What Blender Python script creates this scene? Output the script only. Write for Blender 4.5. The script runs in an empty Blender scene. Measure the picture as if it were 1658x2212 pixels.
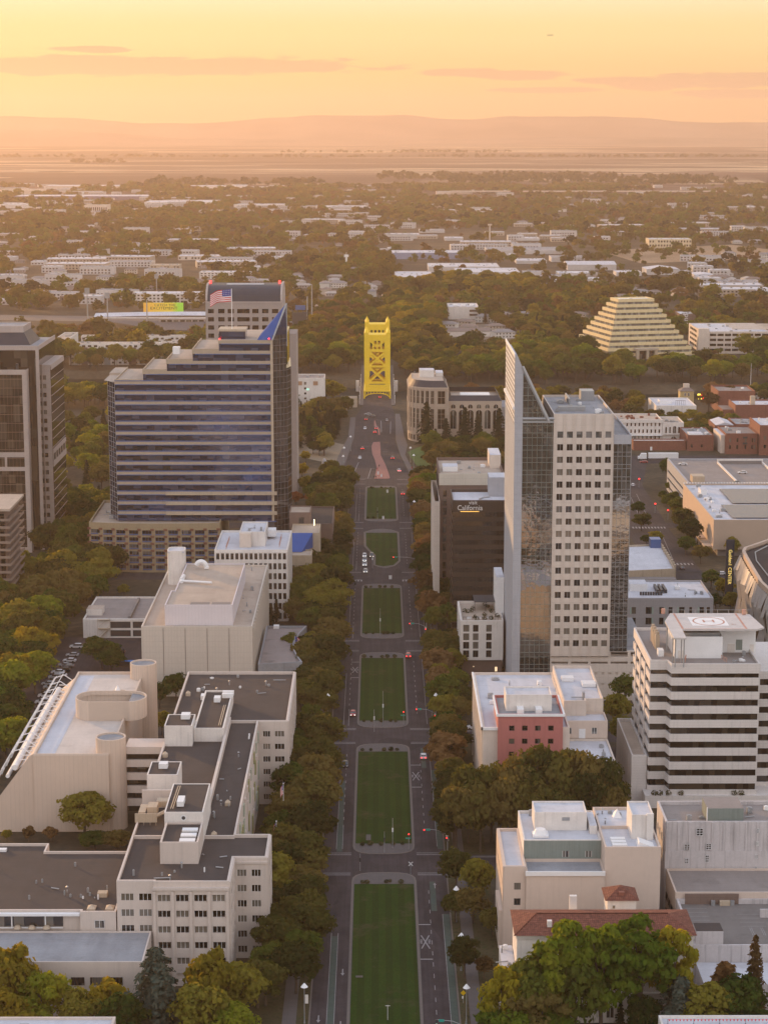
import bpy, bmesh, math, random
from mathutils import Vector, Matrix
import numpy as np
R = math.radians
scene = bpy.context.scene
col = scene.collection
rnd = random.Random(7)

# ------------------------------------------------------------------ camera
CAM_H = 190.0
PITCH, YAW = R(10.655), R(0.1538)
FOC, PCX, PCY = 4470.0, 829.0, 1106.0          # focal length and centre in photo units (1658 x 2212)
cam = bpy.data.cameras.new('camera'); camo = bpy.data.objects.new('camera', cam); col.objects.link(camo)
camo.location = (0, 0, CAM_H)
camo.rotation_euler = (R(90) - PITCH, 0, -YAW)
cam.sensor_fit = 'VERTICAL'; cam.sensor_height = 24.0
cam.lens = 24.0 * FOC / 2212.0
cam.clip_start = 1.0; cam.clip_end = 120000.0
scene.camera = camo

# ------------------------------------------------------------------ light
SUN_AZ, SUN_EL = R(-40), R(8.0)                 # left of the view axis (+Y), just above the horizon
sdir = Vector((math.sin(SUN_AZ) * math.cos(SUN_EL), math.cos(SUN_AZ) * math.cos(SUN_EL), math.sin(SUN_EL)))
sun = bpy.data.lights.new('sun', 'SUN'); suno = bpy.data.objects.new('sun', sun); col.objects.link(suno)
sun.energy = 5.0; sun.angle = R(0.6); sun.color = (1.0, 0.57, 0.25)
suno.rotation_euler = (-sdir).to_track_quat('-Z', 'Y').to_euler()
suno.location = (-300, 200, 600)

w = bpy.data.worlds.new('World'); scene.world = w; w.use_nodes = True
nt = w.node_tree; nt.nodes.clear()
def nd(t, **k):
    n = nt.nodes.new(t)
    for a, b in k.items(): setattr(n, a, b)
    return n
def lk(a, b): nt.links.new(a, b)
def mth(op, a, b=None, c=None, clamp=False):
    n = nd('ShaderNodeMath', operation=op, use_clamp=clamp)
    for i, v in enumerate((a, b, c)):
        if v is None: continue
        if isinstance(v, (int, float)): n.inputs[i].default_value = v
        else: lk(v, n.inputs[i])
    return n.outputs[0]
def ramp(f, stops, interp='EASE'):
    n = nd('ShaderNodeValToRGB'); n.color_ramp.interpolation = interp
    e = n.color_ramp.elements
    while len(e) < len(stops): e.new(0.5)
    for i, (p, c) in enumerate(stops):
        e[i].position = p; e[i].color = (*c, 1)
    lk(f, n.inputs[0]); return n.outputs[0]
def mix(f, a, b, mode='MIX'):
    n = nd('ShaderNodeMix', data_type='RGBA', blend_type=mode)
    if isinstance(f, (int, float)): n.inputs[0].default_value = f
    else: lk(f, n.inputs[0])
    for s, v in ((n.inputs[6], a), (n.inputs[7], b)):
        if isinstance(v, tuple): s.default_value = (*v, 1)
        else: lk(v, s)
    return n.outputs[2]
tc = nd('ShaderNodeTexCoord'); sx = nd('ShaderNodeSeparateXYZ'); lk(tc.outputs['Generated'], sx.inputs[0])
X, Y, Z = sx.outputs
el = mth('MULTIPLY', mth('ARCSINE', Z), 180 / math.pi)               # elevation, degrees
az = mth('MULTIPLY', mth('ARCTAN2', X, Y), 180 / math.pi)            # azimuth from the street axis, degrees
sky = nd('ShaderNodeTexSky', sky_type='NISHITA', sun_disc=False, sun_elevation=SUN_EL, sun_rotation=SUN_AZ,
         air_density=1.5, dust_density=1.5, ozone_density=2.0, altitude=100)
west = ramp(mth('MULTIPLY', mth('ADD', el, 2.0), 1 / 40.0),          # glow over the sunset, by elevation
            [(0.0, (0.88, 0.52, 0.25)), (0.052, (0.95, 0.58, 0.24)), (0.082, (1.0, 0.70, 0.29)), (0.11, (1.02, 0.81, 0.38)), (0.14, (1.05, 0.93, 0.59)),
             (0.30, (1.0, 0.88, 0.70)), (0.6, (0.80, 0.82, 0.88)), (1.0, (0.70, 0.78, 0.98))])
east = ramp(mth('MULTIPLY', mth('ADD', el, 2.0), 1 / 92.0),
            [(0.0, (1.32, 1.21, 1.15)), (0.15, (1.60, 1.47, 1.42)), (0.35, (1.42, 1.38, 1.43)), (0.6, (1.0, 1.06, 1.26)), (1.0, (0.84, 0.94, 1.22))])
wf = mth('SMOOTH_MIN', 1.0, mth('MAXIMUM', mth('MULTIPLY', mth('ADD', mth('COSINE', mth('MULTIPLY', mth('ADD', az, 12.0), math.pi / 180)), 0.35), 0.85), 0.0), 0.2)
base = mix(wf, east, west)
# brightening towards the sun
sv = nd('ShaderNodeVectorMath', operation='DOT_PRODUCT'); lk(tc.outputs['Generated'], sv.inputs[0]); sv.inputs[1].default_value = sdir
glow = mth('POWER', mth('MAXIMUM', sv.outputs['Value'], 0.0), 60.0)
base = mix(mth('MULTIPLY', glow, 0.30), base, (1.25, 1.02, 0.62))
# thin bands of cloud low over the horizon
cv = nd('ShaderNodeCombineXYZ'); lk(mth('MULTIPLY', az, 0.55), cv.inputs[0]); lk(mth('MULTIPLY', el, 4.2), cv.inputs[1])
ns = nd('ShaderNodeTexNoise'); ns.inputs['Scale'].default_value = 1.3; ns.inputs['Detail'].default_value = 7; ns.inputs['Roughness'].default_value = 0.62
lk(cv.outputs[0], ns.inputs['Vector'])
def bank(a0, ra, e0, re):
    da = mth('DIVIDE', mth('SUBTRACT', az, a0), ra); de = mth('DIVIDE', mth('SUBTRACT', el, e0), re)
    return mth('SUBTRACT', 1.0, mth('ADD', mth('MULTIPLY', da, da), mth('MULTIPLY', de, de)))
cl = None
for b in ((-6.6, 6.8, 1.51, .26), (-2.2, 1.7, 1.47, .17), (-7.6, 1.2, 1.93, .09), (2.2, 1.2, 1.34, .13), (3.8, 1.3, 1.26, .13), (4.6, 1.6, 0.87, .08), (6.3, 1.1, 1.13, .10),
          (7.1, .9, 1.02, .20), (9.6, 2.4, 1.12, .22), (9.7, 1.8, .75, .14), (-30, 6, 1.8, .3), (22, 6, 1.5, .3)):
    v = bank(*b); cl = v if cl is None else mth('MAXIMUM', cl, v)
cm = mth('MULTIPLY', mth('ADD', mth('ADD', mth('MULTIPLY', cl, 0.8), mth('MULTIPLY', mth('SUBTRACT', ns.outputs[0], 0.5), 2.6)), 0.10), 3.2, clamp=True)
cm = mth('MULTIPLY', cm, mth('GREATER_THAN', cl, -1.2))
cm = mth('MULTIPLY', cm, 0.85)
base = mix(cm, base, mix(wf, (0.95, 0.72, 0.66), (0.78, 0.46, 0.29)))
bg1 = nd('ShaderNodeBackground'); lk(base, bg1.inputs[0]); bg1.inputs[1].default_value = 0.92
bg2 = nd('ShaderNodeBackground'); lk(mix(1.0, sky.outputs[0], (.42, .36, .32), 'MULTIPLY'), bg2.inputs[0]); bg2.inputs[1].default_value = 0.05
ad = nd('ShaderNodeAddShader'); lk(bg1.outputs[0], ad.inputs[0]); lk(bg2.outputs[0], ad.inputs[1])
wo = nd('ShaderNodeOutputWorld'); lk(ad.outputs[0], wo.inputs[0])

scene.view_settings.view_transform = 'Standard'; scene.view_settings.look = 'None'
scene.view_settings.exposure = 0.0; scene.view_settings.gamma = 1.0
HAZE_D = 0.62e-4
cy = scene.cycles
cy.use_denoising = True
try: cy.denoiser = 'OPENIMAGEDENOISE'; cy.denoising_input_passes = 'RGB_ALBEDO_NORMAL'
except Exception: pass
cy.max_bounces = 6; cy.diffuse_bounces = 3; cy.glossy_bounces = 3; cy.transmission_bounces = 3; cy.volume_bounces = 1; cy.transparent_max_bounces = 6
cy.caustics_reflective = False; cy.caustics_refractive = False
cy.sample_clamp_indirect = 6.0

# ------------------------------------------------------------------ helpers
def at(px, py, z=0.0):
    """surveyed position: the point at height z seen at photo position (px, py)"""
    x = (px - PCX) / FOC; v = (PCY - py) / FOC
    f = math.cos(PITCH) + v * math.sin(PITCH); zz = -math.sin(PITCH) + v * math.cos(PITCH)
    t = (z - CAM_H) / zz
    return (x * math.cos(YAW) + f * math.sin(YAW)) * t, (-x * math.sin(YAW) + f * math.cos(YAW)) * t

class MB:
    def __init__(s): s.v = []; s.f = []; s.m = []
    def add(s, vs, fs, m=0):
        o = len(s.v); s.v += [tuple(p) for p in vs]; s.f += [tuple(i + o for i in f) for f in fs]; s.m += [m] * len(fs); return s
    def box(s, x0, x1, y0, y1, z0, z1, m=0):
        x0, x1 = min(x0, x1), max(x0, x1); y0, y1 = min(y0, y1), max(y0, y1); z0, z1 = min(z0, z1), max(z0, z1)
        return s.add([(x0, y0, z0), (x1, y0, z0), (x1, y1, z0), (x0, y1, z0), (x0, y0, z1), (x1, y0, z1), (x1, y1, z1), (x0, y1, z1)],
                     [(0, 3, 2, 1), (4, 5, 6, 7), (0, 1, 5, 4), (1, 2, 6, 5), (2, 3, 7, 6), (3, 0, 4, 7)], m)
    def prism(s, pts, z0, z1, m=0, mt=None, bottom=False):
        n = len(pts); a = sum(pts[i][0] * pts[(i + 1) % n][1] - pts[(i + 1) % n][0] * pts[i][1] for i in range(n))
        if a < 0: pts = pts[::-1]
        s.add([(x, y, z0) for x, y in pts] + [(x, y, z1) for x, y in pts], [(i, (i + 1) % n, n + (i + 1) % n, n + i) for i in range(n)], m)
        s.add([(x, y, z1) for x, y in pts], [tuple(range(n))], m if mt is None else mt)
        if bottom: s.add([(x, y, z0) for x, y in pts], [tuple(range(n))[::-1]], m)
        return s
    def cyl(s, x, y, z0, z1, r0, r1=None, n=12, m=0, cap=True):
        r1 = r0 if r1 is None else r1
        a = [(math.cos(2 * math.pi * i / n), math.sin(2 * math.pi * i / n)) for i in range(n)]
        s.add([(x + r0 * c, y + r0 * d, z0) for c, d in a] + [(x + r1 * c, y + r1 * d, z1) for c, d in a],
              [(i, (i + 1) % n, n + (i + 1) % n, n + i) for i in range(n)], m)
        if cap:
            if r1 > 0.01: s.add([(x + r1 * c, y + r1 * d, z1) for c, d in a], [tuple(range(n))], m)
            s.add([(x + r0 * c, y + r0 * d, z0) for c, d in a], [tuple(range(n))[::-1]], m)
        return s
    def tube(s, pts, r0, r1=None, n=6, m=0):
        r1 = r0 if r1 is None else r1
        rings = []
        for i, p in enumerate(pts):
            p = Vector(p); a = Vector(pts[max(i - 1, 0)]); b = Vector(pts[min(i + 1, len(pts) - 1)])
            d = (b - a).normalized(); u = d.orthogonal().normalized() if abs(d.z) > .95 else d.cross(Vector((0, 0, 1))).normalized()
            q = d.cross(u); r = r0 + (r1 - r0) * i / max(1, len(pts) - 1)
            rings.append([p + (u * math.cos(2 * math.pi * k / n) + q * math.sin(2 * math.pi * k / n)) * r for k in range(n)])
        vs = [v for rg in rings for v in rg]
        fs = [(i * n + k, i * n + (k + 1) % n, (i + 1) * n + (k + 1) % n, (i + 1) * n + k) for i in range(len(rings) - 1) for k in range(n)]
        fs += [tuple(range(n))[::-1], tuple((len(rings) - 1) * n + k for k in range(n))]
        return s.add(vs, fs, m)
    def tub(s, pts, z0, z1, par=0.8, t=0.4, m=0):
        """walls up to a parapet round a sunk roof"""
        n = len(pts); a = sum(pts[i][0] * pts[(i + 1) % n][1] - pts[(i + 1) % n][0] * pts[i][1] for i in range(n))
        if a < 0: pts = pts[::-1]
        inn = inset(pts, t); zt = z1 + par
        vs = [(x, y, z0) for x, y in pts] + [(x, y, zt) for x, y in pts] + [(x, y, zt) for x, y in inn] + [(x, y, z1 - .3) for x, y in inn]
        fs = []
        for i in range(n):
            j = (i + 1) % n
            fs += [(i, j, n + j, n + i), (n + i, n + j, 2 * n + j, 2 * n + i), (2 * n + i, 2 * n + j, 3 * n + j, 3 * n + i)]
        return s.add(vs, fs, m)
    def mesh(s, name, mats, org=(0, 0, 0), smooth=False):
        me = bpy.data.meshes.new(name)
        me.from_pydata([(x - org[0], y - org[1], z - org[2]) for x, y, z in s.v], [], s.f)
        for q in (mats if isinstance(mats, (list, tuple)) else [mats]): me.materials.append(q)
        me.polygons.foreach_set('material_index', s.m)
        if smooth: me.polygons.foreach_set('use_smooth', [True] * len(s.f))
        me.update(); return me
    def build(s, name, mats, parent=None, smooth=False, label=None, org=None):
        o0 = org if org is not None else (root_loc(parent) if parent else (0, 0, 0))
        o = bpy.data.objects.new(name, s.mesh(name, mats, o0, smooth)); col.objects.link(o)
        if parent: o.parent = parent
        elif org is not None: o.location = org
        if label: o['label'] = label
        return o

def inset(pts, t):
    n = len(pts); out = []
    for i in range(n):
        p0, p1, p2 = (Vector(pts[(i + k) % n]).to_2d() for k in (-1, 0, 1))
        d0 = (p1 - p0).normalized(); d1 = (p2 - p1).normalized()
        n0 = Vector((-d0.y, d0.x)); n1 = Vector((-d1.y, d1.x)); b = n0 + n1
        b = b / max(b.length_squared, 0.2) * 2
        out.append((p1.x + b.x * t, p1.y + b.y * t))
    return out
def rect(x0, x1, y0, y1): return [(x0, y0), (x1, y0), (x1, y1), (x0, y1)]
def root_loc(o):
    while o.parent: o = o.parent
    return tuple(o.location)
def tag(o, label, cat, group=None, kind=None):
    if label: o['label'] = label
    if cat: o['category'] = cat
    if group: o['group'] = group
    if kind: o['kind'] = kind
    return o
def thing(name, label, cat, loc=(0, 0, 0), group=None):
    o = bpy.data.objects.new(name, None); col.objects.link(o); o.location = loc; o.empty_display_size = .5
    return tag(o, label, cat, group)
def struct(name, mb, mats): 
    o = mb.build(name, mats); o['kind'] = 'structure'; return o
def copy_thing(root, loc, rz=0.0, label=None, group=None, sc=1.0, skip=()):
    r = root.copy(); col.objects.link(r); r.location = loc; r.rotation_euler = (0, 0, rz); r.scale = (sc, sc, sc)
    if label: r['label'] = label
    if group: r['group'] = group
    for ch in root.children:
        if ch.name.split('.')[0] in skip: continue
        c = ch.copy(); col.objects.link(c); c.parent = r
        for g in ch.children:
            d = g.copy(); col.objects.link(d); d.parent = c
    return r
def place(name, me, parent, loc, rz=0.0):
    o = bpy.data.objects.new(name, me); col.objects.link(o); o.parent = parent
    L = root_loc(parent); o.location = (loc[0] - L[0], loc[1] - L[1], loc[2] - L[2]); o.rotation_euler = (0, 0, rz); return o

# ------------------------------------------------------------------ materials
class NT:
    def __init__(s, name):
        s.m = bpy.data.materials.new(name); s.m.use_nodes = True; s.t = s.m.node_tree; s.t.nodes.clear()
        s.out = s.n('ShaderNodeOutputMaterial'); s.b = s.n('ShaderNodeBsdfPrincipled'); s.l(s.b.outputs[0], s.out.inputs[0])
        s.geo = s.n('ShaderNodeNewGeometry')
    def n(s, t, **k):
        q = s.t.nodes.new(t)
        for a, b in k.items(): setattr(q, a, b)
        return q
    def l(s, a, b): s.t.links.new(a, b)
    def vec(s, sc, src=None):
        q = s.n('ShaderNodeVectorMath', operation='MULTIPLY'); s.l(src or s.geo.outputs['Position'], q.inputs[0]); q.inputs[1].default_value = sc; return q.outputs[0]
    def noise(s, sc, detail=4, rough=.55, src=None, stretch=(1, 1, 1)):
        q = s.n('ShaderNodeTexNoise'); q.inputs['Scale'].default_value = sc; q.inputs['Detail'].default_value = detail; q.inputs['Roughness'].default_value = rough
        s.l(s.vec(stretch, src), q.inputs['Vector']); return q.outputs[0]
    def math(s, op, a, b=0.0, clamp=False):
        q = s.n('ShaderNodeMath', operation=op, use_clamp=clamp)
        for i, v in enumerate((a, b)):
            if isinstance(v, (int, float)): q.inputs[i].default_value = v
            else: s.l(v, q.inputs[i])
        return q.outputs[0]
    def ramp(s, f, stops, interp='LINEAR'):
        q = s.n('ShaderNodeValToRGB'); q.color_ramp.interpolation = interp; e = q.color_ramp.elements
        while len(e) < len(stops): e.new(.5)
        for i, (p, c) in enumerate(stops): e[i].position = p; e[i].color = (*c, 1)
        s.l(f, q.inputs[0]); return q.outputs[0]
    def mix(s, f, a, b, mode='MIX'):
        q = s.n('ShaderNodeMix', data_type='RGBA', blend_type=mode)
        if isinstance(f, (int, float)): q.inputs[0].default_value = f
        else: s.l(f, q.inputs[0])
        for i, v in ((6, a), (7, b)):
            if isinstance(v, tuple): q.inputs[i].default_value = (*v, 1)
            else: s.l(v, q.inputs[i])
        return q.outputs[2]
    def bump(s, h, st=.3, dist=.1):
        q = s.n('ShaderNodeBump'); q.inputs['Strength'].default_value = st; q.inputs['Distance'].default_value = dist; s.l(h, q.inputs['Height']); s.l(q.outputs[0], s.b.inputs['Normal'])
    def set(s, rough=.8, spec=.3, metal=0.0, ior=None):
        s.b.inputs['Roughness'].default_value = rough; s.b.inputs['Specular IOR Level'].default_value = spec; s.b.inputs['Metallic'].default_value = metal
        if ior: s.b.inputs['IOR'].default_value = ior
def sc3(c, k): return tuple(min(1, v * k) for v in c)
def solid(name, c, rough=.8, var=.10, scale=.25, spec=.25, metal=0.0, streak=0.0, spots=0.0, joint=None):
    """weathered paint, concrete, stone, metal: two scales of mottling, run-off streaks and (joint) panel lines"""
    t = NT(name); t.set(rough, spec, metal)
    a = t.noise(scale, 5); b = t.noise(scale * 9, 3)
    f = t.math('ADD', t.math('MULTIPLY', a, .65), t.math('MULTIPLY', b, .35))
    q = t.ramp(f, [(.3, sc3(c, 1 - var)), (.7, sc3(c, 1 + var))])
    if streak:
        sn = t.noise(1.3, 4, .6, stretch=(1, 1, .05))
        q = t.mix(t.math('MULTIPLY', t.math('SUBTRACT', sn, .52, True), streak * 6, True), q, sc3(c, .62))
    if spots:
        sp = t.noise(scale * 1.7, 6, .65)
        q = t.mix(t.math('MULTIPLY', t.math('SUBTRACT', sp, .55, True), spots * 5, True), q, sc3(c, .55))
    if joint:
        sp = t.n('ShaderNodeSeparateXYZ'); t.l(t.geo.outputs['Position'], sp.inputs[0]); js = None
        for ax, per in zip((0, 1, 2), joint):
            if not per: continue
            fr = t.math('FRACT', t.math('DIVIDE', sp.outputs[ax], per)); g = t.math('LESS_THAN', fr, .07 / per + .012)
            js = g if js is None else t.math('MAXIMUM', js, g)
        q = t.mix(t.math('MULTIPLY', js, .26), q, sc3(c, .45))
    t.l(q, t.b.inputs['Base Color']); return t.m
def glass(name, c, c2, cell=(2.2, 2.2, 4.0), rough=.06, ior=1.9, blind=.25, wob=.02, tint=(1, 1, 1)):
    """window glass over dim rooms; whole panels vary in colour (blinds) by cell"""
    t = NT(name); t.set(rough, .6, 0, ior); t.b.inputs['Specular Tint'].default_value = (*tint, 1)
    q = t.n('ShaderNodeVectorMath', operation='SNAP'); t.l(t.geo.outputs['Position'], q.inputs[0]); q.inputs[1].default_value = cell
    wn = t.n('ShaderNodeTexWhiteNoise', noise_dimensions='3D'); t.l(q.outputs[0], wn.inputs['Vector'])
    oi = t.n('ShaderNodeObjectInfo'); f = t.math('FRACT', t.math('ADD', wn.outputs[0], oi.outputs['Random']))
    cc = t.ramp(f, [(0, sc3(c, .6)), (1 - blind, c), (1 - blind + .02, c2), (1, sc3(c2, 1.4))])
    t.l(cc, t.b.inputs['Base Color'])
    t.bump(t.noise(.35, 2), wob * 4, .2); return t.m
def emis(name, c, s):
    t = NT(name); t.b.inputs['Base Color'].default_value = (*c, 1); t.b.inputs['Emission Color'].default_value = (*c, 1); t.b.inputs['Emission Strength'].default_value = s; return t.m
def roofmat(name, c, var=.16, spots=.5, rough=.85):
    t = NT(name); t.set(rough, .2)
    a = t.noise(.12, 6, .6); b = t.noise(1.6, 3); lo = t.noise(.5, 3, .5, stretch=(1, .12, 1))
    f = t.math('ADD', t.math('MULTIPLY', a, .5), t.math('ADD', t.math('MULTIPLY', b, .2), t.math('MULTIPLY', lo, .3)))
    q = t.ramp(f, [(.3, sc3(c, 1 - var)), (.7, sc3(c, 1 + var))])
    sp = t.noise(.17, 5, .62, src=t.vec((1, 1, 1)))
    q = t.mix(t.math('MULTIPLY', t.math('SUBTRACT', sp, .56, True), spots * 7, True), q, sc3(c, .66))
    sp2 = t.n('ShaderNodeSeparateXYZ'); t.l(t.geo.outputs['Position'], sp2.inputs[0])
    fr = t.math('FRACT', t.math('DIVIDE', sp2.outputs[1], 2.7)); q = t.mix(t.math('MULTIPLY', t.math('LESS_THAN', fr, .05), .22), q, sc3(c, .5))
    t.l(q, t.b.inputs['Base Color']); return t.m
def leafmat(name, cols, trans=.35, nscale=.09, rand=.5):
    """foliage: hue drifts from branch to branch and tree to tree; light passes through the leaves"""
    t = NT(name); oi = t.n('ShaderNodeObjectInfo')
    a = t.noise(nscale, 3, .6); b = t.noise(.9, 3, .6)
    f = t.math('ADD', t.math('ADD', t.math('MULTIPLY', a, .55), t.math('MULTIPLY', b, .35)), t.math('MULTIPLY', t.math('SUBTRACT', oi.outputs['Random'], .4), rand))
    n = len(cols); q = t.ramp(f, [(.22 + .56 * i / (n - 1), c) for i, c in enumerate(cols)])
    d = t.n('ShaderNodeBsdfDiffuse'); tr = t.n('ShaderNodeBsdfTranslucent'); mx = t.n('ShaderNodeMixShader'); mx.inputs[0].default_value = trans
    warm = t.mix(1.0, q, (1.6, 1.35, .55), 'MULTIPLY')
    t.l(q, d.inputs[0]); t.l(warm, tr.inputs[0]); t.l(d.outputs[0], mx.inputs[1]); t.l(tr.outputs[0], mx.inputs[2]); t.l(mx.outputs[0], t.out.inputs[0])
    t.t.nodes.remove(t.b); return t.m

WHITE = solid('white_painted_wall', (.66, .62, .58), streak=.35)
CREAM = solid('cream_render', (.60, .52, .45), streak=.22)
BEIGE = solid('beige_render', (.56, .46, .39), var=.06, scale=.08, streak=.15)
TAN = solid('tan_stone', (.44, .36, .27), var=.12, scale=.6, joint=(1.6, 1.6, 0))
PANEL = solid('pale_precast_panel', (.56, .52, .45), var=.07, scale=.12, streak=.3, joint=(0, 0, 4.4))
STONE = solid('pale_granite', (.58, .51, .45), var=.07, joint=(1.5, 1.5, 1.98))
GRANITE = solid('grey_pink_granite', (.40, .34, .31), var=.08, joint=(2, 2, 4.0))
CONC = solid('grey_concrete', (.36, .37, .40), var=.08, scale=.4, streak=.25, joint=(0, 0, 2.0))
DKCONC = solid('dark_concrete', (.20, .18, .17), var=.15)
WHMET = solid('white_metal', (.72, .72, .72), rough=.45, var=.06, spec=.4)
GRMET = solid('grey_metal', (.30, .31, .32), rough=.4, var=.12, spec=.5, metal=.3)
DKMET = solid('dark_metal', (.04, .04, .045), rough=.45, var=.2, spec=.4)
BLUEM = solid('blue_painted_metal', (.05, .105, .26), rough=.35, var=.1, spec=.5)
BLUEG = solid('blue_glazed_roof', (.045, .10, .30), rough=.8, var=.1, spec=.05, joint=(2.0, 0, 0))
SLATE = solid('dark_slate_metal_roof', (.042, .042, .052), rough=.5, var=.12, joint=(.9, 0, 0))
RED = solid('red_painted_render', (.40, .145, .13), var=.08, scale=.15, streak=.25)
GREENW = solid('grey_green_cladding', (.20, .235, .215), var=.1, streak=.45, joint=(1.3, 0, 0))
BRICK = solid('red_brick', (.20, .082, .06), var=.22, scale=1.2, streak=.3)
BROWNP = solid('brown_precast', (.17, .12, .10), var=.12, scale=.4, joint=(3, 3, 4))
YEL = solid('mustard_yellow_paint', (.80, .56, .03), var=.08, scale=.3, rough=.55, streak=.12)
GOLDW = solid('gold_stone_cladding', (.68, .56, .33), var=.08, scale=.3, joint=(3, 3, 0))
MALLW = solid('ribbed_tan_panel', (.52, .40, .31), var=.05, joint=(1.1, 1.1, 0))
ARENA = solid('faceted_grey_panel', (.40, .37, .35), var=.12, scale=.3, rough=.45, joint=(2, 2, 2))
RWHITE = roofmat('white_membrane_roof', (.50, .51, .55))
RGREY = roofmat('grey_gravel_roof', (.25, .22, .205))
RDARK = roofmat('dark_felt_roof', (.062, .052, .049), var=.2, spots=.45)
RTAN = roofmat('tan_gravel_roof', (.40, .33, .27))
RBLUE = roofmat('blue_grey_membrane_roof', (.26, .268, .285), var=.26, spots=.6)
RBEIGE = roofmat('beige_membrane_roof', (.52, .47, .43))
def tile():
    t = NT('red_clay_tiles'); t.set(.8, .2)
    sp = t.n('ShaderNodeSeparateXYZ'); t.l(t.geo.outputs['Position'], sp.inputs[0])
    fx = t.math('FRACT', t.math('DIVIDE', sp.outputs[0], .42)); fy = t.math('FRACT', t.math('DIVIDE', sp.outputs[1], .75))
    n = t.noise(1.5, 5); q = t.ramp(n, [(.3, (.10, .04, .028)), (.55, (.20, .07, .045)), (.75, (.28, .12, .08))])
    q = t.mix(t.math('MULTIPLY', t.math('MAXIMUM', t.math('LESS_THAN', fx, .26), t.math('LESS_THAN', fy, .2)), .55), q, (.05, .025, .02))
    t.l(q, t.b.inputs['Base Color']); return t.m
TILE = tile()
HROOF = solid('brown_shingle_roof', (.20, .16, .14), var=.15, scale=.5)
G_DARK = glass('dark_window_glass', (.012, .012, .013), (.10, .09, .075), blind=.22)
G_BRONZE = glass('bronze_window_glass', (.016, .012, .009), (.036, .028, .02), cell=(1.6, 1.6, 3.9), ior=1.6, blind=.4)
G_BLUE = glass('blue_grey_window_glass', (.014, .021, .042), (.04, .048, .075), cell=(3.2, 3.2, 4.35), ior=2.3, blind=.35, tint=(.36, .52, 1.0))
G_TOWER = glass('tower_mirror_glass', (.016, .018, .018), (.05, .05, .05), cell=(1.5, 1.5, 4.1), ior=2.9, blind=.3, wob=.06)
G_BROWN = glass('brown_tinted_glass', (.012, .009, .008), (.022, .016, .014), cell=(1.3, 1.3, 3.5), ior=1.6, blind=.3)
G_OFF = glass('office_window_glass', (.018, .016, .015), (.13, .115, .095), cell=(50, 50, 50), ior=1.75, blind=.42)
G_PALE = glass('grey_screened_glass', (.11, .12, .12), (.15, .15, .15), cell=(2, 2, 2), ior=1.5, blind=.4)
def asphalt():
    t = NT('asphalt'); t.set(.9, .2); c = (.044, .036, .038)
    f = t.math('ADD', t.math('MULTIPLY', t.noise(.16, 5, .65), .5), t.math('ADD', t.math('MULTIPLY', t.noise(2.0, 3), .15), t.math('MULTIPLY', t.noise(1.1, 4, .6, stretch=(1, .03, 1)), .35)))
    q = t.ramp(f, [(.32, sc3(c, .62)), (.5, c), (.66, sc3(c, 1.5))]); v = t.n('ShaderNodeTexVoronoi'); v.inputs['Scale'].default_value = 1; t.l(t.vec((.11, .045, 0)), v.inputs['Vector']); s = t.n('ShaderNodeSeparateColor'); t.l(v.outputs['Color'], s.inputs[0])
    q = t.mix(t.math('MULTIPLY', t.math('GREATER_THAN', s.outputs[0], .86), .45), q, sc3(c, .5)); t.l(q, t.b.inputs['Base Color']); return t.m
ASPH = asphalt()
SOLAR = solid('solar_panel_glass', (.045, .05, .085), rough=.25, var=.15, spec=.6, joint=(1.1, 1.9, 0))
PAINTW = solid('road_paint_white', (.26, .25, .25), var=.25, scale=1.5)
GREENL = solid('green_bike_lane_paint', (.05, .072, .060), var=.2, scale=.8)
KERB = solid('kerb_concrete', (.13, .112, .10), var=.12, scale=1)
PAVE = solid('pavement_concrete', (.10, .088, .085), var=.12, scale=.5, joint=(2.2, 2.2, 0))
LITW = emis('lit_lamp_glass', (1, .82, .5), 6.0)
REDL = emis('red_lamp', (1.0, .03, .03), 5.0)
GRNL = emis('green_lamp', (.6, 1.0, .75), 3.0)
SIGNG = solid('street_sign_green', (.02, .30, .24), rough=.4, var=.05)

# facades ----------------------------------------------------------------------------------------------------------
def face(kind, x, y):
    """a wall plane: u along it, v up, d outwards.  F faces the camera, R faces +X, L faces -X"""
    if kind == 'F': return lambda u, v, d: (x + u, y - d, v)
    if kind == 'R': return lambda u, v, d: (x + d, y + u, v)
    return lambda u, v, d: (x - d, y + u, v)
def fbox(mb, fr, u0, u1, v0, v1, d0, d1, m=0):
    a = fr(u0, v0, d0); b = fr(u1, v1, d1); return mb.box(a[0], b[0], a[1], b[1], a[2], b[2], m)
def holes(mb, fr, u0, u1, v0, v1, cols, rows, d0, d1, m=0):
    """solid wall d0..d1 with openings cols x rows"""
    v = v0
    for r0, r1 in sorted(rows):
        if r0 > v + .01: fbox(mb, fr, u0, u1, v, r0, d0, d1, m)
        u = u0
        for c0, c1 in sorted(cols):
            if c0 > u + .01: fbox(mb, fr, u, c0, r0, r1, d0, d1, m)
            u = c1
        if u1 > u + .01: fbox(mb, fr, u, u1, r0, r1, d0, d1, m)
        v = r1
    if v1 > v + .01: fbox(mb, fr, u0, u1, v, v1, d0, d1, m)
_wm = {}
def window_mesh(w, h, nv, nh, gm, fm, ft=.09):
    k = (round(w, 2), round(h, 2), nv, nh, gm.name, fm.name)
    if k not in _wm:
        b = MB(); b.box(0, w, -.06, -.005, 0, h, 0)
        for i in range(nv + 1):
            if nv == 0: break
            c = ft / 2 + (w - ft) * i / nv; b.box(c - ft / 2, c + ft / 2, -.12, -.061, 0, h, 1)
        for i in range(nh + 1):
            if nh == 0: break
            c = ft / 2 + (h - ft) * i / nh; b.box(0, w, -.118, -.0612, c - ft / 2, c + ft / 2, 1)
        _wm[k] = b.mesh('window', [gm, fm])
    return _wm[k]
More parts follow.
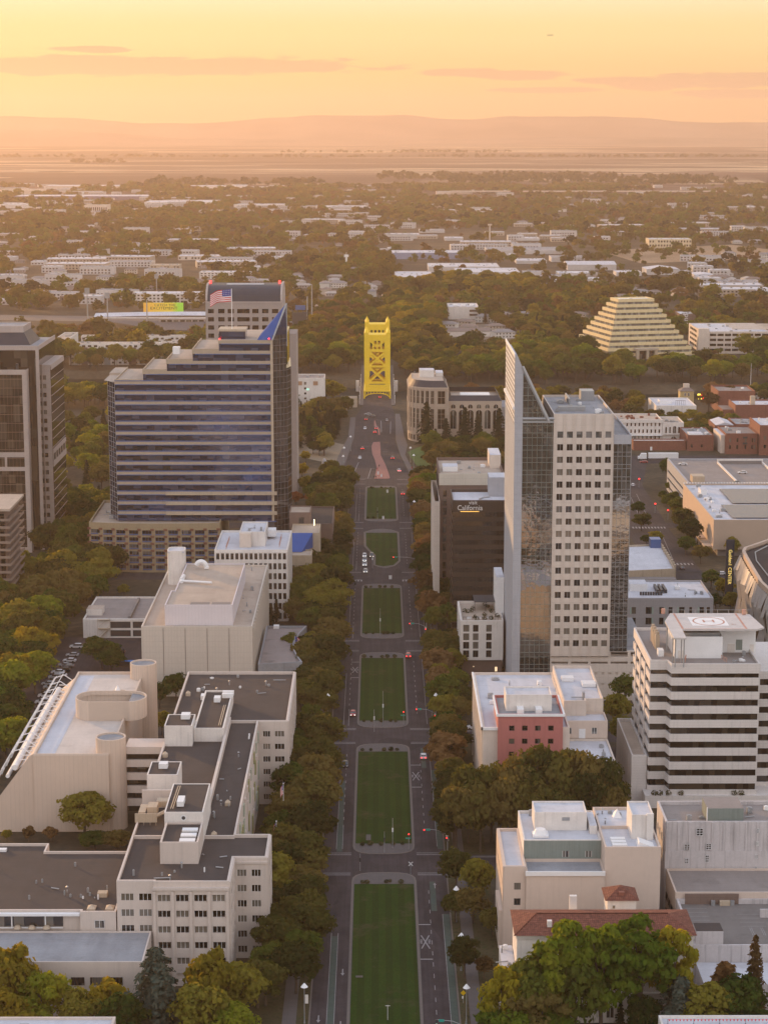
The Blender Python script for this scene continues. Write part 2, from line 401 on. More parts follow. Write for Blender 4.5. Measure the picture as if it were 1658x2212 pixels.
def windows(root, kind, x, y, cols, rows, gm, fm, nv=2, nh=1, name='window', d=0.0, limit=100):
    n = 0; rest = MB()
    for r0, r1 in rows:
        for c0, c1 in cols:
            w_, h_ = c1 - c0, r1 - r0
            if n < limit:
                me = window_mesh(w_, h_, nv, nh, gm, fm)
                if kind == 'F': place(name, me, root, (x + c0, y - d, r0))
                elif kind == 'R': place(name, me, root, (x + d, y + c0, r0), R(90))
                else: place(name, me, root, (x - d, y + c1, r0), R(-90))
            else: fbox(rest, face(kind, x, y), c0, c1, r0, r1, d + .005, d + .08)
            n += 1
    if rest.v:
        o = rest.build(name, gm, root); o['kind'] = 'stuff'
def spread(u0, u1, n, w):
    s = (u1 - u0) / n
    return [(u0 + s * (i + .5) - w / 2, u0 + s * (i + .5) + w / 2) for i in range(n)]
def levels(z0, dz, n, h): return [(z0 + dz * i, z0 + dz * i + h) for i in range(n)]
def block(root, pts, z0, z1, wm, rm, par=.8, t=.4, wname='wall', rname='roof'):
    b = MB(); b.tub(pts, z0, z1, par, t); wo_ = b.build(wname, wm, root)
    r = MB(); n = len(pts); a = sum(pts[i][0] * pts[(i + 1) % n][1] - pts[(i + 1) % n][0] * pts[i][1] for i in range(n))
    q = inset(pts if a > 0 else pts[::-1], t * .5); r.add([(x, y, z1) for x, y in q], [tuple(range(n))]); return r.build(rname, rm, root if wname == 'wall' else wo_)
def solidbox(root, name, mat, x0, x1, y0, y1, z0, z1, top=None):
    b = MB(); b.box(x0, x1, y0, y1, z0, z1)
    if top: b.m[1] = 1
    return b.build(name, [mat, top] if top else mat, root)
def roof_clutter(root, x0, x1, y0, y1, z, n, seed, mat=None, smin=.8, smax=2.4):
    g = random.Random(seed)
    for i in range(n):
        sx_, sy_, sz_ = g.uniform(smin, smax), g.uniform(smin, smax), g.uniform(.5, 1.5)
        x, y = g.uniform(x0, x1 - sx_), g.uniform(y0, y1 - sy_); b = MB(); k = g.random()
        if k < .55:
            b.box(x, x + sx_, y, y + sy_, z + .15, z + sz_); b.box(x + .2, x + sx_ - .2, y + .2, y + sy_ - .2, z, z + .15)
            b.cyl(x + sx_ / 2, y + sy_ / 2, z + sz_, z + sz_ + .15, min(sx_, sy_) * .35, n=10)
            b.build('roof_unit', mat or g.choice([WHMET, GRMET, GRMET]), root)
        elif k < .8:
            b.cyl(x, y, z, z + g.uniform(.5, 1.3), .18, n=8); b.cyl(x, y, z + 1.3, z + 1.55, .34, .12, n=8); b.build('roof_vent', GRMET, root)
        else:
            b.tube([(x, y, z + .3), (x + g.uniform(-4, 4), y + g.uniform(-1, 1), z + .3)], .14); b.build('roof_duct', GRMET, root)
def text(s, parent, loc, size, mat, rot=(R(90), 0, 0), ext=.06, align='CENTER', name='lettering', sxy=1.0, shear=0.0):
    c = bpy.data.curves.new(name, 'FONT'); c.body = s; c.size = size; c.extrude = ext; c.align_x = align; c.align_y = 'CENTER'; c.shear = shear; c.resolution_u = 3
    o = bpy.data.objects.new(name, c); col.objects.link(o); c.materials.append(mat)
    if parent: o.parent = parent; L = root_loc(parent); o.location = tuple(a - b for a, b in zip(loc, L))
    else: o.location = loc
    o.rotation_euler = rot; o.scale = (sxy, 1, 1)
    bpy.context.view_layer.update(); dg = bpy.context.evaluated_depsgraph_get(); me = bpy.data.meshes.new_from_object(o.evaluated_get(dg)); me.name = name
    q = bpy.data.objects.new(name, me); col.objects.link(q); q.parent = o.parent; q.location = o.location; q.rotation_euler = rot; q.scale = o.scale; bpy.data.objects.remove(o); q.name = name; return q
# ================================================================== SETTING: ground, river, hills, roads
def groundmat():
    t = NT('ground_soil_and_fields'); t.set(.95, .1)
    sp = t.n('ShaderNodeSeparateXYZ'); t.l(t.geo.outputs['Position'], sp.inputs[0])
    a = t.noise(.02, 6, .6); b = t.noise(.3, 4)
    near = t.ramp(t.math('ADD', t.math('MULTIPLY', a, .6), t.math('MULTIPLY', b, .4)), [(.35, (.035, .032, .022)), (.5, (.06, .05, .035)), (.64, (.11, .085, .055)), (.75, (.04, .045, .02))])
    f1 = t.noise(1.0, 5, .55, stretch=(.00045, .0016, 1)); f2 = t.noise(1.0, 4, .6, stretch=(.0016, .012, 1))
    cell = t.n('ShaderNodeTexVoronoi', feature='F1'); cell.inputs['Scale'].default_value = 1.0; t.l(t.vec((.00075, .0016, 0)), cell.inputs['Vector'])
    sc = t.n('ShaderNodeSeparateColor'); t.l(cell.outputs['Color'], sc.inputs[0])
    ff = t.math('ADD', t.math('MULTIPLY', f1, .35), t.math('ADD', t.math('MULTIPLY', f2, .35), t.math('MULTIPLY', sc.outputs[0], .3)))
    far = t.ramp(ff, [(.3, (.03, .02, .022)), (.44, (.06, .038, .036)), (.54, (.13, .085, .07)), (.60, (.55, .42, .26)), (.635, (.09, .06, .055)), (.8, (.05, .042, .03))])
    m = t.math('MULTIPLY', t.math('SUBTRACT', sp.outputs[1], 5200), 1 / 800, True)
    t.l(t.mix(m, near, far), t.b.inputs['Base Color']); return t.m
GROUND = groundmat()
b = MB(); SH = lambda x: -92 if x >= 60 else (-40 if x > -60 else 0)
ys = [(-700, 0), (1436, 0), (1446, -6.4), (1592, -6.4), (1606, 0), (2600, 0), (6000, 0), (12000, 0), (24500, 0)]
xs = [-14000, -6000, -2000, -600, -200, -59, 60, 200, 600, 2000, 6000, 14000]
vs = [(x, y + (SH(x) if 1590 < y < 1607 else 0), z) for y, z in ys for x in xs]; n = len(xs)
b.add(vs, [(j * n + i, j * n + i + 1, (j + 1) * n + i + 1, (j + 1) * n + i) for j in range(len(ys) - 1) for i in range(n - 1)])
struct('ground', b, GROUND)
t = NT('river_water'); t.b.inputs['Base Color'].default_value = (.010, .013, .009, 1); t.set(.5, .06, 0, 1.33); t.bump(t.noise(.5, 4, stretch=(1, .5, 1)), .25, .3)
RIVER = t.m
b = MB(); b.add([(-2500, 1437.5, -5.2), (2500, 1437.5, -5.2), (2500, 1606, -5.2), (-2500, 1606, -5.2)], [(0, 1, 2, 3)]); struct('river', b, RIVER)
for k, (px, py, wx, wy) in enumerate([(1470, 433, 60, 60), (1560, 337, 200, 120), (120, 371, 160, 110), (365, 371, 60, 50), (60, 341, 260, 200), (935, 344, 220, 120)]):
    x, y = at(px, py); b = MB(); b.add([(x + wx * math.cos(a) * .5 , y + wy * math.sin(a), .1) for a in [i * math.pi / 8 for i in range(16)]], [tuple(range(16))]); struct('pond', b, RIVER)
# hills along the horizon
t = NT('dry_hills'); t.set(.95, .1); t.l(t.ramp(t.noise(.0012, 6), [(.35, (.14, .11, .09)), (.65, (.28, .2, .15))]), t.b.inputs['Base Color']); HILL = t.m
def hills(y, prof, x0, x1, seed, depth=1800):
    g = random.Random(seed); N = 260; b = MB(); ph = [(g.uniform(0, 6.28), g.uniform(.6, 1.4)) for _ in range(9)]; vs = []
    for i in range(N + 1):
        u = i / N; x = x0 + (x1 - x0) * u
        px = PCX + FOC * (x / y)
        h = np.interp(px, [p[0] for p in prof], [p[1] for p in prof])
        h *= .8 + .07 * sum(math.sin(x * .0011 * (k + 1) * a + p) / (k + 1) for k, (p, a) in enumerate(ph))
        vs += [(x, y - depth, -1), (x, y - depth * .5, h * .45 * (1 + .25 * math.sin(x * .004 + seed))), (x, y, h), (x, y + depth, -1)]
    b.add(vs, [(4 * i + k, 4 * i + 4 + k, 4 * i + 5 + k, 4 * i + 1 + k) for i in range(N) for k in range(3)])
    o = struct('hills', b, HILL); o.data.polygons.foreach_set('use_smooth', [True] * len(o.data.polygons))
hills(21500, [(-1500, 330), (-300, 330), (60, 335), (330, 262), (480, 250), (600, 290), (850, 300), (1040, 292), (1240, 325), (1350, 318), (1500, 285), (1640, 262), (1900, 290), (3000, 320)], -9000, 9000, 3)
hills(18500, [(-1500, 200), (0, 175), (250, 120), (420, 60), (900, 50), (1200, 90), (1658, 60), (3000, 120)], -8500, 8500, 5, 1200)

# roads ------------------------------------------------------------------------------------------------------------
def sheet(name, pts, z, mat):
    b = MB(); a = sum(pts[i][0] * pts[(i + 1) % len(pts)][1] - pts[(i + 1) % len(pts)][0] * pts[i][1] for i in range(len(pts)))
    b.add([(x, y, z) for x, y in (pts if a > 0 else pts[::-1])], [tuple(range(len(pts)))]); return struct(name, b, mat)
XL, XR = -14.8, 17.3
CROSS = [395.5, 513.5, 628, 742.5, 862, 975, 1098]
sheet('mall_road', [(XL, 350), (XR, 350), (XR, 1106), (XL, 1106)], .05, ASPH)
for y in CROSS[:-1]: sheet('cross_street', rect(-150, 190, y - 6.6, y + 6.6), .03, ASPH)
sheet('cross_street', rect(-60, 120, 1091, 1112), .03, ASPH)
sheet('bridge_approach_road', [(-14.8, 1106.1), (17.3, 1106.1), (16.8, 1125), (12.4, 1187), (10.2, 1247), (10.6, 1362), (9.2, 1403), (-10.6, 1403), (-15, 1348), (-14.6, 1259), (-19.6, 1140), (-19.6, 1118)], .05, ASPH)
sheet('far_bank_road', [(-9, 1612), (8, 1612), (9, 1760), (-8, 1760)], .05, ASPH)
sheet('market_street', [(118, 870), (139, 870), (138, 968), (139, 1004), (140.4, 1086), (152, 1158), (230, 1158), (230, 1186), (70, 1186), (70, 1120), (116, 1060)], .045, ASPH)
sheet('parking_lot', rect(-124, -82, 640, 756), .04, ASPH)
sheet('parking_lot', rect(66, 76, 525, 616), .04, ASPH)
sheet('freeway', [(-700, 2060), (-230, 2010), (-150, 1960), (-100, 1985), (-220, 2060), (-700, 2130)], .05, KERB)
sheet('grass_field', [(30, 1980), (150, 1990), (160, 1760), (60, 1745)], .03, solid('dry_grass', (.16, .125, .09), var=.2, scale=.05, spots=.3))
sheet('dry_lot', [(330, 3150), (560, 3300), (640, 3000), (360, 2860)], .03, solid('tan_dry_grass', (.26, .18, .11), var=.2, scale=.02))
sheet('dry_lot', [(-70, 1215), (-21, 1150), (-18, 1225), (-45, 1265), (-80, 1260)], .03, solid('trampled_dry_lawn', (.21, .17, .12), var=.15, scale=.1))
sheet('verge_lawn', [(140.5, 1000), (148, 985), (151, 1060), (146, 1092), (141.5, 1082)], .035, LAWN) if False else None
sheet('lawn', [(21.5, 1150), (33, 1150), (30, 1235), (17, 1200)], .03, solid('green_lawn_patch', (.05, .10, .02), var=.2, scale=.2))
t = NT('lawn_grass'); t.set(.95, .1)
g1 = t.noise(.06, 5, .6); g2 = t.noise(1.4, 4, .7)
q = t.ramp(t.math('ADD', t.math('MULTIPLY', g1, .55), t.math('MULTIPLY', g2, .45)), [(.3, (.012, .031, .004)), (.52, (.020, .046, .005)), (.7, (.036, .054, .009))])
mow = t.n('ShaderNodeSeparateXYZ'); t.l(t.geo.outputs['Position'], mow.inputs[0]); q = t.mix(t.math('MULTIPLY', t.math('GREATER_THAN', t.math('FRACT', t.math('DIVIDE', mow.outputs[0], 3.2)), .5), .4), q, (.012, .024, .004)); wear = t.noise(.09, 6, .72); q = t.mix(t.math('MULTIPLY', t.math('SUBTRACT', wear, .54, True), 6, True), q, (.055, .048, .022))
t.l(q, t.b.inputs['Base Color']); t.bump(g2, .5, .2); LAWN = t.m
t = NT('verge_grass'); t.set(.95, .1); q = t.ramp(t.noise(.5, 5, .7), [(.35, (.03, .032, .014)), (.5, (.07, .055, .03)), (.65, (.035, .045, .016))]); t.l(q, t.b.inputs['Base Color']); VERGE = t.m
BRICKP = solid('red_brick_paving', (.27, .125, .105), var=.12, scale=.8, joint=(1.2, 1.2, 0))
SHRUB = leafmat('shrub_leaves', [(.03, .035, .015), (.06, .065, .03), (.10, .09, .045)], .2)

def oval_ends(x0, x1, y0, y1, c, n=10):
    """a strip along Y whose ends bow out by c"""
    xm, hw = (x0 + x1) / 2, (x1 - x0) / 2
    far = [(xm + hw * math.copysign(abs(math.cos(a)) ** .6, math.cos(a)), y1 - c + c * math.sin(a) ** .75) for a in [math.pi * i / n for i in range(n + 1)]]
    near = [(xm + hw * math.copysign(abs(math.cos(a)) ** .6, math.cos(a)), y0 + c - c * abs(math.sin(a)) ** .75) for a in [math.pi + math.pi * i / n for i in range(n + 1)]]
    return far + near
def median(y0, y1, pts=None, lawn=None):
    ring = pts or oval_ends(-6.9, 9.6, y0, y1, 6.5)
    b = MB(); b.prism(ring, 0, .17); struct('median_kerb', b, KERB)
    q = inset(ring if sum(ring[i][0] * ring[(i + 1) % len(ring)][1] - ring[(i + 1) % len(ring)][0] * ring[i][1] for i in range(len(ring))) > 0 else ring[::-1], .55)
    sheet('median_pavement', q, .176, PAVE)
    sheet('lawn', lawn or rect(-6.2, 8.9, y0 + (8 if y0 > 400 else 3), y1 - 8.5), .20, LAWN)
median(355, 507); median(520.5, 619.5); median(636.5, 732.5); median(752.8, 846.5)
median(877.5, 966, pts=[(9.6, 958), (6, 964), (1.5, 966), (-3, 964), (-6.9, 958), (-6.6, 925), (-4, 912), (-2.2, 904), (-2.2, 884), (0, 880), (3, 877.5), (7, 882), (9.6, 892)],
       lawn=[(8.7, 956), (-5.9, 956), (-5.6, 926), (-3.2, 913), (-1.3, 905), (-1.3, 884), (2, 881), (6.5, 884), (8.7, 893)])
median(984.5, 1084.5, lawn=rect(-5.9, 8.7, 991, 1079))
g = random.Random(5)
bush = MB()
def leaf_blob(mb, cx, cy_, cz, rx, rz, n, size, g, m=0):
    for _ in range(n):
        while True:
            p = Vector((g.uniform(-1, 1), g.uniform(-1, 1), g.uniform(-1, 1)))
            if .25 < p.length < 1: break
        p = p.normalized() * p.length ** .4
        nrm = (p.normalized() + Vector((g.gauss(0, .5), g.gauss(0, .5), g.gauss(0, .5) + .25))).normalized()
        u = nrm.orthogonal().normalized(); v = nrm.cross(u); a = g.uniform(0, 6.28); u, v = u * math.cos(a) + v * math.sin(a), v * math.cos(a) - u * math.sin(a)
        s = size * g.uniform(.55, 1.2); c = Vector((cx + p.x * rx, cy_ + p.y * rx, cz + p.z * rz))
        mb.add([c - u * s - v * s * .6, c + u * s - v * s * .6, c + u * s * .8 + v * s * .7, c - u * s * .7 + v * s * .7], [(0, 1, 2, 3)], m)
leaf_blob(bush, 0, 0, .45, .7, .5, 90, .17, g)
bme = bush.mesh('low_shrub', SHRUB)
first = True; k = 0
for (y0, y1) in ((404, 507), (520.5, 619.5), (636.5, 732.5), (752.8, 846.5), (984.5, 1084.5)):
    for yy in (([y0 + 7] if y0 > 410 else []) + [y1 - 7.5]):
        for x in (-4.6, -2.6, 1.2, 3.2, 5.9):
            o = bpy.data.objects.new('low_shrub', bme); col.objects.link(o); o.location = (x + g.uniform(-.8, .8), yy + g.uniform(-.5, .5), .18); o.rotation_euler.z = g.uniform(0, 6); o.scale = [g.uniform(.7, 1.25)] * 3
            tag(o, 'small dark shrub in the paved tip of a median lawn', 'shrub', 'shrubs at the tips of the median lawns')
b = MB(); b.prism([at(552.7 + x / 3, 777.2 + y / 3) for x, y in ((868, 768), (855, 772), (765, 772), (775, 735), (782, 700), (770, 650), (752, 610), (748, 560), (760, 535), (803, 533), (806, 570), (808, 620), (838, 680), (860, 740))], 0, .18)
struct('brick_median', b, BRICKP)
b = MB(); b.prism([at(552.7 + x / 3, 777.2 + y / 3) for x, y in ((772, 395), (780, 425), (803, 450), (803, 487), (792, 487), (788, 455), (765, 430), (766, 395))], 0, .18)
struct('brick_median', b, BRICKP)
for s, pts in (('l', [(-20, 1128), (-26, 1128), (-23.5, 1180), (-18.5, 1262), (-18.5, 1345), (-15, 1345), (-14.9, 1259)]), ('r', [(17.6, 1118), (20.5, 1118), (15.5, 1190), (17.5, 1225), (16, 1262), (14, 1362), (11, 1362), (10.5, 1247), (12.8, 1187)])):
    b = MB(); b.prism(pts, 0, .15); struct('pavement', b, PAVE)
for i in range(len(CROSS)):
    y0 = CROSS[i - 1] + 7.2 if i else 340; y1 = CROSS[i] - 7.2
    for a, bb, m, nm, z in ((XL - .35, XL, KERB, 'kerb', .14), (XL - 3.0, XL - .36, VERGE, 'verge', .12), (XL - 6, XL - 3.01, PAVE, 'pavement', .13), (XL - 13, XL - 6.01, VERGE, 'verge', .11),
                           (XR, XR + .35, KERB, 'kerb', .14), (XR + .36, XR + 2.4, VERGE, 'verge', .12), (XR + 2.41, XR + 5.2, PAVE, 'pavement', .13), (XR + 5.21, XR + 11, VERGE, 'verge', .11)):
        b = MB(); b.box(a, bb, y0, y1, -.05, z); struct(nm, b, m)
# painted markings
pm = MB(); gm_ = MB()
def stripe(x0, x1, y0, y1, z=.062): pm.add([(x0, y0, z), (x1, y0, z), (x1, y1, z), (x0, y1, z)], [(0, 1, 2, 3)])
for i in range(1, len(CROSS)):
    y0, y1 = CROSS[i - 1] + 9, CROSS[i] - 9
    y = y0 + 16
    while y < y1 - 12:
        stripe(12.45, 12.6, y, y + 2.4); stripe(-9.75, -9.6, y + 3, y + 5.4) if i > 1 else None; y += 6.5
    stripe(15.5, 15.62, y0 + 4, y1 - 26 if i == 1 else y1 - 8); stripe(-11.3, -11.18, y0 + 2, y0 + 62 if i == 1 else y1 - 30); stripe(-9.7, -9.58, y0 + 2, y0 + 62 if i == 1 else y0 + 20)
    if i <= 2:
        gm_.add([(15.64, y0 + 2, .058), (17.2, y0 + 2, .058), (17.2, y1 - 26, .058), (15.64, y1 - 26, .058)], [(0, 1, 2, 3)])
        gm_.add([(-11.16, y0, .058), (-9.72, y0, .058), (-9.72, y0 + 60, .058), (-11.16, y0 + 60, .058)], [(0, 1, 2, 3)])
        gm_.add([(12.9, y1 - 24, .058), (14.3, y1 - 24, .058), (14.3, y1 - 4, .058), (12.9, y1 - 4, .058)], [(0, 1, 2, 3)])
    for yy in (CROSS[i] - 8.2, CROSS[i] + 8.0, CROSS[i] - 6.9, CROSS[i] + 6.7):
        stripe(XL + .5, -7.2, yy - .16, yy + .16); stripe(10, XR - .5, yy - .16, yy + .16)
    if i in (1, 2): stripe(-40, 45, CROSS[i] + 5.4, CROSS[i] + 5.75, .045); stripe(-40, 45, CROSS[i] + 4.7, CROSS[i] + 4.9, .045)
for x in [-14 + 1.3 * j for j in range(6)] + [10 + 1.3 * j for j in range(6)]:
    stripe(x, x + .6, 851.5, 854.5)
for (xc, y0) in ((11.0, 457), (11.0, 583), (-8.3, 704)):       # railway crossing cross with its two bars
    for s in (1, -1):
        a = [(xc - 1.1, y0 + (0 if s > 0 else 8)), (xc - .8, y0 + (0 if s > 0 else 8)), (xc + 1.1, y0 + (8 if s > 0 else 0)), (xc + .8, y0 + (8 if s > 0 else 0))]
        a = a if s > 0 else a[::-1]; pm.add([(x, y, .063 + .001 * s) for x, y in a], [(0, 1, 2, 3)])
    stripe(xc - 1.45, xc + 1.5, y0 - 6.5, y0 - 6); stripe(xc - 1.45, xc + 1.5, y0 + 14.5, y0 + 15)
    for dx in (-.95, .95):
        x = xc + dx; stripe(x - .25, x - .13, y0 + 2.8, y0 + 5.4, .066); stripe(x - .13, x + .2, y0 + 5.1, y0 + 5.4, .066); stripe(x - .13, x + .2, y0 + 4, y0 + 4.25, .066); stripe(x + .08, x + .2, y0 + 4.25, y0 + 5.1, .066)
        pm.add([(x - .05, y0 + 4, .066), (x + .12, y0 + 2.8, .066), (x + .25, y0 + 2.8, .066), (x + .08, y0 + 4, .066)], [(0, 1, 2, 3)])
for (x, y, s) in ((-8.2, 444, -1), (-8.2, 416, -1), (14.2, 497, 1), (-13, 419, -1)):      # lane arrows
    pm.add([(x - .12, y - 1.2, .0635), (x + .12, y - 1.2, .0635), (x + .12, y + 1.2, .0635), (x - .12, y + 1.2, .0635)], [(0, 1, 2, 3)])
    tri = [(x - .45, y + s * 1.21, .0635), (x + .45, y + s * 1.21, .0635), (x, y + s * 2.6, .0635)]; pm.add(tri if s > 0 else tri[::-1], [(0, 1, 2)])
for a, c in ((at(1365 , 1010), None),):
    for x in [121 + 1.5 * j for j in range(11)]: pm.add([(x, 967, .056), (x + .75, 967, .056), (x + .75, 971, .056), (x, 971, .056)], [(0, 1, 2, 3)])
    for x in [124 + 1.6 * j for j in range(9)]: pm.add([(x, 884, .056), (x + .75, 884, .056), (x + .75, 888, .056), (x, 888, .056)], [(0, 1, 2, 3)])
    for x, y0_, y1_ in ((127, 980, 1050), (131, 980, 1060), (130, 895, 960)): pm.add([(x, y0_, .056), (x + .2, y0_, .056), (x + 3.2, y1_, .056), (x + 3, y1_, .056)], [(0, 1, 2, 3)])
for zx0, zy0, zx1, zy1 in ((725, 770, 745, 705), (740, 705, 770, 706), (810, 395, 812, 470), (780, 390, 830, 391), (690, 560, 745, 560), (820, 595, 855, 597), (640, 768, 750, 768), (640, 720, 665, 665), (870, 480, 872, 400)):
    p0 = at(552.7 + zx0 / 3, 777.2 + zy0 / 3); p1 = at(552.7 + zx1 / 3, 777.2 + zy1 / 3); d = (Vector(p1) - Vector(p0)); nn = Vector((-d.y, d.x)).normalized() * .16
    pm.add([(p0[0] - nn.x, p0[1] - nn.y, .064), (p1[0] - nn.x, p1[1] - nn.y, .064), (p1[0] + nn.x, p1[1] + nn.y, .064), (p0[0] + nn.x, p0[1] + nn.y, .064)], [(0, 1, 2, 3)])
struct('road_markings', pm, PAINTW); struct('bike_lane', gm_, GREENL)
bb = MB(); 
for y in (440, 403.5): bb.box(-5.2, -3.6, y, y + 1.0, .2, .26)
bb.box(-1.6 - 1.8, -.3 - 1.8, 531, 535.5, .2, .24); struct('utility_cover', bb, PAVE)
# ================================================================== BUILDINGS, right of the mall
def curtain(root, kind, x, y, u0, u1, v0, v1, nu, nv, gm, mm, d=0.0, t=.10, gname='curtain_glass', mname='mullions', body=1.0):
    fr = face(kind, x, y); b = MB(); fbox(b, fr, u0, u1, v0, v1, d - body, d); go_ = b.build(gname, gm, root)
    m = MB()
    for i in range(nu + 1):
        c = u0 + (u1 - u0) * i / nu; fbox(m, fr, c - t / 2, c + t / 2, v0, v1, d + .002, d + .14)
    if isinstance(nv, int): nv = [v0 + (v1 - v0) * j / nv for j in range(nv + 1)]
    for c in nv: fbox(m, fr, u0, u1, c - t / 2, c + t / 2, d + .001, d + .125)
    m.build(mname, mm, go_)

# --- slanted-fin tower
r = thing('office_tower', 'tall pale stone office tower with a slanting concrete fin and mirror glass strips', 'tower', (57, 668, 0))
b = MB(); prof = [(44.3, 0), (46.9, 0), (46.9, 111.4), (44.9, 116.1), (44.3, 116.1)]
b.add([(x, 668, z) for x, z in prof] + [(x, 700, z) for x, z in prof], [(0, 1, 2, 3, 4), (9, 8, 7, 6, 5)] + [(i, 5 + i, 5 + (i + 1) % 5, (i + 1) % 5) for i in range(5)])
b.build('fin', CONC, r)
b = MB(); b.box(44.24, 44.295, 668.6, 716.6, 93, 115.2); b.build('fin_shade_panel', DKCONC, r)  # dark panel imitates the shaded gaps seen through the lattice
b = MB()                                                              # lattice bars over the dark panel on the fin's left side
for k in range(14): y = 668.6 + k * 3.66; b.box(44.16, 44.235, y - .2, y + .2, 60, 115.4)
for k in range(13): z = 115.2 - k * 1.75; b.box(44.17, 44.234, 668.5, 716.6, z - .3, z + .3)
b.box(44.0, 44.29, 668.2, 717, 115.41, 116.5); b.box(43.6, 44.28, 668, 717, 98.2, 99.0); b.build('fin_lattice', WHMET, r)
b = MB(); b.box(44.32, 46.8, 700.01, 717, 0, 113); b.build('fin_return', CONC, r)
b = MB(); pg = [(46.95, 0), (57, 0), (57, 94.6), (55.0, 94.6), (46.95, 110.3)]
b.add([(x, 668.5, z) for x, z in pg] + [(x, 715.5, z) for x, z in pg], [(0, 1, 2, 3, 4), (9, 8, 7, 6, 5)] + [(i, 5 + i, 5 + (i + 1) % 5, (i + 1) % 5) for i in range(5)])
b.build('curtain_glass', G_TOWER, r)
b = MB()
for i in range(7):
    x = 46.95 + i * 1.6; zt = 94.6 if x > 55 else 94.6 + (55.0 - x) / 8.05 * 15.7; b.box(x - .05, x + .05, 668.36, 668.498, 9, zt)
z = 11.0; j = 0
while z < 109:
    x1 = 57 if z < 94.6 else 55.0 - (z - 94.6) / 15.7 * 8.05; b.box(46.95, x1, 668.37, 668.497, z - .055, z + .055); z += (1.55, 2.55)[j % 2]; j += 1
b.build('mullions', solid('green_grey_mullion', (.20, .225, .20), rough=.4), r)
b = MB(); b.tube([(46.6, 668.3, 112.2), (55.4, 668.3, 94.2)], .62, n=8); b.tube([(46.8, 668.3, 95.2), (57.4, 668.3, 95.2)], .45, n=8); b.box(46.9, 57, 667.6, 668.2, 93.9, 94.5); b.build('slope_beam', GRMET, r)
b = MB()
colsR1 = [(1.25 + 3.13 * i, 3.30 + 3.13 * i) for i in range(6)]; rowsR1 = [(18.8 + 4.12 * i, 20.9 + 4.12 * i) for i in range(17)] + [(88.9, 91.0)]
b.box(57.02, 76.7, 668.4, 716, 15.4, 96.0)
fr = face('F', 57, 668.4); holes(b, fr, 0.02, 19.7, 15.4, 96.8, colsR1, rowsR1, 0, .4)
for i in range(7):
    for o in (-.42, .30): fbox(b, fr, .72 + 3.13 * i + o - .35 + .1, .72 + 3.13 * i + o - .35 + .24, 15.4, 96.6, .402, .56)
b.box(57.02, 57.42, 668.41, 716, 96, 96.8); b.box(76.3, 76.7, 668.41, 716, 96, 96.8); b.box(57.43, 76.29, 715.6, 716, 96, 96.8)
b.build('wall', STONE, r)
windows(r, 'F', 57, 668.4, colsR1, rowsR1[:-1][::-1], G_OFF, GRMET, 2, 0)
windows(r, 'F', 57, 668.4, colsR1, rowsR1[-1:], G_PALE, GRMET, 1, 0, name='louvre')
o = MB(); o.add([(57.42, 668.41, 96.01), (76.3, 668.41, 96.01), (76.3, 715.6, 96.01), (57.42, 715.6, 96.01)], [(0, 1, 2, 3)]); o.build('roof', RBLUE, r)
solidbox(r, 'penthouse', GRMET, 59.5, 68.5, 680, 682, 96, 97.6); solidbox(r, 'penthouse', GRMET, 69.5, 74, 706, 713, 96, 99.4); solidbox(r, 'penthouse', GRMET, 64.5, 65.0, 697, 712, 96, 98)
roof_clutter(r, 58, 75, 670, 712, 96.02, 14, 3)
b = MB(); b.tub(rect(76.72, 82.5, 668.2, 716), 86.8, 89.0, .9, .3); b.build('strip_cap', CONC, r)
o = MB(); o.add([(76.9, 668.4, 89.0), (82.3, 668.4, 89.0), (82.3, 715.8, 89.0), (76.9, 715.8, 89.0)], [(0, 1, 2, 3)]); o.build('roof', RBLUE, r)
curtain(r, 'F', 76.72, 668.5, 0.0, 5.75, 17, 86.8, 4, [17 + 1.37 * i for i in range(51) if i % 3 != 2], G_TOWER, GRMET)
curtain(r, 'R', 81.48, 668.51, 0.01, 47, 17, 86.8, 14, 17, G_TOWER, GRMET, d=.98, body=4)
b = MB()                                                               # garage podium
b.box(57, 90, 669, 716, 0, 11.8); fr = face('F', 57, 669)
holes(b, fr, 0, 33, 11.8, 17, spread(0, 33, 5, 5.6), [(12.6, 13.4), (15.0, 16.6)], -1.0, .3)
holes(b, fr, 0, 33, 0, 11.8, [(15 + 2.3 * i, 15.9 + 2.3 * i) for i in range(8)], [(5, 5.9), (8.8, 9.7)], .001, .3)
b.box(57.5, 89.5, 671, 715, 11.8, 15.3); b.build('podium', STONE, r)
b = MB(); b.add([(76.8, 670, 17.01), (90, 670, 17.01), (90, 716, 17.01), (76.8, 716, 17.01)], [(0, 1, 2, 3)]); b.build('podium_roof', RBLUE, r)

# --- brown glass block
r = thing('office_block', 'dark brown glass office block with white lettering at the top of its front', 'office building', (38, 762, 0))
b = MB(); b.tub(rect(27.7, 48.9, 762, 786), 0, 50.0, 1.1, .35); b.build('wall', solid('dark_bronze_cladding', (.06, .043, .034), rough=.45, spec=.4), r)
o = MB(); o.add([(27.9, 762.2, 50.0), (48.7, 762.2, 50.0), (48.7, 785.8, 50.0), (27.9, 785.8, 50.0)], [(0, 1, 2, 3)]); o.build('roof', RWHITE, r)
fr = face('F', 27.7, 762)
for k in range(13):
    b = MB(); z = 2.2 + 3.55 * k; fbox(b, fr, .1, 21.1, z, z + 1.75, .004, .05); b.build('window_band', G_BROWN, r)
b = MB()
for i in range(41): fbox(b, fr, .1 + i * .525 - .05, .1 + i * .525 + .05, 0, 50.2, .051, .17)
b.build('mullions', solid('bronze_mullion', (.05, .038, .028), rough=.4, spec=.5), r)
fr = face('L', 27.7, 762)
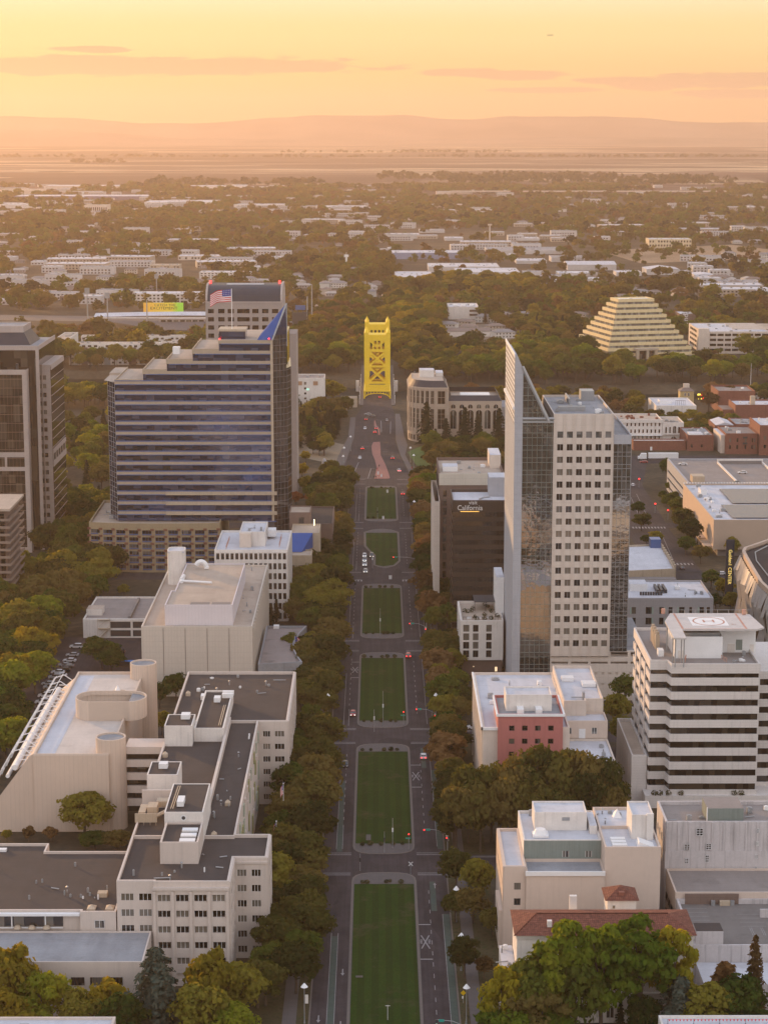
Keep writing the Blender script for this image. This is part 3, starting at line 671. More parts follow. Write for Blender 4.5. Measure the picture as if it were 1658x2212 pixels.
for k in range(13):
    b = MB(); z = 2.2 + 3.55 * k; fbox(b, fr, .2, 23.8, z, z + 1.9, .004, .05); b.build('window_band', G_BROWN, r)
solidbox(r, 'penthouse', CONC, 42, 48.8, 776, 787, 50, 57.4, RWHITE)
text('visit', r, (35.3, 761.7, 50.2), 2.0, WHMET, ext=.1); text('California', r, (34.2, 761.7, 48.2), 2.7, WHMET, ext=.1, sxy=.9)
b = MB(); b.box(30.6, 37.6, 761.65, 761.9, 46.75, 46.95); b.build('lettering_underline', emis('amber_sign_line', (1, .55, .12), 1.2), r)
b = MB(); b.tube([(38, 770, 50), (39.5, 768, 51), (42, 768, 51.4)], .35); b.build('roof_duct', GRMET, r)
r = thing('office_block', 'brown concrete office block with dark slit windows behind the brown glass block', 'office building', (36, 800, 0))
block(r, rect(23.8, 49.2, 800, 840), 0, 53.6, BROWNP, RTAN, 1.2); solidbox(r, 'parapet_band', PANEL, 23.7, 49.3, 799.8, 800.0, 50.2, 54.9)
windows(r, 'F', 23.8, 800, [(1.5, 2.9)], levels(6, 3.6, 12, 2.6), G_DARK, DKMET, 1, 0); windows(r, 'L', 23.8, 800, spread(2, 38, 10, 1.6), levels(30, 3.6, 6, 2.6), G_DARK, DKMET, 1, 0)
solidbox(r, 'penthouse', WHMET, 25.5, 31.5, 812, 820, 53.6, 55.6, RWHITE); solidbox(r, 'penthouse', CREAM, 44.6, 49, 820, 838, 53.6, 59, RWHITE); roof_clutter(r, 30, 44, 803, 836, 53.6, 6, 8)
b = MB(); b.tub(rect(21.6, 23.78, 790, 838), 0, 45, .6, .2); b.build('side_wing', STONE, r)

# --- small white hotel
r = thing('hotel', 'small white hotel with dark ground floor and planted roof terrace', 'hotel', (36, 700, 0))
b = MB(); b.box(29.2, 43, 701, 729, 0, 5.8); b.build('ground_floor', BROWNP, r)
b = MB(); b.tub(rect(28.8, 43.3, 700.3, 730), 5.7, 18.9, 1.0, .3); fr = face('F', 28.8, 700.3); ch = [(.6, 2.7), (4, 5.9), (8.6, 10.5)]; rh = levels(6.7, 3.05, 4, 2.5)
holes(b, fr, 0, 14.5, 5.7, 19.85, ch, rh, .001, .35); fr = face('L', 28.8, 700.3); cl_ = spread(1, 29, 9, 1.7); holes(b, fr, 0, 29.7, 5.7, 19.85, cl_, rh, .001, .35); b.build('wall', WHITE, r)
windows(r, 'F', 28.8, 700.3, ch, rh, G_OFF, DKMET, 2, 0); windows(r, 'L', 28.8, 700.3, cl_, rh, G_OFF, DKMET, 2, 0)
o = MB(); o.add([(29, 700.5, 18.9), (43.1, 700.5, 18.9), (43.1, 729.8, 18.9), (29, 729.8, 18.9)], [(0, 1, 2, 3)]); o.build('terrace', RTAN, r)
b = MB(); b.box(34, 42.5, 718, 729, 22.2, 22.4)
for x in (34.1, 38, 42.2): b.box(x, x + .2, 718.1, 718.3, 18.9, 22.2)
b.build('pergola', DKMET, r); b = MB()
for x in np.arange(29.4, 43.2, 1.1): b.box(x, x + .06, 700.62, 700.68, 19.9, 21)
b.box(29.3, 43.2, 700.61, 700.69, 20.95, 21.05); b.build('railing', DKMET, r)
b = MB(); g = random.Random(3)
for _ in range(14): leaf_blob(b, g.uniform(30, 42), g.uniform(704, 727), 19.6, .9, .8, 60, .2, g)
b.build('planting', SHRUB, r); solidbox(r, 'stair_tower', WHMET, 41.4, 44.2, 712, 729, 0, 32.6, RWHITE)
for x in (31, 34.5, 38): solidbox(r, 'terrace_furniture', WHMET, x, x + 1.5, 706, 707, 18.9, 19.6)
b = MB(); b.box(40.6, 41.4, 700.9, 701.0, 1.4, 3.0); b.box(33, 33.3, 700.9, 701, 3, 3.3); b.build('lit_window', emis('warm_lit_window', (1, .75, .45), .9), r)

# --- cream block with the red bay
r = thing('office_block', 'low cream building with a red window bay and white stepped roofs', 'office building', (44, 553, 0))
block(r, rect(28.9, 53, 553.5, 612), 0, 24.3, CREAM, RWHITE, .7, .5)
b = MB()
for i in range(9): b.box(28.55, 28.89, 555 + i * 6.6, 556.6 + i * 6.6, 0, 24.2)
b.build('pilaster', CREAM, r); b = MB(); b.box(28.4, 33, 553.0, 553.48, 24.3, 25.1); b.box(28.4, 28.88, 553.0, 612.2, 24.3, 25.1); b.build('cornice', WHMET, r)
b = MB(); b.tub(rect(33, 51, 552.6, 572), 0, 28.4, .7, .4); fr = face('F', 33, 552.6); cr = [(3.1 + 3.6 * i, 4.6 + 3.6 * i) for i in range(4)]; rr = levels(13.1, 3.75, 4, 1.5); 
holes(b, fr, 0, 18, 0, 29.08, cr, rr, .001, .3); b.build('red_bay', RED, r); windows(r, 'F', 33, 552.6, cr, rr, G_DARK, DKMET, 2, 1)
b = MB(); b.box(32.5, 51.5, 552.0, 552.4, 28.5, 29.2); b.box(32.5, 33, 552.41, 572, 28.5, 29.2); b.box(51.01, 51.5, 552.41, 572, 28.5, 29.2); b.build('cornice', WHMET, r)
o = MB(); o.add([(33.2, 552.8, 28.4), (50.8, 552.8, 28.4), (50.8, 571.8, 28.4), (33.2, 571.8, 28.4)], [(0, 1, 2, 3)]); o.build('roof', RBLUE, r)
block(r, rect(35.5, 48.3, 558, 567), 28.3, 32.6, WHITE, RWHITE, .5, .3, wname='penthouse'); 
for x in (38.5, 43.6): solidbox(r, 'roof_chute', WHMET, x, x + 1.8, 554.2, 558.3, 28.4, 29.9)
b = MB(); b.tub([(53.02, 573), (59.5, 573), (59.5, 575.2), (64.6, 575.2), (64.6, 612), (53.02, 612)], 0, 26.3, .8, .4); b.build('wall', CREAM, r)
o = MB(); o.add([(53.2, 573.2, 26.3), (59.3, 573.2, 26.3), (59.3, 575.4, 26.3), (64.4, 575.4, 26.3), (64.4, 611.8, 26.3), (53.2, 611.8, 26.3)], [tuple(range(6))]); o.build('roof', RWHITE, r)
solidbox(r, 'roof_unit', WHMET, 54.5, 58, 596, 599, 26.4, 27.6); solidbox(r, 'roof_unit', WHMET, 60, 64, 590, 594, 26.4, 27.4); b = MB(); b.tube([(55.5, 577, 27), (58.8, 577, 27)], .2); b.box(58.7, 59.4, 576.5, 578, 26.3, 28.4); b.build('roof_duct', GRMET, r)
b = MB(); b.tub(rect(51.6, 64.9, 566, 574.9), 0, 22.6, .6, .35); fr = face('F', 51.6, 566); cb = [(1.6, 3.1), (8.8, 10.3)]; holes(b, fr, 0, 13.3, 18.2, 23.15, cb, [(19.4, 21.2)], .001, .25); b.build('wall', BEIGE, r)
windows(r, 'F', 51.6, 566, cb, [(19.4, 21.2)], G_PALE, WHMET, 2, 0); solidbox(r, 'door', WHMET, 56.8, 58.6, 565.7, 566, 18.1, 20.9)
o = MB(); o.add([(51.8, 566.2, 22.6), (64.7, 566.2, 22.6), (64.7, 574.8, 22.6), (51.8, 574.8, 22.6)], [(0, 1, 2, 3)]); o.build('roof', RWHITE, r)
block(r, rect(51.3, 64.9, 535, 565.7), 0, 17.4, CREAM, RWHITE, .6, .4); roof_clutter(r, 30, 52, 575, 610, 24.3, 9, 11); roof_clutter(r, 60, 64, 540, 560, 17.4, 6, 12, smax=1.2)

# --- banded block with the helipad
r = thing('office_block', 'white banded office block with dark ribbon windows and a helipad on the roof', 'office building', (90, 558, 0))
foot = [(76, 562), (80.7, 562), (81.4, 558), (106.2, 558), (106.2, 600), (76, 600)]
N = 10; pitch = 4.07; top = 42.0
BAND = solid('white_banded_concrete', (.60, .56, .53), var=.05, streak=.3, joint=(0, 0, .78))
for k in range(N):
    zt = top - pitch * k; b = MB(); b.prism(foot, zt - 2.2 if k else zt - 2.9, zt if k else zt - .7, bottom=True)
    if k == 0: b = MB(); b.tub(foot, zt - 2.8, zt - .8, .8, .45)
    b.build('spandrel_band', BAND, r)
    g_ = MB(); zb = zt - (2.8 if k == 0 else 2.2); zl = zt - pitch; g_.prism(inset(foot, .35), zl + .001, zb - .001); g_.build('window_band', G_BRONZE, r)
b = MB(); b.add([(x, y, top - .8) for x, y in inset(foot, .2)], [tuple(range(6))]); b.build('roof', RGREY, r)
b = MB(); b.prism([(74.8, 557), (112, 557), (112, 600), (74.8, 600)], .3, 4.0, bottom=True); b.build('spandrel_band', BAND, r)
for k in range(9):
    zt = 37.6 - pitch * k; b = MB(); b.prism(rect(106.22, 124, 566, 600), zt - 2.2, zt, bottom=True); b.build('spandrel_band', BAND, r)
    b = MB(); b.prism(rect(106.22, 123.6, 566.4, 599.6), zt - pitch + .001, zt - 2.201); b.build('window_band', G_BRONZE, r)
for yy in np.linspace(571, 592, 3): solidbox(r, 'pilaster', BAND, 75.75, 75.99, yy, yy + 1.8, 4.1, 39)
block(r, rect(83.6, 97, 567, 584), 41, 46.9, WHMET, RWHITE, .6, .3, wname='penthouse'); block(r, rect(97.01, 107.5, 573.5, 584), 41, 48.5, WHMET, RWHITE, .2, .3, wname='penthouse')
for x0, x1, z0, z1, y in ((84.5, 86.4, 41.2, 43.5, 567), (99.5, 101.6, 41.2, 43.8, 573.5), (105.9, 107, 41.2, 43.6, 573.5)): solidbox(r, 'door', WHITE, x0, x1, y - .12, y - .003, z0, z1)
solidbox(r, 'louvre', GREENW, 101.9, 103.7, 573.35, 573.497, 42, 45); solidbox(r, 'cooling_unit', GRMET, 86.5, 96.5, 569, 573, 47.0, 48.2)
for x in (88.2, 91.4, 94.4):
    b = MB(); b.cyl(x, 571, 48.2, 48.9, 1.2, n=14); b.build('cooling_fan', DKMET, r)
pad = MB(); pad.prism([(81.6, 556.2), (85.1, 556.2), (85.3, 566), (106.3, 566), (108.8, 568.2), (107.5, 584), (103.8, 585.4), (84.6, 585.4), (81.8, 575.8)], 49.4, 49.9, bottom=True); pad.build('helipad', solid('helipad_white_deck', (.50, .47, .45), var=.12, scale=.3), r)
b = MB()
for x in (82.2, 84.8, 95, 106): b.box(x, x + .35, 574.6, 574.95, 41.2, 49.4)
for y in (557, 562): b.box(82.1, 82.4, y, y + .3, 41.2, 49.4); b.box(84.5, 84.8, y, y + .3, 41.2, 49.4)
b.box(82.1, 106.3, 574.7, 574.85, 48.9, 49.2); b.box(82.2, 82.35, 557, 574.9, 48.9, 49.2); b.box(84.55, 84.7, 557, 574.9, 48.9, 49.2)
b.build('helipad_frame', GRMET, r)
OR = solid('orange_red_deck_paint', (.46, .26, .20), var=.25, scale=1)
b = MB(); b.box(85.3, 85.9, 566.3, 585, 49.905, 49.915); b.box(103.2, 103.8, 566.3, 585, 49.905, 49.915); b.box(86, 103, 566.2, 566.6, 49.905, 49.915)
ring = [(math.cos(2 * math.pi * i / 40), math.sin(2 * math.pi * i / 40)) for i in range(40)]; 
b.add([(94.2 + 4.6 * c, 575.4 + 5.0 * s, 49.925) for c, s in ring] + [(94.2 + 4.1 * c, 575.4 + 4.5 * s, 49.925) for c, s in ring], [(i, (i + 1) % 40, 40 + (i + 1) % 40, 40 + i) for i in range(40)]); b.build('helipad_marking', OR, r)
b = MB(); b.add([(88.9, 570.2, 49.911), (99.3, 570.2, 49.911), (99.3, 580.6, 49.911), (88.9, 580.6, 49.911)], [(0, 1, 2, 3)]); b.build('helipad_panel', WHMET, r)
text('H', r, (94.2, 575.4, 49.94), 4.4, OR, rot=(0, 0, 0), ext=.005, name='helipad_marking', sxy=1.3)
text('21', r, (100.8, 571.6, 49.94), 1.5, OR, rot=(0, 0, 0), ext=.005, name='helipad_marking')
b = MB()
for x in np.arange(82.5, 108, 3.2): b.tube([(x, 585.8, 49.5), (x, 586.6, 50.6)], .05)
b.tube([(82, 586.6, 50.6), (108, 586.6, 50.6)], .05); b.build('helipad_net', GRMET, r)
for x, y in ((82, 584), (105.2, 583)): solidbox(r, 'fire_box', OR, x, x + 1, y, y + .8, 50, 51.5)
for k in range(4):
    for x in (86.6 - .25 * k, 96.6 + .3 * k): 
        b = MB(); b.cyl(x, 565.9 - k * 1.1, 41.2, 42.3, .09, n=6); b.cyl(x, 565.9 - k * 1.1, 42.3, 42.5, .16, n=6); b.build('roof_anchor', OR, r)
for y in (577, 580, 583, 586):
    b = MB(); b.box(79.4, 80.6, y, y + 1.4, 41.2, 45.5); b.cyl(80, y + .7, 45.5, 46.3, .5, n=10); b.build('roof_unit', TAN, r)
solidbox(r, 'roof_unit', WHMET, 79.2, 80.8, 569, 572, 41.2, 43); roof_clutter(r, 98, 105, 560, 572, 41.2, 6, 4, smax=1.2)
b = MB(); b.tub(rect(71.6, 75.9, 563, 600), 0, 13, 1.0, .4); b.build('side_wing', BAND, r); b = MB(); b.add([(71.8, 563.2, 13), (75.7, 563.2, 13), (75.7, 599.8, 13), (71.8, 599.8, 13)], [(0, 1, 2, 3)]); b.build('roof', RTAN, r)
b = MB(); g = random.Random(9)
for x in (77.5, 79, 81.5, 85, 100, 102): leaf_blob(b, x, 557.6, 4.6, .9, .8, 70, .22, g)
b.build('terrace_planting', SHRUB, r)

# --- beige block with grey green penthouse
r = thing('office_block', 'blank beige stepped block with a grey green upper storey and white roof boxes', 'office building', (47, 456, 0))
b = MB(); b.tub(rect(29, 34.08, 456.3, 482.6), 0, 19.9, .7, .5); fr = face('F', 29, 456.3); cw = [(2.4, 3.9)]; rw = [(14.9, 16.6), (11.1, 12.8), (7.3, 9.0), (3.5, 5.2)]; holes(b, fr, 0, 5.08, 0, 20.55, cw, rw, .001, .25)
fr = face('L', 29, 456.3); cl_ = spread(1, 25, 6, 1.5); holes(b, fr, 0, 26.3, 0, 20.55, cl_, rw, .001, .25); b.build('wall', BEIGE, r)
windows(r, 'F', 29, 456.3, cw, rw, G_OFF, DKMET, 2, 0); windows(r, 'L', 29, 456.3, cl_, rw, G_OFF, DKMET, 2, 0)
o = MB(); o.add([(29.2, 456.5, 19.9), (33.9, 456.5, 19.9), (33.9, 482.4, 19.9), (29.2, 482.4, 19.9)], [(0, 1, 2, 3)]); o.build('roof', RWHITE, r)
block(r, rect(34.1, 52.3, 455.2, 464), 0, 18.9, BEIGE, RBLUE, .7, .4); b = MB(); b.box(33.9, 52.35, 454.85, 455.19, 18.7, 19.75); b.build('cornice', WHMET, r)
b = MB(); b.tub(rect(34.1, 52.3, 464.02, 485.2), 18, 23.5, .7, .35, 0); b.build('upper_storey', WHITE, r); fr = face('F', 34.1, 464.02)
b = MB(); cg = [(9.1, 10.6), (14.5, 16.0)]; holes(b, fr, .01, 18.19, 18.92, 24.0, cg, [(20.0, 21.5)], .002, .12); b.build('cladding', GREENW, r); windows(r, 'F', 34.1, 464.02, cg, [(20.0, 21.5)], G_DARK, WHITE, 2, 0)
o = MB(); o.add([(34.3, 464.2, 23.5), (52.1, 464.2, 23.5), (52.1, 485, 23.5), (34.3, 485, 23.5)], [(0, 1, 2, 3)]); o.build('roof', RWHITE, r)
block(r, rect(52.32, 65.2, 456, 484.6), 0, 24.6, BEIGE, RWHITE, .7, .4)
block(r, rect(37.2, 49.7, 472.6, 481), 23.4, 27.7, WHITE, RWHITE, .35, .25, wname='penthouse'); block(r, rect(59.3, 64.4, 463.4, 473.5), 24.5, 30.2, WHITE, RWHITE, .35, .25, wname='penthouse')
solidbox(r, 'penthouse_buttress', WHITE, 62.7, 64.3, 462.6, 463.39, 24.6, 31); solidbox(r, 'louvre', GRMET, 43.8, 45.6, 472.45, 472.59, 26, 26.8); solidbox(r, 'penthouse', WHITE, 50.2, 51.9, 470, 480, 23.5, 25.6, RWHITE)
b = MB(); b.box(36.5, 40.2, 467, 470.5, 23.6, 24.2); b.cyl(38.3, 468.7, 24.2, 25.3, 1.7, 1.2, n=14); b.build('roof_unit', WHMET, r)
for k in range(3): solidbox(r, 'skylight', WHMET, 54.2, 57.6, 457.4 + 2.1 * k, 458.8 + 2.1 * k, 24.65, 25.3)
b = MB(); b.add([(60, 457.5, 24.62), (64, 457.5, 24.62), (64, 461, 24.62), (60, 461, 24.62), (60.4, 461, 26), (60.4, 457.5, 26)], [(0, 1, 5), (3, 4, 2), (0, 5, 4, 3), (1, 2, 4, 5)]); b.build('skylight', WHMET, r)
b = MB(); b.add([(56.6, 478, 24.62), (58.8, 478, 24.62), (58.8, 481, 24.62), (56.6, 481, 24.62), (57.7, 479.5, 26.6)], [(0, 1, 4), (1, 2, 4), (2, 3, 4), (3, 0, 4)]); b.build('skylight', WHMET, r)
roof_clutter(r, 35, 51, 482, 485, 23.5, 5, 5, smax=1.3); roof_clutter(r, 53, 59, 474, 484, 24.6, 5, 6, smax=1.2); b = MB(); b.box(53, 59.2, 470.5, 470.9, 24.6, 25.3); b.build('parapet_band', BEIGE, r)
solidbox(r, 'side_wing', BEIGE, 27.9, 28.95, 457, 470, 0, 9.5)

# --- white pilastered block
r = thing('warehouse', 'old white painted block with flat pilasters and rust stains', 'building', (80, 475, 0))
WPAINT = solid('stained_white_paint', (.50, .47, .47), var=.12, scale=.2, streak=.7, spots=.15)
b = MB(); b.tub(rect(69, 104, 475.5, 491), 0, 23.8, .9, .5); fr = face('F', 69, 475.5)
for i in range(13): fbox(b, fr, .2 + 2.72 * i, .75 + 2.72 * i, 17.3, 24.5, .001, .22)
fbox(b, fr, 0, 35, 0, 17.3, .001, .2); b.build('wall', WPAINT, r)
for x, z, w_, h_ in ((76.4, 21.2, 1.6, 1.9), (73.6, 17.6, 1.3, 1.5), (78.8, 17.7, 1.3, 1.5), (73.8, 14.2, .9, 1.3), (78.7, 14.5, .9, 1.8), (90.9, 21.9, .7, 1.1), (90.8, 18.7, .7, 1.1), (90.7, 15.4, .7, 1.1), (90.6, 12.3, .7, 1)):
    place('window', window_mesh(w_, h_, 2, 3, G_OFF, WHMET), r, (x, 475.25, z))
o = MB(); o.add([(69.2, 475.7, 23.8), (103.8, 475.7, 23.8), (103.8, 490.8, 23.8), (69.2, 490.8, 23.8)], [(0, 1, 2, 3)]); o.build('roof', RGREY, r)
solidbox(r, 'penthouse', GREENW, 79.3, 88, 477.5, 486, 23.8, 27.3, RGREY); b = MB(); b.tube([(79.2, 477.3, 23.8), (79.2, 477.3, 27.6)], .14); b.build('roof_vent', WHMET, r)
windows(r, 'L', 69, 475.5, spread(1, 15, 4, 1.3), levels(14, 4, 2, 2), G_DARK, WHMET, 2, 1); roof_clutter(r, 70, 79, 478, 489, 23.8, 3, 22, smax=1.3); roof_clutter(r, 89, 103, 478, 489, 23.8, 6, 23, smax=1.3)
# --- rooftop parking deck
r = thing('parking_garage', 'parking building with white painted bays on its open rooftop deck', 'parking garage', (80, 432, 0))
DECK = roofmat('worn_deck_asphalt', (.17, .155, .145)); 
block(r, rect(69.3, 104, 459, 474.9), 0, 12.6, BEIGE, RGREY, .5, .4); b = MB(); b.tub(rect(69.5, 104, 431, 458.9), 0, 10.4, 1.2, .5); b.build('wall', WPAINT, r)
o = MB(); o.add([(69.7, 431.2, 10.4), (103.8, 431.2, 10.4), (103.8, 458.7, 10.4), (69.7, 458.7, 10.4)], [(0, 1, 2, 3)]); o.build('deck', DECK, r)
b = MB()
for k in range(7): b.box(71.5, 75.5 + .1 * k, 441 + 2.45 * k, 441.14 + 2.45 * k, 10.405, 10.415)
for k in range(4): b.box(82.5, 88, 452 - 2.4 * k, 452.14 - 2.4 * k, 10.405, 10.415)
for x in (84, 86.5, 88.5, 91): b.box(x, x + .14, 439.5, 444, 10.405, 10.415); b.box(x + .4, x + .54, 439.5, 444, 10.405, 10.415)
for x in (82, 84.6, 88): b.box(x, x + .14, 431.8, 434, 10.405, 10.415)
b.build('bay_marking', PAINTW, r); solidbox(r, 'stair_box', WPAINT, 70, 76, 431.6, 436.5, 10.4, 14.6, RDARK); solidbox(r, 'rear_wall', BROWNP, 71.5, 84, 458.3, 458.69, 10.4, 12.9)
for x in (77.5, 79.5, 82): solidbox(r, 'roof_unit', TAN if x == 79.5 else GRMET, x, x + (2.4 if x == 79.5 else .9), 457.4, 458.2, 10.4, 11.5)
solidbox(r, 'wall', WPAINT, 87.5, 104, 450, 450.4, 10.4, 12.4); solidbox(r, 'side_wing', WPAINT, 70, 104, 419, 430.9, 0, 7.6, RWHITE)
windows(r, 'L', 69.3, 431, spread(1, 42, 10, 2.2), [(2.5, 4.3), (6.5, 8.3)], G_DARK, DKMET, 2, 0, d=.21)
solidbox(r, 'bay_ticket_box', YEL, 90.3, 91.2, 444.5, 445.2, 10.4, 11.6)

# --- villa with tiled roofs
r = thing('villa', 'white arcaded villa with a red tiled roof behind tall plane trees', 'villa', (47, 416, 0))
b = MB(); b.box(29.4, 67, 416.4, 430, 0, 20.1); b.build('wall', WHITE, r)
b = MB(); z0, z1 = 20.1, 22.1; x0, x1, y0, y1, ym = 28.8, 67.6, 415.6, 430.6, 423.2
b.add([(x0, y0, z0), (x1, y0, z0), (x1, y1, z0), (x0, y1, z0), (x0 + 5.2, ym, z1), (x1 - 5.2, ym, z1)], [(0, 1, 5, 4), (1, 2, 5), (2, 3, 4, 5), (3, 0, 4), (0, 3, 2, 1)]); b.build('roof', TILE, r)
b = MB(); b.tube([(x0, y0, z0 + .1), (x0 + 5.2, ym, z1 + .08), (x1 - 5.2, ym, z1 + .08)], .16, n=6); b.build('ridge_tiles', TILE, r)
b = MB(); b.box(29.2, 67.2, 416.15, 416.39, 19.2, 20.1)
for i in range(44): b.box(29.5 + .86 * i, 29.85 + .86 * i, 416.0, 416.14, 19.3, 19.9)
b.box(29.1, 67.2, 416.1, 416.39, 13.4, 13.75); b.box(29.1, 67.2, 416.1, 416.39, 6.6, 6.9); b.build('cornice', WHITE, r)
def arch_window(root, x, y, z, w_, h_, trim=WHITE):
    b = MB(); n = 10; pts = [(0, 0), (w_, 0)] + [(w_ / 2 + w_ / 2 * math.cos(math.pi * i / n), h_ - w_ / 2 + w_ / 2 * math.sin(math.pi * i / n)) for i in range(n + 1)]
    b.add([(x + p, y - .04, z + q) for p, q in pts], [tuple(range(len(pts)))], 0)
    for i in range(n):
        a0, a1 = math.pi * i / n, math.pi * (i + 1) / n
        q = [(x + w_ / 2 + rr_ * math.cos(aa), z + h_ - w_ / 2 + rr_ * math.sin(aa)) for rr_, aa in ((w_ / 2, a0), (w_ / 2 + .18, a0), (w_ / 2 + .18, a1), (w_ / 2, a1))]
        b.add([(p, y - .14, s) for p, s in q] + [(p, y - .001, s) for p, s in q], [(0, 1, 2, 3), (4, 5, 1, 0), (5, 6, 2, 1), (6, 7, 3, 2), (7, 4, 0, 3)], 1)
    b.box(x - .18, x, y - .14, y - .001, z, z + h_ - w_ / 2, 1); b.box(x + w_, x + w_ + .18, y - .14, y - .001, z, z + h_ - w_ / 2, 1); b.box(x + w_ / 2 - .05, x + w_ / 2 + .05, y - .1, y - .041, z, z + h_ - .1, 2)
    return b.build('window', [G_DARK, trim, WHMET], root)
for i in range(3): arch_window(r, 33.6 + 1.35 * i, 416.4, 14.6, .95, 2.6)
for i in range(3): arch_window(r, 58 + 1.35 * i, 416.4, 14.6, .95, 2.6)
for x in (36.5, 42.6, 48.4, 54.2): arch_window(r, x, 416.4, 7.4, 2.2, 4.0)
for x in (37.2, 43.4, 48.8, 54.4): arch_window(r, x, 416.4, 1.2, 1.5, 2.8)
for x in (35.2, 40.5): place('window', window_mesh(.9, 1.0, 1, 0, G_DARK, WHMET), r, (x, 416.38, 11.6))
b = MB(); b.box(50.8, 57.2, 436, 443, 0, 20.2); b.build('tower', WHITE, r)
b = MB(); b.add([(50.2, 435.4, 20.2), (57.8, 435.4, 20.2), (57.8, 443.6, 20.2), (50.2, 443.6, 20.2), (54, 439.5, 22.4)], [(0, 1, 4), (1, 2, 4), (2, 3, 4), (3, 0, 4), (0, 3, 2, 1)]); b.build('tower_roof', TILE, r)
solidbox(r, 'chimney', BRICK, 53.4, 54.6, 436.6, 437.6, 20.6, 21.7); place('window', window_mesh(.8, .7, 1, 0, G_DARK, WHMET), r, (51.8, 435.98, 18.2))
solidbox(r, 'chimney', WHITE, 42, 43.6, 432, 433, 18, 22.6); solidbox(r, 'chimney', WHITE, 36, 37, 418.5, 419.5, 20.4, 22.2); solidbox(r, 'terrace', WHITE, 26.5, 29.3, 415, 431, 0, 11.6, RWHITE); solidbox(r, 'terrace', WHITE, 22.9, 26.4, 405, 413, 0, 6.2, RTAN)
roof_clutter(r, 26.8, 29, 416, 430, 11.6, 4, 2, smax=1.0)
# --- roof edge at the bottom right
x0_, yb = at(1421, 2193, 12.5); r = thing('low_building', 'flat white roof strung with red pennants at the bottom right corner', 'building', (x0_, yb - 20, 0))
block(r, rect(x0_, x0_ + 40, yb - 22, yb), 0, 12, WHITE, RWHITE, .5, .45)
b = MB(); PEN = solid('red_pennant_cloth', (.62, .04, .05), rough=.6)
for i in range(34):
    x = x0_ + 1.5 + .72 * i; b.add([(x, yb - 3.6, 13.2), (x + .4, yb - 3.6, 13.2), (x + .2, yb - 3.62, 12.75)], [(0, 1, 2)])
b.tube([(x0_ + 1.3, yb - 3.6, 13.22), (x0_ + 26, yb - 3.6, 13.22)], .025, n=4); b.build('pennant_string', PEN, r)
b = MB()
for i in range(5): b.cyl(x0_ + 1.4 + 5.2 * i, yb - 3.6, 12, 13.3, .05, n=6); b.cyl(x0_ + 1.4 + 5.2 * i, yb - 3.6, 12, 12.15, .3, n=8)
b.build('pennant_post', DKMET, r); roof_clutter(r, x0_ + 3, x0_ + 20, yb - 14, yb - 5, 12, 6, 31, smax=1.2)

# --- behind the fin tower
r = thing('parking_garage', 'low car park with a weathered white roof deck beside the side street', 'parking garage', (113, 832, 0))
block(r, [(98, 833), (122.6, 838), (124.2, 890), (98, 884)], 0, 7.6, TAN, RWHITE, .8, .4); b = MB(); b.box(100, 122, 828, 833, 1.2, 6.0); b.build('ramp_bay', DKCONC, r); solidbox(r, 'stair_box', BLUEM, 118.5, 123, 884, 890, 7.6, 11.4)
for i in range(9): solidbox(r, 'pier', TAN, 122.7 + .03 * i, 123.4 + .03 * i, 840 + 5 * i, 841.6 + 5 * i, 0, 9.6)
r = thing('apartment_block', 'grey apartment block with white roof crowded with fan units', 'apartment building', (108, 742, 0))
b = MB(); b.tub(rect(90, 123, 742, 772), 0, 17.6, .6, .35); fr = face('F', 90, 742); ca = [(3, 4.6), (8.2, 10.4), (13.2, 14.8), (16.6, 18.0), (20.5, 22.5), (24.2, 25.2), (28, 29.6), (30.6, 31.8)]; ra = [(12.2, 14.8), (8.2, 10.8), (4.2, 6.8)]
GWALL = solid('grey_fibre_panel', (.33, .32, .33), var=.08, joint=(2.4, 0, 3.4)); holes(b, fr, 0, 33, 0, 18.15, ca, ra, .001, .4); b.build('wall', GWALL, r); windows(r, 'F', 90, 742, ca, ra, G_OFF, DKMET, 2, 0)
GREENT = solid('pale_green_panel', (.30, .40, .35)); b = MB()
for z0_, z1_ in ra:
    for u in (2.4, 10.5, 15.2, 19.8, 27.3): fbox(b, fr, u, u + .5, z0_, z1_, .401, .46)
b.build('panel', GREENT, r)
o = MB(); o.add([(90.2, 742.2, 17.6), (122.8, 742.2, 17.6), (122.8, 771.8, 17.6), (90.2, 771.8, 17.6)], [(0, 1, 2, 3)]); o.build('roof', RWHITE, r)
for i in range(9):
    b = MB(); b.cyl(97.2 + .95 * i, 749, 17.7, 18.9, .42, n=10); b.build('roof_fan', DKMET, r)
for i in range(3): solidbox(r, 'roof_unit', DKMET, 103.5 + 1.5 * i, 104.4 + 1.5 * i, 752 , 762, 17.7, 19)
solidbox(r, 'penthouse', WHMET, 94, 100.5, 756, 764, 17.6, 20.2, RWHITE); roof_clutter(r, 110, 121, 745, 770, 17.6, 8, 17)

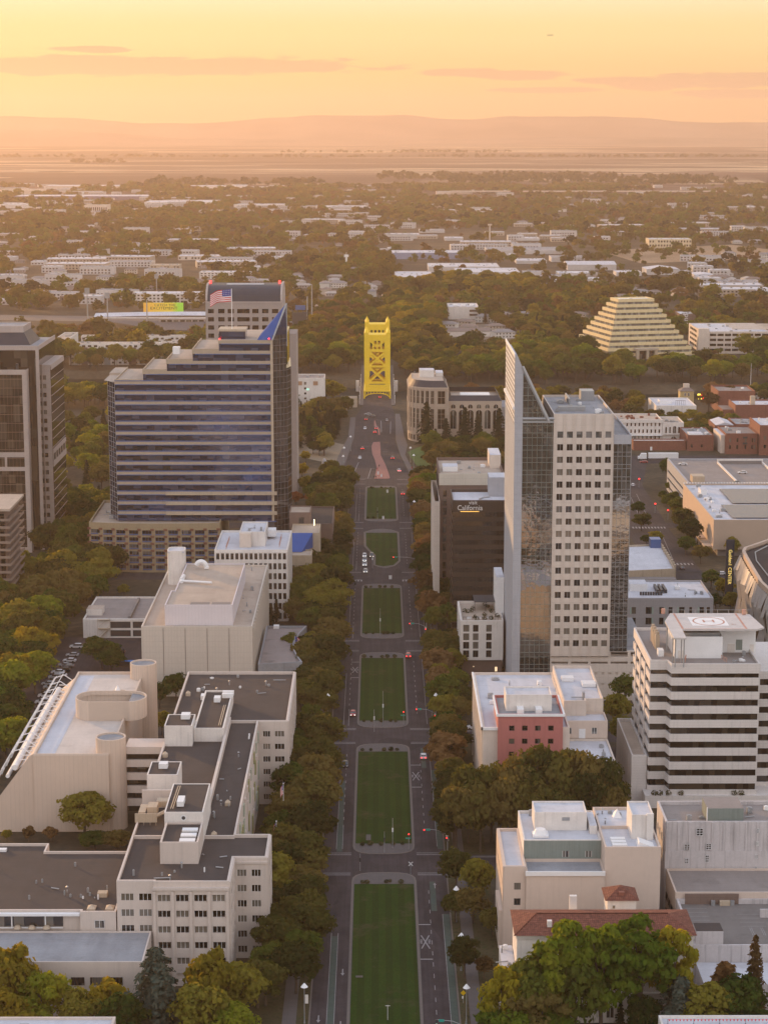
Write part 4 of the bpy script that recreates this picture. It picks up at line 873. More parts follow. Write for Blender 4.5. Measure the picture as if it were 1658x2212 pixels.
# --- arena
r = thing('arena', 'grey faceted arena with folded metal panels and a curved rim', 'arena', (150, 760, 0))
rim = [at(1580.5, 1188, 27), at(1590, 1175, 27), at(1612, 1165, 27), at(1660, 1152, 27)]
pts = [(137.5, 730), (138.6, 752), (139.6, 770), (140.5, 784), (142.5, 791), (146.5, 796), (154, 806), (185, 815), (190, 700), (139, 700)]
b = MB(); n = len(pts); lo = [(x + (3.5 if i < 6 else 0), y) for i, (x, y) in enumerate(pts)]
b.tub(pts[::-1], 25.2, 26.4, .8, 1.2); b.build('rim', MALLW, r); b = MB(); b.add([(x, y, 25.6) for x, y in inset(pts[::-1], 1.0)], [tuple(range(n))]); b.build('roof', RDARK, r)
b = MB(); b.prism(inset(pts[::-1], 2.2), 0, 25.3); b.build('inner_wall', G_DARK, r)
g = random.Random(12)
path = [(139, 700), (138, 730), (138.6, 752), (139.6, 770), (140.5, 784), (142.5, 791), (146.5, 796), (154, 806), (185, 815)]
def along(s):
    for a, c in zip(path, path[1:]):
        L = math.dist(a, c)
        if s <= L: k = s / L; nx, ny = -(c[1] - a[1]) / L, (c[0] - a[0]) / L; return a[0] + (c[0] - a[0]) * k, a[1] + (c[1] - a[1]) * k, nx, ny
        s -= L
    return (*path[-1], 0, 1)
s = 0.0
while s < 150:
    w_ = g.uniform(2.6, 4.4); zz = [25.3, g.uniform(17, 21), g.uniform(8, 12), 1.5]; offs = [.2, g.uniform(1.4, 2.6), g.uniform(-.4, .8), g.uniform(1.0, 2.2)]; sh = [0, g.uniform(-.6, .6), g.uniform(-.8, .8), 0]; kw = [1, .75, .9, .62]
    vs = []
    for z, of, dd, k in zip(zz, offs, sh, kw):
        for uu in (0, .5, 1):
            x, y, nx, ny = along(max(0, s + dd + w_ * (.5 + (uu - .5) * k))); e = of + (.7 if uu == .5 else 0); vs.append((x + nx * e, y + ny * e, z))
    b = MB(); b.add(vs, [(3 * i + j, 3 * i + j + 1, 3 * i + j + 4, 3 * i + j + 3)[::-1] for i in range(3) for j in range(2)]); b.build('folded_panel', ARENA, r); s += w_ + g.uniform(-.1, .5)
solidbox(r, 'penthouse', WHITE, 151, 185, 752, 783, 25.6, 34, RBLUE)
b = MB(); b.tube([(143, 735, 26.2), (143.6, 770, 26.2), (146, 786, 26.2), (153, 798, 26.2)], .25, n=6); b.build('roof_rail', GRMET, r)
r = thing('sign_pylon', 'tall dark sign pylon with vertical yellow lettering beside the arena', 'sign', (140, 806, 0)); solidbox(r, 'panel', solid('navy_sign_panel', (.03, .035, .05)), 138.2, 141.4, 806, 806.8, 0, 27)
SIGNY = emis('yellow_sign_letters', (1, .72, .2), .8)
text('Golden1 CENTER', r, (139.8, 805.9, 16), 1.9, SIGNY, rot=(R(90), R(90), 0), ext=.04)

# --- store with solar roof, parking structure
r = thing('department_store', 'windowless tan department store with solar panels across its roof', 'store', (170, 905, 0))
block(r, rect(148.7, 215, 902, 996), 3.2, 16, MALLW, RWHITE, .7, .5); solidbox(r, 'ground_floor', DKCONC, 151, 214, 904, 995, 0, 3.2)
for x0, x1, y0, y1 in ((164, 214, 944, 982), (158, 214, 908, 940)): solidbox(r, 'solar_array', SOLAR, x0, x1, y0, y1, 16.4, 16.55)
solidbox(r, 'penthouse', WHMET, 153, 156, 968, 976, 16, 18.6, RWHITE); roof_clutter(r, 150.5, 158, 905, 992, 16, 22, 41, smax=3)
for k in range(4):
    b = MB(); b.box(145.3, 148.6, 905 + 9 * k, 912 + 9 * k, 3.6, 4.3); b.build('awning', MALLW, r)
    b = MB(); b.cyl(146, 906 + 9 * k, 0, 3.6, .3, n=8); b.build('column', CONC, r)
b = MB()
for i in range(46): b.box(148.8 + 1.4 * i, 149.5 + 1.4 * i, 995.2, 996.2, 16.71, 17.3)
b.build('crenellation', WHITE, r)
r = thing('parking_garage', 'grey parking structure with open upper deck and sunken ramp behind the solar roof', 'parking garage', (180, 1035, 0))
b = MB(); b.tub(rect(152, 225, 1000, 1074), 0, 15.6, .9, .5); fr = face('L', 152, 1000); holes(b, fr, 0, 74, 0, 16.4, [(2, 72)], [(2, 3.2), (6, 7.2), (10, 11.2)], .001, .4); b.build('wall', CONC, r)
o = MB(); o.add([(152.3, 1000.3, 15.6), (224.7, 1000.3, 15.6), (224.7, 1073.7, 15.6), (152.3, 1073.7, 15.6)], [(0, 1, 2, 3)]); o.build('deck', RGREY, r)
for z in (2.0, 6.0, 10.0):
    b = MB(); fbox(b, fr, 2, 72, z, z + 1.2, .002, .05); b.build('opening', G_DARK, r)
b = MB(); b.box(176, 176.7, 1003, 1062, 15.6, 16.6); b.box(199, 199.7, 1003, 1062, 15.6, 16.6); b.box(176, 199.7, 1062.1, 1062.8, 15.6, 18); b.build('ramp_wall', WHITE, r); b = MB(); b.box(177, 198.9, 1061.4, 1062.09, 15.62, 17.2); b.build('ramp_opening', DKCONC, r)
solidbox(r, 'stair_box', TAN, 154, 160, 1001, 1009, 15.6, 19.4)

# --- old town
def shop(name, label, cat, x0, x1, y0, y1, z, wm, rm, rows=None, cols=None, par=.6, gm=G_DARK, wname='wall', d=.2):
    r = thing(name, label, cat, ((x0 + x1) / 2, y0, 0)); b = MB(); b.tub(rect(x0, x1, y0, y1), 0, z, par, .35)
    if rows: holes(b, face('F', x0, y0), 0, x1 - x0, 0, z + par - .03, cols, rows, .001, d)
    b.build(wname, wm, r); o = MB(); o.add([(x0 + .2, y0 + .2, z), (x1 - .2, y0 + .2, z), (x1 - .2, y1 - .2, z), (x0 + .2, y1 - .2, z)], [(0, 1, 2, 3)]); o.build('roof', rm, r)
    if rows: windows(r, 'F', x0, y0, cols, rows, gm, wm, 1, 1)
    return r
def ox(px, y, z): 
    x, yy = at(px, 900, 0); return x
r = shop('historic_hotel', 'white four storey hotel with iron balcony and rows of narrow windows', 'hotel', 145, 171.5, 1240, 1268, 12.8, WHITE, RTAN, levels(1.2, 4.1, 3, 2.3), spread(4, 26, 9, 1.1)); b = MB(); b.box(144.6, 172, 1239.3, 1239.9, 11.6, 13.6); b.build('cornice', WHITE, r)
b = MB(); b.box(146, 171.5, 1237.6, 1239.7, 3.9, 4.15); [b.box(147 + 2.6 * i, 147.15 + 2.6 * i, 1237.7, 1237.85, 0, 3.9) for i in range(10)]; b.build('balcony', WHMET, r); roof_clutter(r, 147, 170, 1243, 1266, 12.8, 16, 4, BRICK)
r = shop('historic_building', 'white building with an arched central window beside the balconied hotel', 'building', 171.7, 184.5, 1240, 1266, 11.2, WHITE, RTAN, [(5.2, 9.0)], [(1.6, 2.7), (4, 5.1), (9.4, 10.5), (11, 12)]); arch_window(r, 178, 1239.78, 5.2, 1.9, 4.4); arch_window(r, 176.8, 1239.78, .2, 3.2, 3); roof_clutter(r, 173, 183, 1243, 1263, 11.2, 6, 9, GRMET)
b = MB(); b.box(171.2, 185, 1239, 1239.7, 4.2, 4.9); b.build('balcony', WHITE, r)
r = shop('brick_building', 'long low brick wall building beside the freeway trench', 'building', 150, 181, 1206, 1214, 5.2, BRICK, RBEIGE); solidbox(r, 'door', WHMET, 160, 161.2, 1205.9, 1206, 0, 2.2)
r = shop('brick_building', 'brick shop with a pale cluttered roof right of the low brick wall', 'shop', 181.5, 197, 1204, 1236, 8.8, BRICK, RBLUE, [(2, 4)], [(2, 3.2), (8, 9.2)]); roof_clutter(r, 183, 196, 1207, 1234, 8.8, 12, 3); solidbox(r, 'penthouse', WHMET, 183, 191, 1207, 1216, 8.8, 9.8, RWHITE)
r = shop('brick_building', 'three storey brick building with fire escapes and tall sash windows', 'building', 202, 220.5, 1192, 1222, 11.6, BRICK, RGREY, [(3, 5.4), (7, 9.4)], [(2, 3.2), (6.2, 7.4), (11, 12.2), (15, 16), (16.3, 17.3)], gm=G_OFF); roof_clutter(r, 204, 219, 1195, 1220, 11.6, 10, 5); solidbox(r, 'side_wing', CREAM, 199.6, 201.98, 1195, 1222, 0, 10.8, RWHITE)
for z in (6, 9.4):
    b = MB(); b.box(211.8, 214.4, 1190.6, 1191.7, z, z + .12); b.box(211.8, 214.4, 1190.6, 1190.68, z + .12, z + 1.1); b.build('fire_escape', DKMET, r)
r = shop('brick_building', 'tall brick building with sunlit side wall and white roof at the right edge', 'building', 221, 245, 1188, 1222, 17, BRICK, RWHITE, [(4, 6.2), (9, 11.4)], [(2.4, 3.8), (7, 8.4), (12, 13.2)], gm=G_OFF); [solidbox(r, 'chimney', WHITE, x, x + .9, 1210, 1211, 17, 18.8) for x in (224, 229)]
r = shop('brick_building', 'small brick shop with a gabled white roof between taller brick buildings', 'shop', 205, 217, 1250, 1275, 8, BRICK, RWHITE); b = MB(); b.add([(205.5, 1249.7, 8.6), (216.5, 1249.7, 8.6), (211, 1249.7, 10.4), (205.5, 1274, 8.6), (216.5, 1274, 8.6), (211, 1274, 10.4)], [(0, 1, 2), (5, 4, 3), (0, 2, 5, 3), (1, 4, 5, 2)]); b.build('gable_roof', RWHITE, r)
r = shop('brick_building', 'small brick shop with parapet and cluttered roof beside the gabled shop', 'shop', 218, 231, 1252, 1280, 8.4, BRICK, RBLUE); roof_clutter(r, 219, 230, 1255, 1278, 8.4, 8, 6)
r = shop('brick_building', 'brick warehouse with a pale square chimney on its white roof', 'building', 229, 262, 1318, 1345, 11, BRICK, RWHITE, par=1.0); solidbox(r, 'chimney', TAN, 240, 243, 1326, 1329, 11, 16.5); roof_clutter(r, 232, 258, 1321, 1342, 11, 7, 7); solidbox(r, 'side_wing', BRICK, 222, 228.8, 1325, 1345, 0, 8, HROOF)
r = shop('brick_building', 'large orange brick hall with grey flat roof near the riverfront', 'building', 226, 250.5, 1368, 1400, 13.4, BRICK, RGREY, par=1.2); roof_clutter(r, 228, 248, 1372, 1398, 13.4, 5, 8)
r = shop('riverfront_building', 'white museum building with framed rooftop equipment by the trees', 'building', 180, 206, 1332, 1372, 9, WHITE, RWHITE, [(2, 4.5)], [(16, 17.2), (18, 19.2), (20.5, 21.7)]); b = MB(); [b.box(193 + 1.2 * i, 193.15 + 1.2 * i, 1335, 1335.2, 9, 12.4) for i in range(6)]; b.box(192.8, 199.4, 1335, 1335.2, 12.3, 12.5); b.build('roof_frame', DKMET, r); solidbox(r, 'penthouse', WHMET, 184, 192, 1345, 1355, 9, 11, RWHITE)
r = thing('pilot_house', 'yellow two storey house with dark hipped roof and cupola at the waterfront', 'house', (212, 1415, 0)); solidbox(r, 'wall', solid('yellow_render', (.50, .38, .19)), 207.5, 217, 1415, 1424, 0, 8.2)
b = MB(); b.add([(207, 1414.5, 8.2), (217.5, 1414.5, 8.2), (217.5, 1424.5, 8.2), (207, 1424.5, 8.2), (210, 1418, 10.4), (214.5, 1418, 10.4), (214.5, 1421, 10.4), (210, 1421, 10.4)], [(0, 1, 5, 4), (1, 2, 6, 5), (2, 3, 7, 6), (3, 0, 4, 7), (4, 5, 6, 7)]); b.build('roof', HROOF, r); solidbox(r, 'cupola', CREAM, 210.3, 214.2, 1418.2, 1420.8, 10.4, 13)
for x in (210.4, 212.8):
    for z in (1.5, 5): arch_window(r, x, 1415, z, 1.1, 2.1)
r = thing('neon_sign', 'bright yellow neon sign beside the riverfront house', 'sign', (223, 1424, 0)); NEO = emis('yellow_neon', (1, .85, .1), 2.2)
for dx, dz, w_ in ((0, 4, 2), (2.4, 4, 1.8), (5, 4, 2.6), (.4, 1.6, 2.4), (3.2, 1.6, 1.4), (5.2, 1.6, 2)): solidbox(r, 'neon_letter', NEO if (dx, dz) not in ((2.4, 4), (3.2, 1.6)) else REDL, 221 + dx, 221 + dx + w_, 1424, 1424.3, dz, dz + 1.3)
b = MB(); b.cyl(221.5, 1424.6, 0, 6, .12); b.cyl(228, 1424.6, 0, 6, .12); b.build('post', DKMET, r)
x, y = at(1650, 873); r = thing('riverboat', 'white two deck paddle riverboat moored at the right edge', 'boat', (x + 25, 1450, -5)); b = MB(); b.box(x - 12, x + 60, 1446, 1458, -5.1, -2.5); b.build('hull', WHITE, r)
for k in range(2):
    b = MB(); b.box(x - 10 + 3 * k, x + 58, 1447, 1457, -2.4 + 3.2 * k, .2 + 3.2 * k); b.build('deck_house', WHITE, r)
    b = MB(); [b.box(x - 9 + 3 * i, x - 7.6 + 3 * i, 1446.9, 1446.98, -1.8 + 3.2 * k, -.3 + 3.2 * k) for i in range(1 + k, 21)]; b.build('window_band', G_DARK, r)
b = MB(); [b.cyl(x + 5 + 9 * i, 1451, 4, 9, .55, n=10) for i in (0, .3)]; b.build('funnel', DKMET, r)

# --- rounded hotel at the bridge end
r = thing('hotel', 'stone hotel with a rounded corner, arcades and dark mansard roof near the bridge', 'hotel', (45, 1235, 0))
def arc(cx, cy_, rr_, a0, a1, n): return [(cx + rr_ * math.cos(R(a0 + (a1 - a0) * i / n)), cy_ + rr_ * math.sin(R(a0 + (a1 - a0) * i / n))) for i in range(n + 1)]
footA = arc(34, 1252, 16, 180, 270, 8) + [(41.6, 1236), (41.6, 1282), (18, 1282)]
HST = solid('warm_hotel_stone', (.42, .34, .27), var=.08, joint=(0, 0, 1.2))
b = MB(); b.tub(footA, 0, 33, .5, .5); b.build('wall', HST, r); b = MB(); b.prism(inset(footA, -.35), 32.2, 33.2, bottom=True); b.build('cornice', HST, r)
b = MB(); ia = inset(footA, 2.4); nA = len(footA); b.add([(x, y, 33.3) for x, y in footA] + [(x, y, 37.4) for x, y in ia], [(i, (i + 1) % nA, nA + (i + 1) % nA, nA + i) for i in range(nA)]); b.add([(x, y, 37.2) for x, y in ia], [tuple(range(nA))], 1); b.build('roof', [SLATE, RTAN], r)
def bay(p0, p1, rows_, gm, wd, name='window'):
    p0, p1 = Vector(p0), Vector(p1); c = (p0 + p1) / 2; d = (p1 - p0).normalized(); a = math.atan2(d.y, d.x)
    for z0_, z1_ in rows_: place(name, window_mesh(wd, z1_ - z0_, 2, max(1, int((z1_ - z0_) / 3)), gm, HST, .16), r, (c.x - d.x * wd / 2 + d.y * .03, c.y - d.y * wd / 2 - d.x * .03, z0_), a)
for p0, p1 in list(zip(footA[1:9], footA[2:10])): bay(p0, p1, [(23.5, 31.5), (8.3, 20.6), (1, 4.4)], G_BRONZE, 2.1 if math.dist(p0, p1) < 4 else 4.6)
b = MB()
for p in footA[1:10]: b.cyl(p[0], p[1], 6, 32.2, .62, n=6)
b.build('pilaster', HST, r); b = MB(); b.prism(inset(footA, -.25), 21.4, 22.6, bottom=True); b.prism(inset(footA, -.25), 5.2, 6.0, bottom=True); b.build('band_course', HST, r)
block(r, rect(41.62, 74.3, 1240, 1286), 0, 24.4, HST, RTAN, .4, .4); b = MB(); ib = inset(rect(41.62, 74.3, 1240, 1286), 2.2); b.add([(x, y, 24.85) for x, y in rect(41.62, 74.3, 1240, 1286)] + [(x, y, 28) for x, y in ib], [(i, (i + 1) % 4, 4 + (i + 1) % 4, 4 + i) for i in range(4)]); b.build('roof', SLATE, r)
for i in range(6):
    x = 43.4 + 5.15 * i; arch_window(r, x, 1239.98, 8, 3.6, 11.4, HST); arch_window(r, x + .4, 1239.98, 20.4, 2.6, 2.4, HST); place('window', window_mesh(1.5, 2.4, 2, 0, G_DARK, HST), r, (x + .1, 1239.95, 1.5)); place('window', window_mesh(1.5, 2.4, 2, 0, G_DARK, HST), r, (x + 2.6, 1239.95, 1.5))
solidbox(r, 'penthouse', WHITE, 25, 34, 1258, 1270, 36, 41.4, RWHITE); solidbox(r, 'penthouse', WHITE, 35, 39.5, 1262, 1276, 37, 39.4, RWHITE); solidbox(r, 'penthouse', WHMET, 50, 68, 1256, 1268, 24.4, 26.6); roof_clutter(r, 21, 40, 1262, 1280, 37.2, 6, 2)
text('Hotel', r, (23.2, 1239.3, 7.2), 1.5, LITW, rot=(R(90), 0, R(-38)), ext=.05) if False else None
solidbox(r, 'annex', RBLUE, 74.5, 84, 1250, 1280, 0, 20)
# --- twin-tower yellow lift bridge
r = thing('lift_bridge', 'bright yellow vertical lift bridge with two pylons over the river', 'bridge', (-.8, 1478, 0))
b = MB(); b.box(-13.4, 11.6, 1404, 1640, -1.6, .02); b.build('deck', ASPH, r)
b = MB(); [b.box(x0, x1, 1404, 1640, .03, .25) for x0, x1 in ((-13.4, -10.4), (8.8, 11.6))]; b.build('walkway', PAVE, r)
b = MB(); [b.box(x, x + .18, 1404, 1640, .9, 1.1) for x in (-13.4, 11.42)]; [b.box(x, x + .14, 1404 + 3 * i, 1404.2 + 3 * i, .26, .9) for x in (-13.38, 11.44) for i in range(79)]; b.build('railing', PAVE, r)
b = MB(); [b.box(-12, 10, y, y + 6, -7, -1.61) for y in (1480, 1560, 1452, 1630)]; b.build('pier', CONC, r)
def pylon(y0, y1):
    zt = 41; b = MB()
    for y in (y0, y1 - 2.2):
        F = face('F', -10.2, y)
        # front plate with four slots, two crossed panels
        for x0, x1 in ((-10.2, -6.6), (4.9, 8.5)): b.box(x0, x1, y, y + 2.2, 0, zt)
        b.box(-6.6, 4.9, y, y + 2.2, 36.6, 40.4); b.box(-6.6, 4.9, y, y + 2.2, 28.6, 30.6)
        for i in range(5): xx = -6.6 + i * 2.875; b.box(xx - (.0 if i == 0 else .55), xx + (.0 if i == 4 else .55), y + .01, y + 2.19, 30.6, 36.6) if 0 < i < 4 else None
        b.box(-6.6, -6.0, y + .01, y + 2.19, 30.6, 36.6); b.box(4.3, 4.9, y + .01, y + 2.19, 30.6, 36.6)
        b.box(-6.6, 4.9, y, y + 2.2, 17.4, 18.8); b.box(-6.6, 4.9, y, y + 2.2, 5.6, 7.2)
        for z0_, z1_ in ((18.8, 28.6), (7.2, 17.4)):
            for s in (1, -1):
                xa, xb = (-6.4, 4.7) if s > 0 else (4.7, -6.4); d = Vector((xb - xa, 0, z1_ - z0_)).normalized(); n_ = Vector((-d.z, 0, d.x)) * .72
                v = [Vector((xa, 0, z0_)) - n_, Vector((xb, 0, z1_)) - n_, Vector((xb, 0, z1_)) + n_, Vector((xa, 0, z0_)) + n_]; yo = .3 + .1 * s
                b.add([(p.x, y + yo, p.z) for p in v] + [(p.x, y + yo + 1.0, p.z) for p in v], [(0, 1, 2, 3), (7, 6, 5, 4), (0, 4, 5, 1), (1, 5, 6, 2), (2, 6, 7, 3), (3, 7, 4, 0)])
            for xx in (-6.6, 4.9):
                s = 1 if xx < 0 else -1
                for zc in (z0_, z1_): b.add([(xx, y + .35, zc), (xx + s * 1.9, y + .35, zc), (xx, y + .35, zc + (1.9 if zc == z0_ else -1.9)), (xx, y + 1.2, zc), (xx + s * 1.9, y + 1.2, zc), (xx, y + 1.2, zc + (1.9 if zc == z0_ else -1.9))], [(0, 1, 2), (5, 4, 3), (0, 3, 4, 1), (1, 4, 5, 2), (2, 5, 3, 0)])
    for x0, x1 in ((-10.19, -9.4), (7.7, 8.49)): b.box(x0, x1, y0 + 2.2, y1 - 2.2, 0, zt - .01)
    b.box(-10.1, 8.4, y0 + .1, y1 - .1, 40.4, 40.9); b.build('pylon', YEL, r)
    for x in (-10.2, 5.4):
        for y in (y0, y1 - 2.4):
            b = MB(); b.box(x, x + 3.1, y - .02, y + 2.4, 41.01, 42.4); b.cyl(x + 1.55, y + 1.2, 42.4, 44.8, 1.6, .5, n=8); b.cyl(x + 1.55, y + 1.2, 44.8, 46.0, .35, .1, n=6); b.build('turret', YEL, r)
pylon(1478, 1494); pylon(1556, 1572)
b = MB()                                                              # arched portal and approach truss
for i in range(13):
    a = math.pi * i / 12; b.tube([(-.9 + 9.0 * math.cos(a), 1440, -1.4 + 4.9 * math.sin(a) ** .8), (-.9 + 9.0 * math.cos(a + .01), 1440, 5.4)], .22)
b.tube([(-.9 + 9.0 * math.cos(math.pi * i / 24), 1440, -.6 + 4.3 * math.sin(math.pi * i / 24) ** .75) for i in range(25)], .42); b.box(-10.4, 8.6, 1439.5, 1440.5, 4.9, 5.6); [b.box(x, x + 1.0, 1439.4, 1440.6, -1, 5.5) for x in (-10.4, 7.7)]
for k in range(8): b.box(-10, 8.2, 1444 + 4.6 * k, 1444.6 + 4.6 * k, 4.7, 5.3)
for x in (-10.3, 7.8): b.box(x, x + .8, 1441, 1590, 4.6, 5.4); b.box(x, x + .8, 1441, 1590, .3, .9); [b.tube([(x + .4, 1441 + 6 * i, .6 + 4.2 * (i % 2)), (x + .4, 1447 + 6 * i, .6 + 4.2 * ((i + 1) % 2))], .2) for i in range(24)]
b.build('truss', YEL, r)
for x in (-15.4, 13):
    b = MB(); b.box(x - 1.2, x + 1.2, 1519, 1523, -7, 2.6); b.build('fender_house', WHITE, r)
for x in (-13.0, 11.2): 
    for k in range(6):
        b = MB(); b.cyl(x, 1412 + 24 * k, .25, 5.4, .09, n=6); b.cyl(x, 1412 + 24 * k, 5.4, 6.0, .28, .2, n=8); b.build('deck_lamp', WHMET, r)
# ================================================================== BUILDINGS, left of the mall
OFFW = solid('off_white_office_render', (.55, .48, .43), var=.06, scale=.1, streak=.22)
# --- long office slab with wings
r = thing('office_complex', 'long cream office slab with dark felt roofs, window grid wings and white roof boxes', 'office building', (-46, 437, 0))
b = MB(); foot = [(-58.2, 437), (-50, 437), (-50, 436.4), (-33.2, 436.4), (-33.2, 452), (-25.6, 452), (-25.6, 467.5), (-33.8, 467.5), (-33.8, 562), (-25.6, 562), (-25.6, 615), (-58.4, 615)]
b.tub(foot, 0, 23.7, .8, .5); ROWS = [(19.9, 21.5), (16.2, 17.8), (12.5, 14.1), (8.8, 10.4), (5.1, 6.7), (1.4, 3.0)]
fr = face('F', -50, 436.4); c1_ = [(.9 + 4.05 * i, 3.8 + 4.05 * i) for i in range(4)]; holes(b, fr, 0, 16.8, 0, 22.6, c1_, ROWS, .001, .45)
for i in range(5): fbox(b, fr, -.05 + 4.05 * i, .55 + 4.05 * i, 0, 22.4, .451, .75)
fbox(b, fr, -.06, 16.8, 22.61, 23.2, .001, .8)
fr = face('F', -58.2, 437); c0_ = [(.9, 3.8), (4.9, 7.8)]; holes(b, fr, 0, 8.14, 0, 24.4, c0_, ROWS, .001, .25)
fr = face('F', -33.2, 452); c2_ = [(.7, 2.9), (4.0, 6.2)]; holes(b, fr, .3, 7.6, 0, 24.3, c2_, ROWS, .001, .3); fbox(b, fr, -.02, 7.7, 23.0, 23.5, .301, .6)
fr = face('R', -25.6, 452); c3_ = spread(1, 15, 4, 1.5); holes(b, fr, 0, 15.5, 0, 24.3, c3_, ROWS, .001, .3)
fr = face('F', -33.8, 562); c4_ = [(1.2, 3.3), (4.5, 7.3)]; holes(b, fr, 0, 8.2, 0, 24.3, c4_, ROWS, .001, .3)
fr = face('R', -25.6, 562); c5_ = spread(1, 52, 9, 3.0); holes(b, fr, 0, 53, 0, 24.3, c5_, ROWS, .001, .35)
fr = face('R', -33.2, 436.4); c6_ = spread(1, 15, 3, 2.4); holes(b, fr, 0, 15.5, 0, 24.3, c6_, ROWS, .001, .3)
b.build('wall', OFFW, r)
windows(r, 'F', -50, 436.4, c1_, ROWS[:5], G_OFF, WHMET, 3, 0); windows(r, 'F', -58.2, 437, c0_, ROWS[:4], G_OFF, WHMET, 3, 0); windows(r, 'F', -33.2, 452, c2_, ROWS, G_OFF, WHMET, 3, 0); windows(r, 'F', -33.8, 562, c4_, ROWS, G_OFF, WHMET, 3, 0)
windows(r, 'R', -25.6, 562, c5_, ROWS[:5], G_OFF, WHMET, 2, 0, limit=12); windows(r, 'R', -25.6, 452, c3_, ROWS, G_OFF, WHMET, 2, 0, limit=10); windows(r, 'R', -33.2, 436.4, c6_, ROWS, G_OFF, WHMET, 2, 0, limit=6)
PG, PY, PP = solid('pale_green_panel_strip', (.34, .38, .31)), solid('olive_panel_strip', (.27, .27, .13)), solid('pink_panel_strip', (.42, .25, .22))
g = random.Random(2)
for i in range(19):
    for z0_, z1_ in ((19.6, 22.6), (15, 18.6), (9, 14), (3, 8.2)):
        if g.random() < .6: solidbox(r, 'wall_panel', g.choice([PG, PG, PY, OFFW, OFFW, PP if i < 4 else PG]), -33.795, -33.45, 470 + 4.8 * i, 472 + 4.8 * i, z0_, z1_)
o = MB(); o.add([(x, y, 23.7) for x, y in inset(foot, .2)], [tuple(range(len(foot)))]); o.build('roof', RDARK, r)
b = MB(); b.box(-57.9, -34, 466.2, 466.7, 23.71, 24.5); b.box(-57.9, -34.2, 562, 562.5, 23.71, 24.5); b.box(-42.2, -41.5, 466.71, 561.9, 23.71, 25.6); b.build('roof_kerb', OFFW, r)
block(r, rect(-49.8, -41.1, 449.5, 463.5), 23.2, 28.4, OFFW, RDARK, .5, .4, wname='penthouse'); [solidbox(r, 'skylight', WHMET, -45.5, -41.9, 450.3 + 3.6 * k, 452.3 + 3.6 * k, 28.45, 28.9) for k in range(3)]
block(r, rect(-50.2, -41.1, 463.8, 485.3), 23.2, 31.0, WHITE, RDARK, .15, .3, wname='penthouse'); b = MB(); b.cyl(-45.6, 463.4, 0, .3, .65, n=16); o = b.build('exhaust_fan', GRMET, r); o.rotation_euler = (R(90), 0, 0); o.location = (.4, 26.75, 30.0 + 0)
o.data.transform(Matrix.Translation((45.6 - 46 + .0, -463.4 + 437, 0))) if False else None
bpy.data.objects.remove(o); b = MB(); n_ = 16; b.add([(-45.7 + .7 * math.cos(2 * math.pi * i / n_), 463.7, 29.8 + .7 * math.sin(2 * math.pi * i / n_)) for i in range(n_)], [tuple(range(n_))]); b.add([(-45.7 + .45 * math.cos(2 * math.pi * i / n_), 463.66, 29.8 + .45 * math.sin(2 * math.pi * i / n_)) for i in range(n_)], [tuple(range(n_))], 1); b.build('exhaust_fan', [WHMET, DKMET], r)
block(r, rect(-58.0, -50.3, 497.6, 508.5), 23.2, 29.3, WHITE, RDARK, .15, .3, wname='penthouse'); block(r, rect(-58.0, -50.5, 540.2, 551.5), 23.2, 29.3, WHITE, RDARK, .15, .3, wname='penthouse'); block(r, rect(-50.4, -42.25, 544.5, 583), 23.2, 27.0, WHITE, RDARK, .5, .4, wname='penthouse')
for x, y, z, sx_, sy_ in ((-55.5, 502, 29.3, 2.2, 2.6), (-54, 546, 29.3, 2.4, 3), (-47.6, 467.5, 31, 1.6, 4.5), (-47, 571, 27, 1.8, 3), (-45, 578, 27, 3.2, 1.4), (-45, 575.4, 27, 3.2, 1.4), (-52, 585, 23.7, 3, 3)):
    solidbox(r, 'roof_unit', WHMET, x, x + sx_, y, y + sy_, z + .25, z + 1.5)
b = MB(); [b.tube([(x, 466, 31.3), (x + .2, 483, 31.3)], .12) for x in (-48.9, -48.4)]; [b.tube([(x, 548, 27.3), (x, 568, 27.3)], .12) for x in (-43.4, -43.9)]; b.build('roof_duct', TAN, r)
b = MB(); b.box(-58.6, -53.3, 476, 476.3, 24.4, 26.6); [b.box(x, x + .1, 475.9, 476, 23.7, 24.4) for x in (-58, -56.5, -55, -53.6)]; b.box(-56, -53.6, 479, 483, 25, 27.2); b.box(-58, -56.3, 478, 484, 26, 26.3); b.tube([(-55, 477, 25), (-51.2, 480, 26), (-51, 482, 25)], .5); b.box(-54.2, -51, 484, 487, 25.5, 27); b.build('cooling_plant', TAN, r)
solidbox(r, 'roof_wall', OFFW, -58.3, -50.6, 489, 489.5, 23.7, 28.2)
roof_clutter(r, -57, -28, 586, 612, 23.7, 14, 61, smin=.3, smax=1.2); roof_clutter(r, -41, -35, 470, 558, 23.7, 12, 62, smin=.25, smax=.7); roof_clutter(r, -56, -36, 438, 448, 23.7, 8, 63, smin=.25, smax=.6); roof_clutter(r, -49, -35, 453, 465, 23.7, 3, 64, smin=.25, smax=.6)
for x, y in ((-51, 466.9), (-39.6, 466.9), (-38, 490), (-56.8, 590), (-57.5, 530)):
    b = MB(); b.box(x, x + 1.3, y, y + 1.3, 23.7, 24.6); b.add([(x, y, 24.6), (x + 1.3, y, 24.6), (x + 1.3, y + 1.3, 24.6), (x, y + 1.3, 24.6), (x + .65, y + .65, 25.3)], [(0, 1, 4), (1, 2, 4), (2, 3, 4), (3, 0, 4)]); b.build('roof_vent', TAN, r)
for k in range(5):                                                     # link galleries to the museum-like block
    z = 20.5 - 3.7 * k; b = MB(); b.box(-69, -58.5, 543.5 , 551.5, z, z + 2.0); b.build('gallery', OFFW, r); b = MB(); b.box(-69, -58.5, 544.2, 551.2, z - 1.7, z - .01); b.build('gallery_glazing', G_DARK, r)
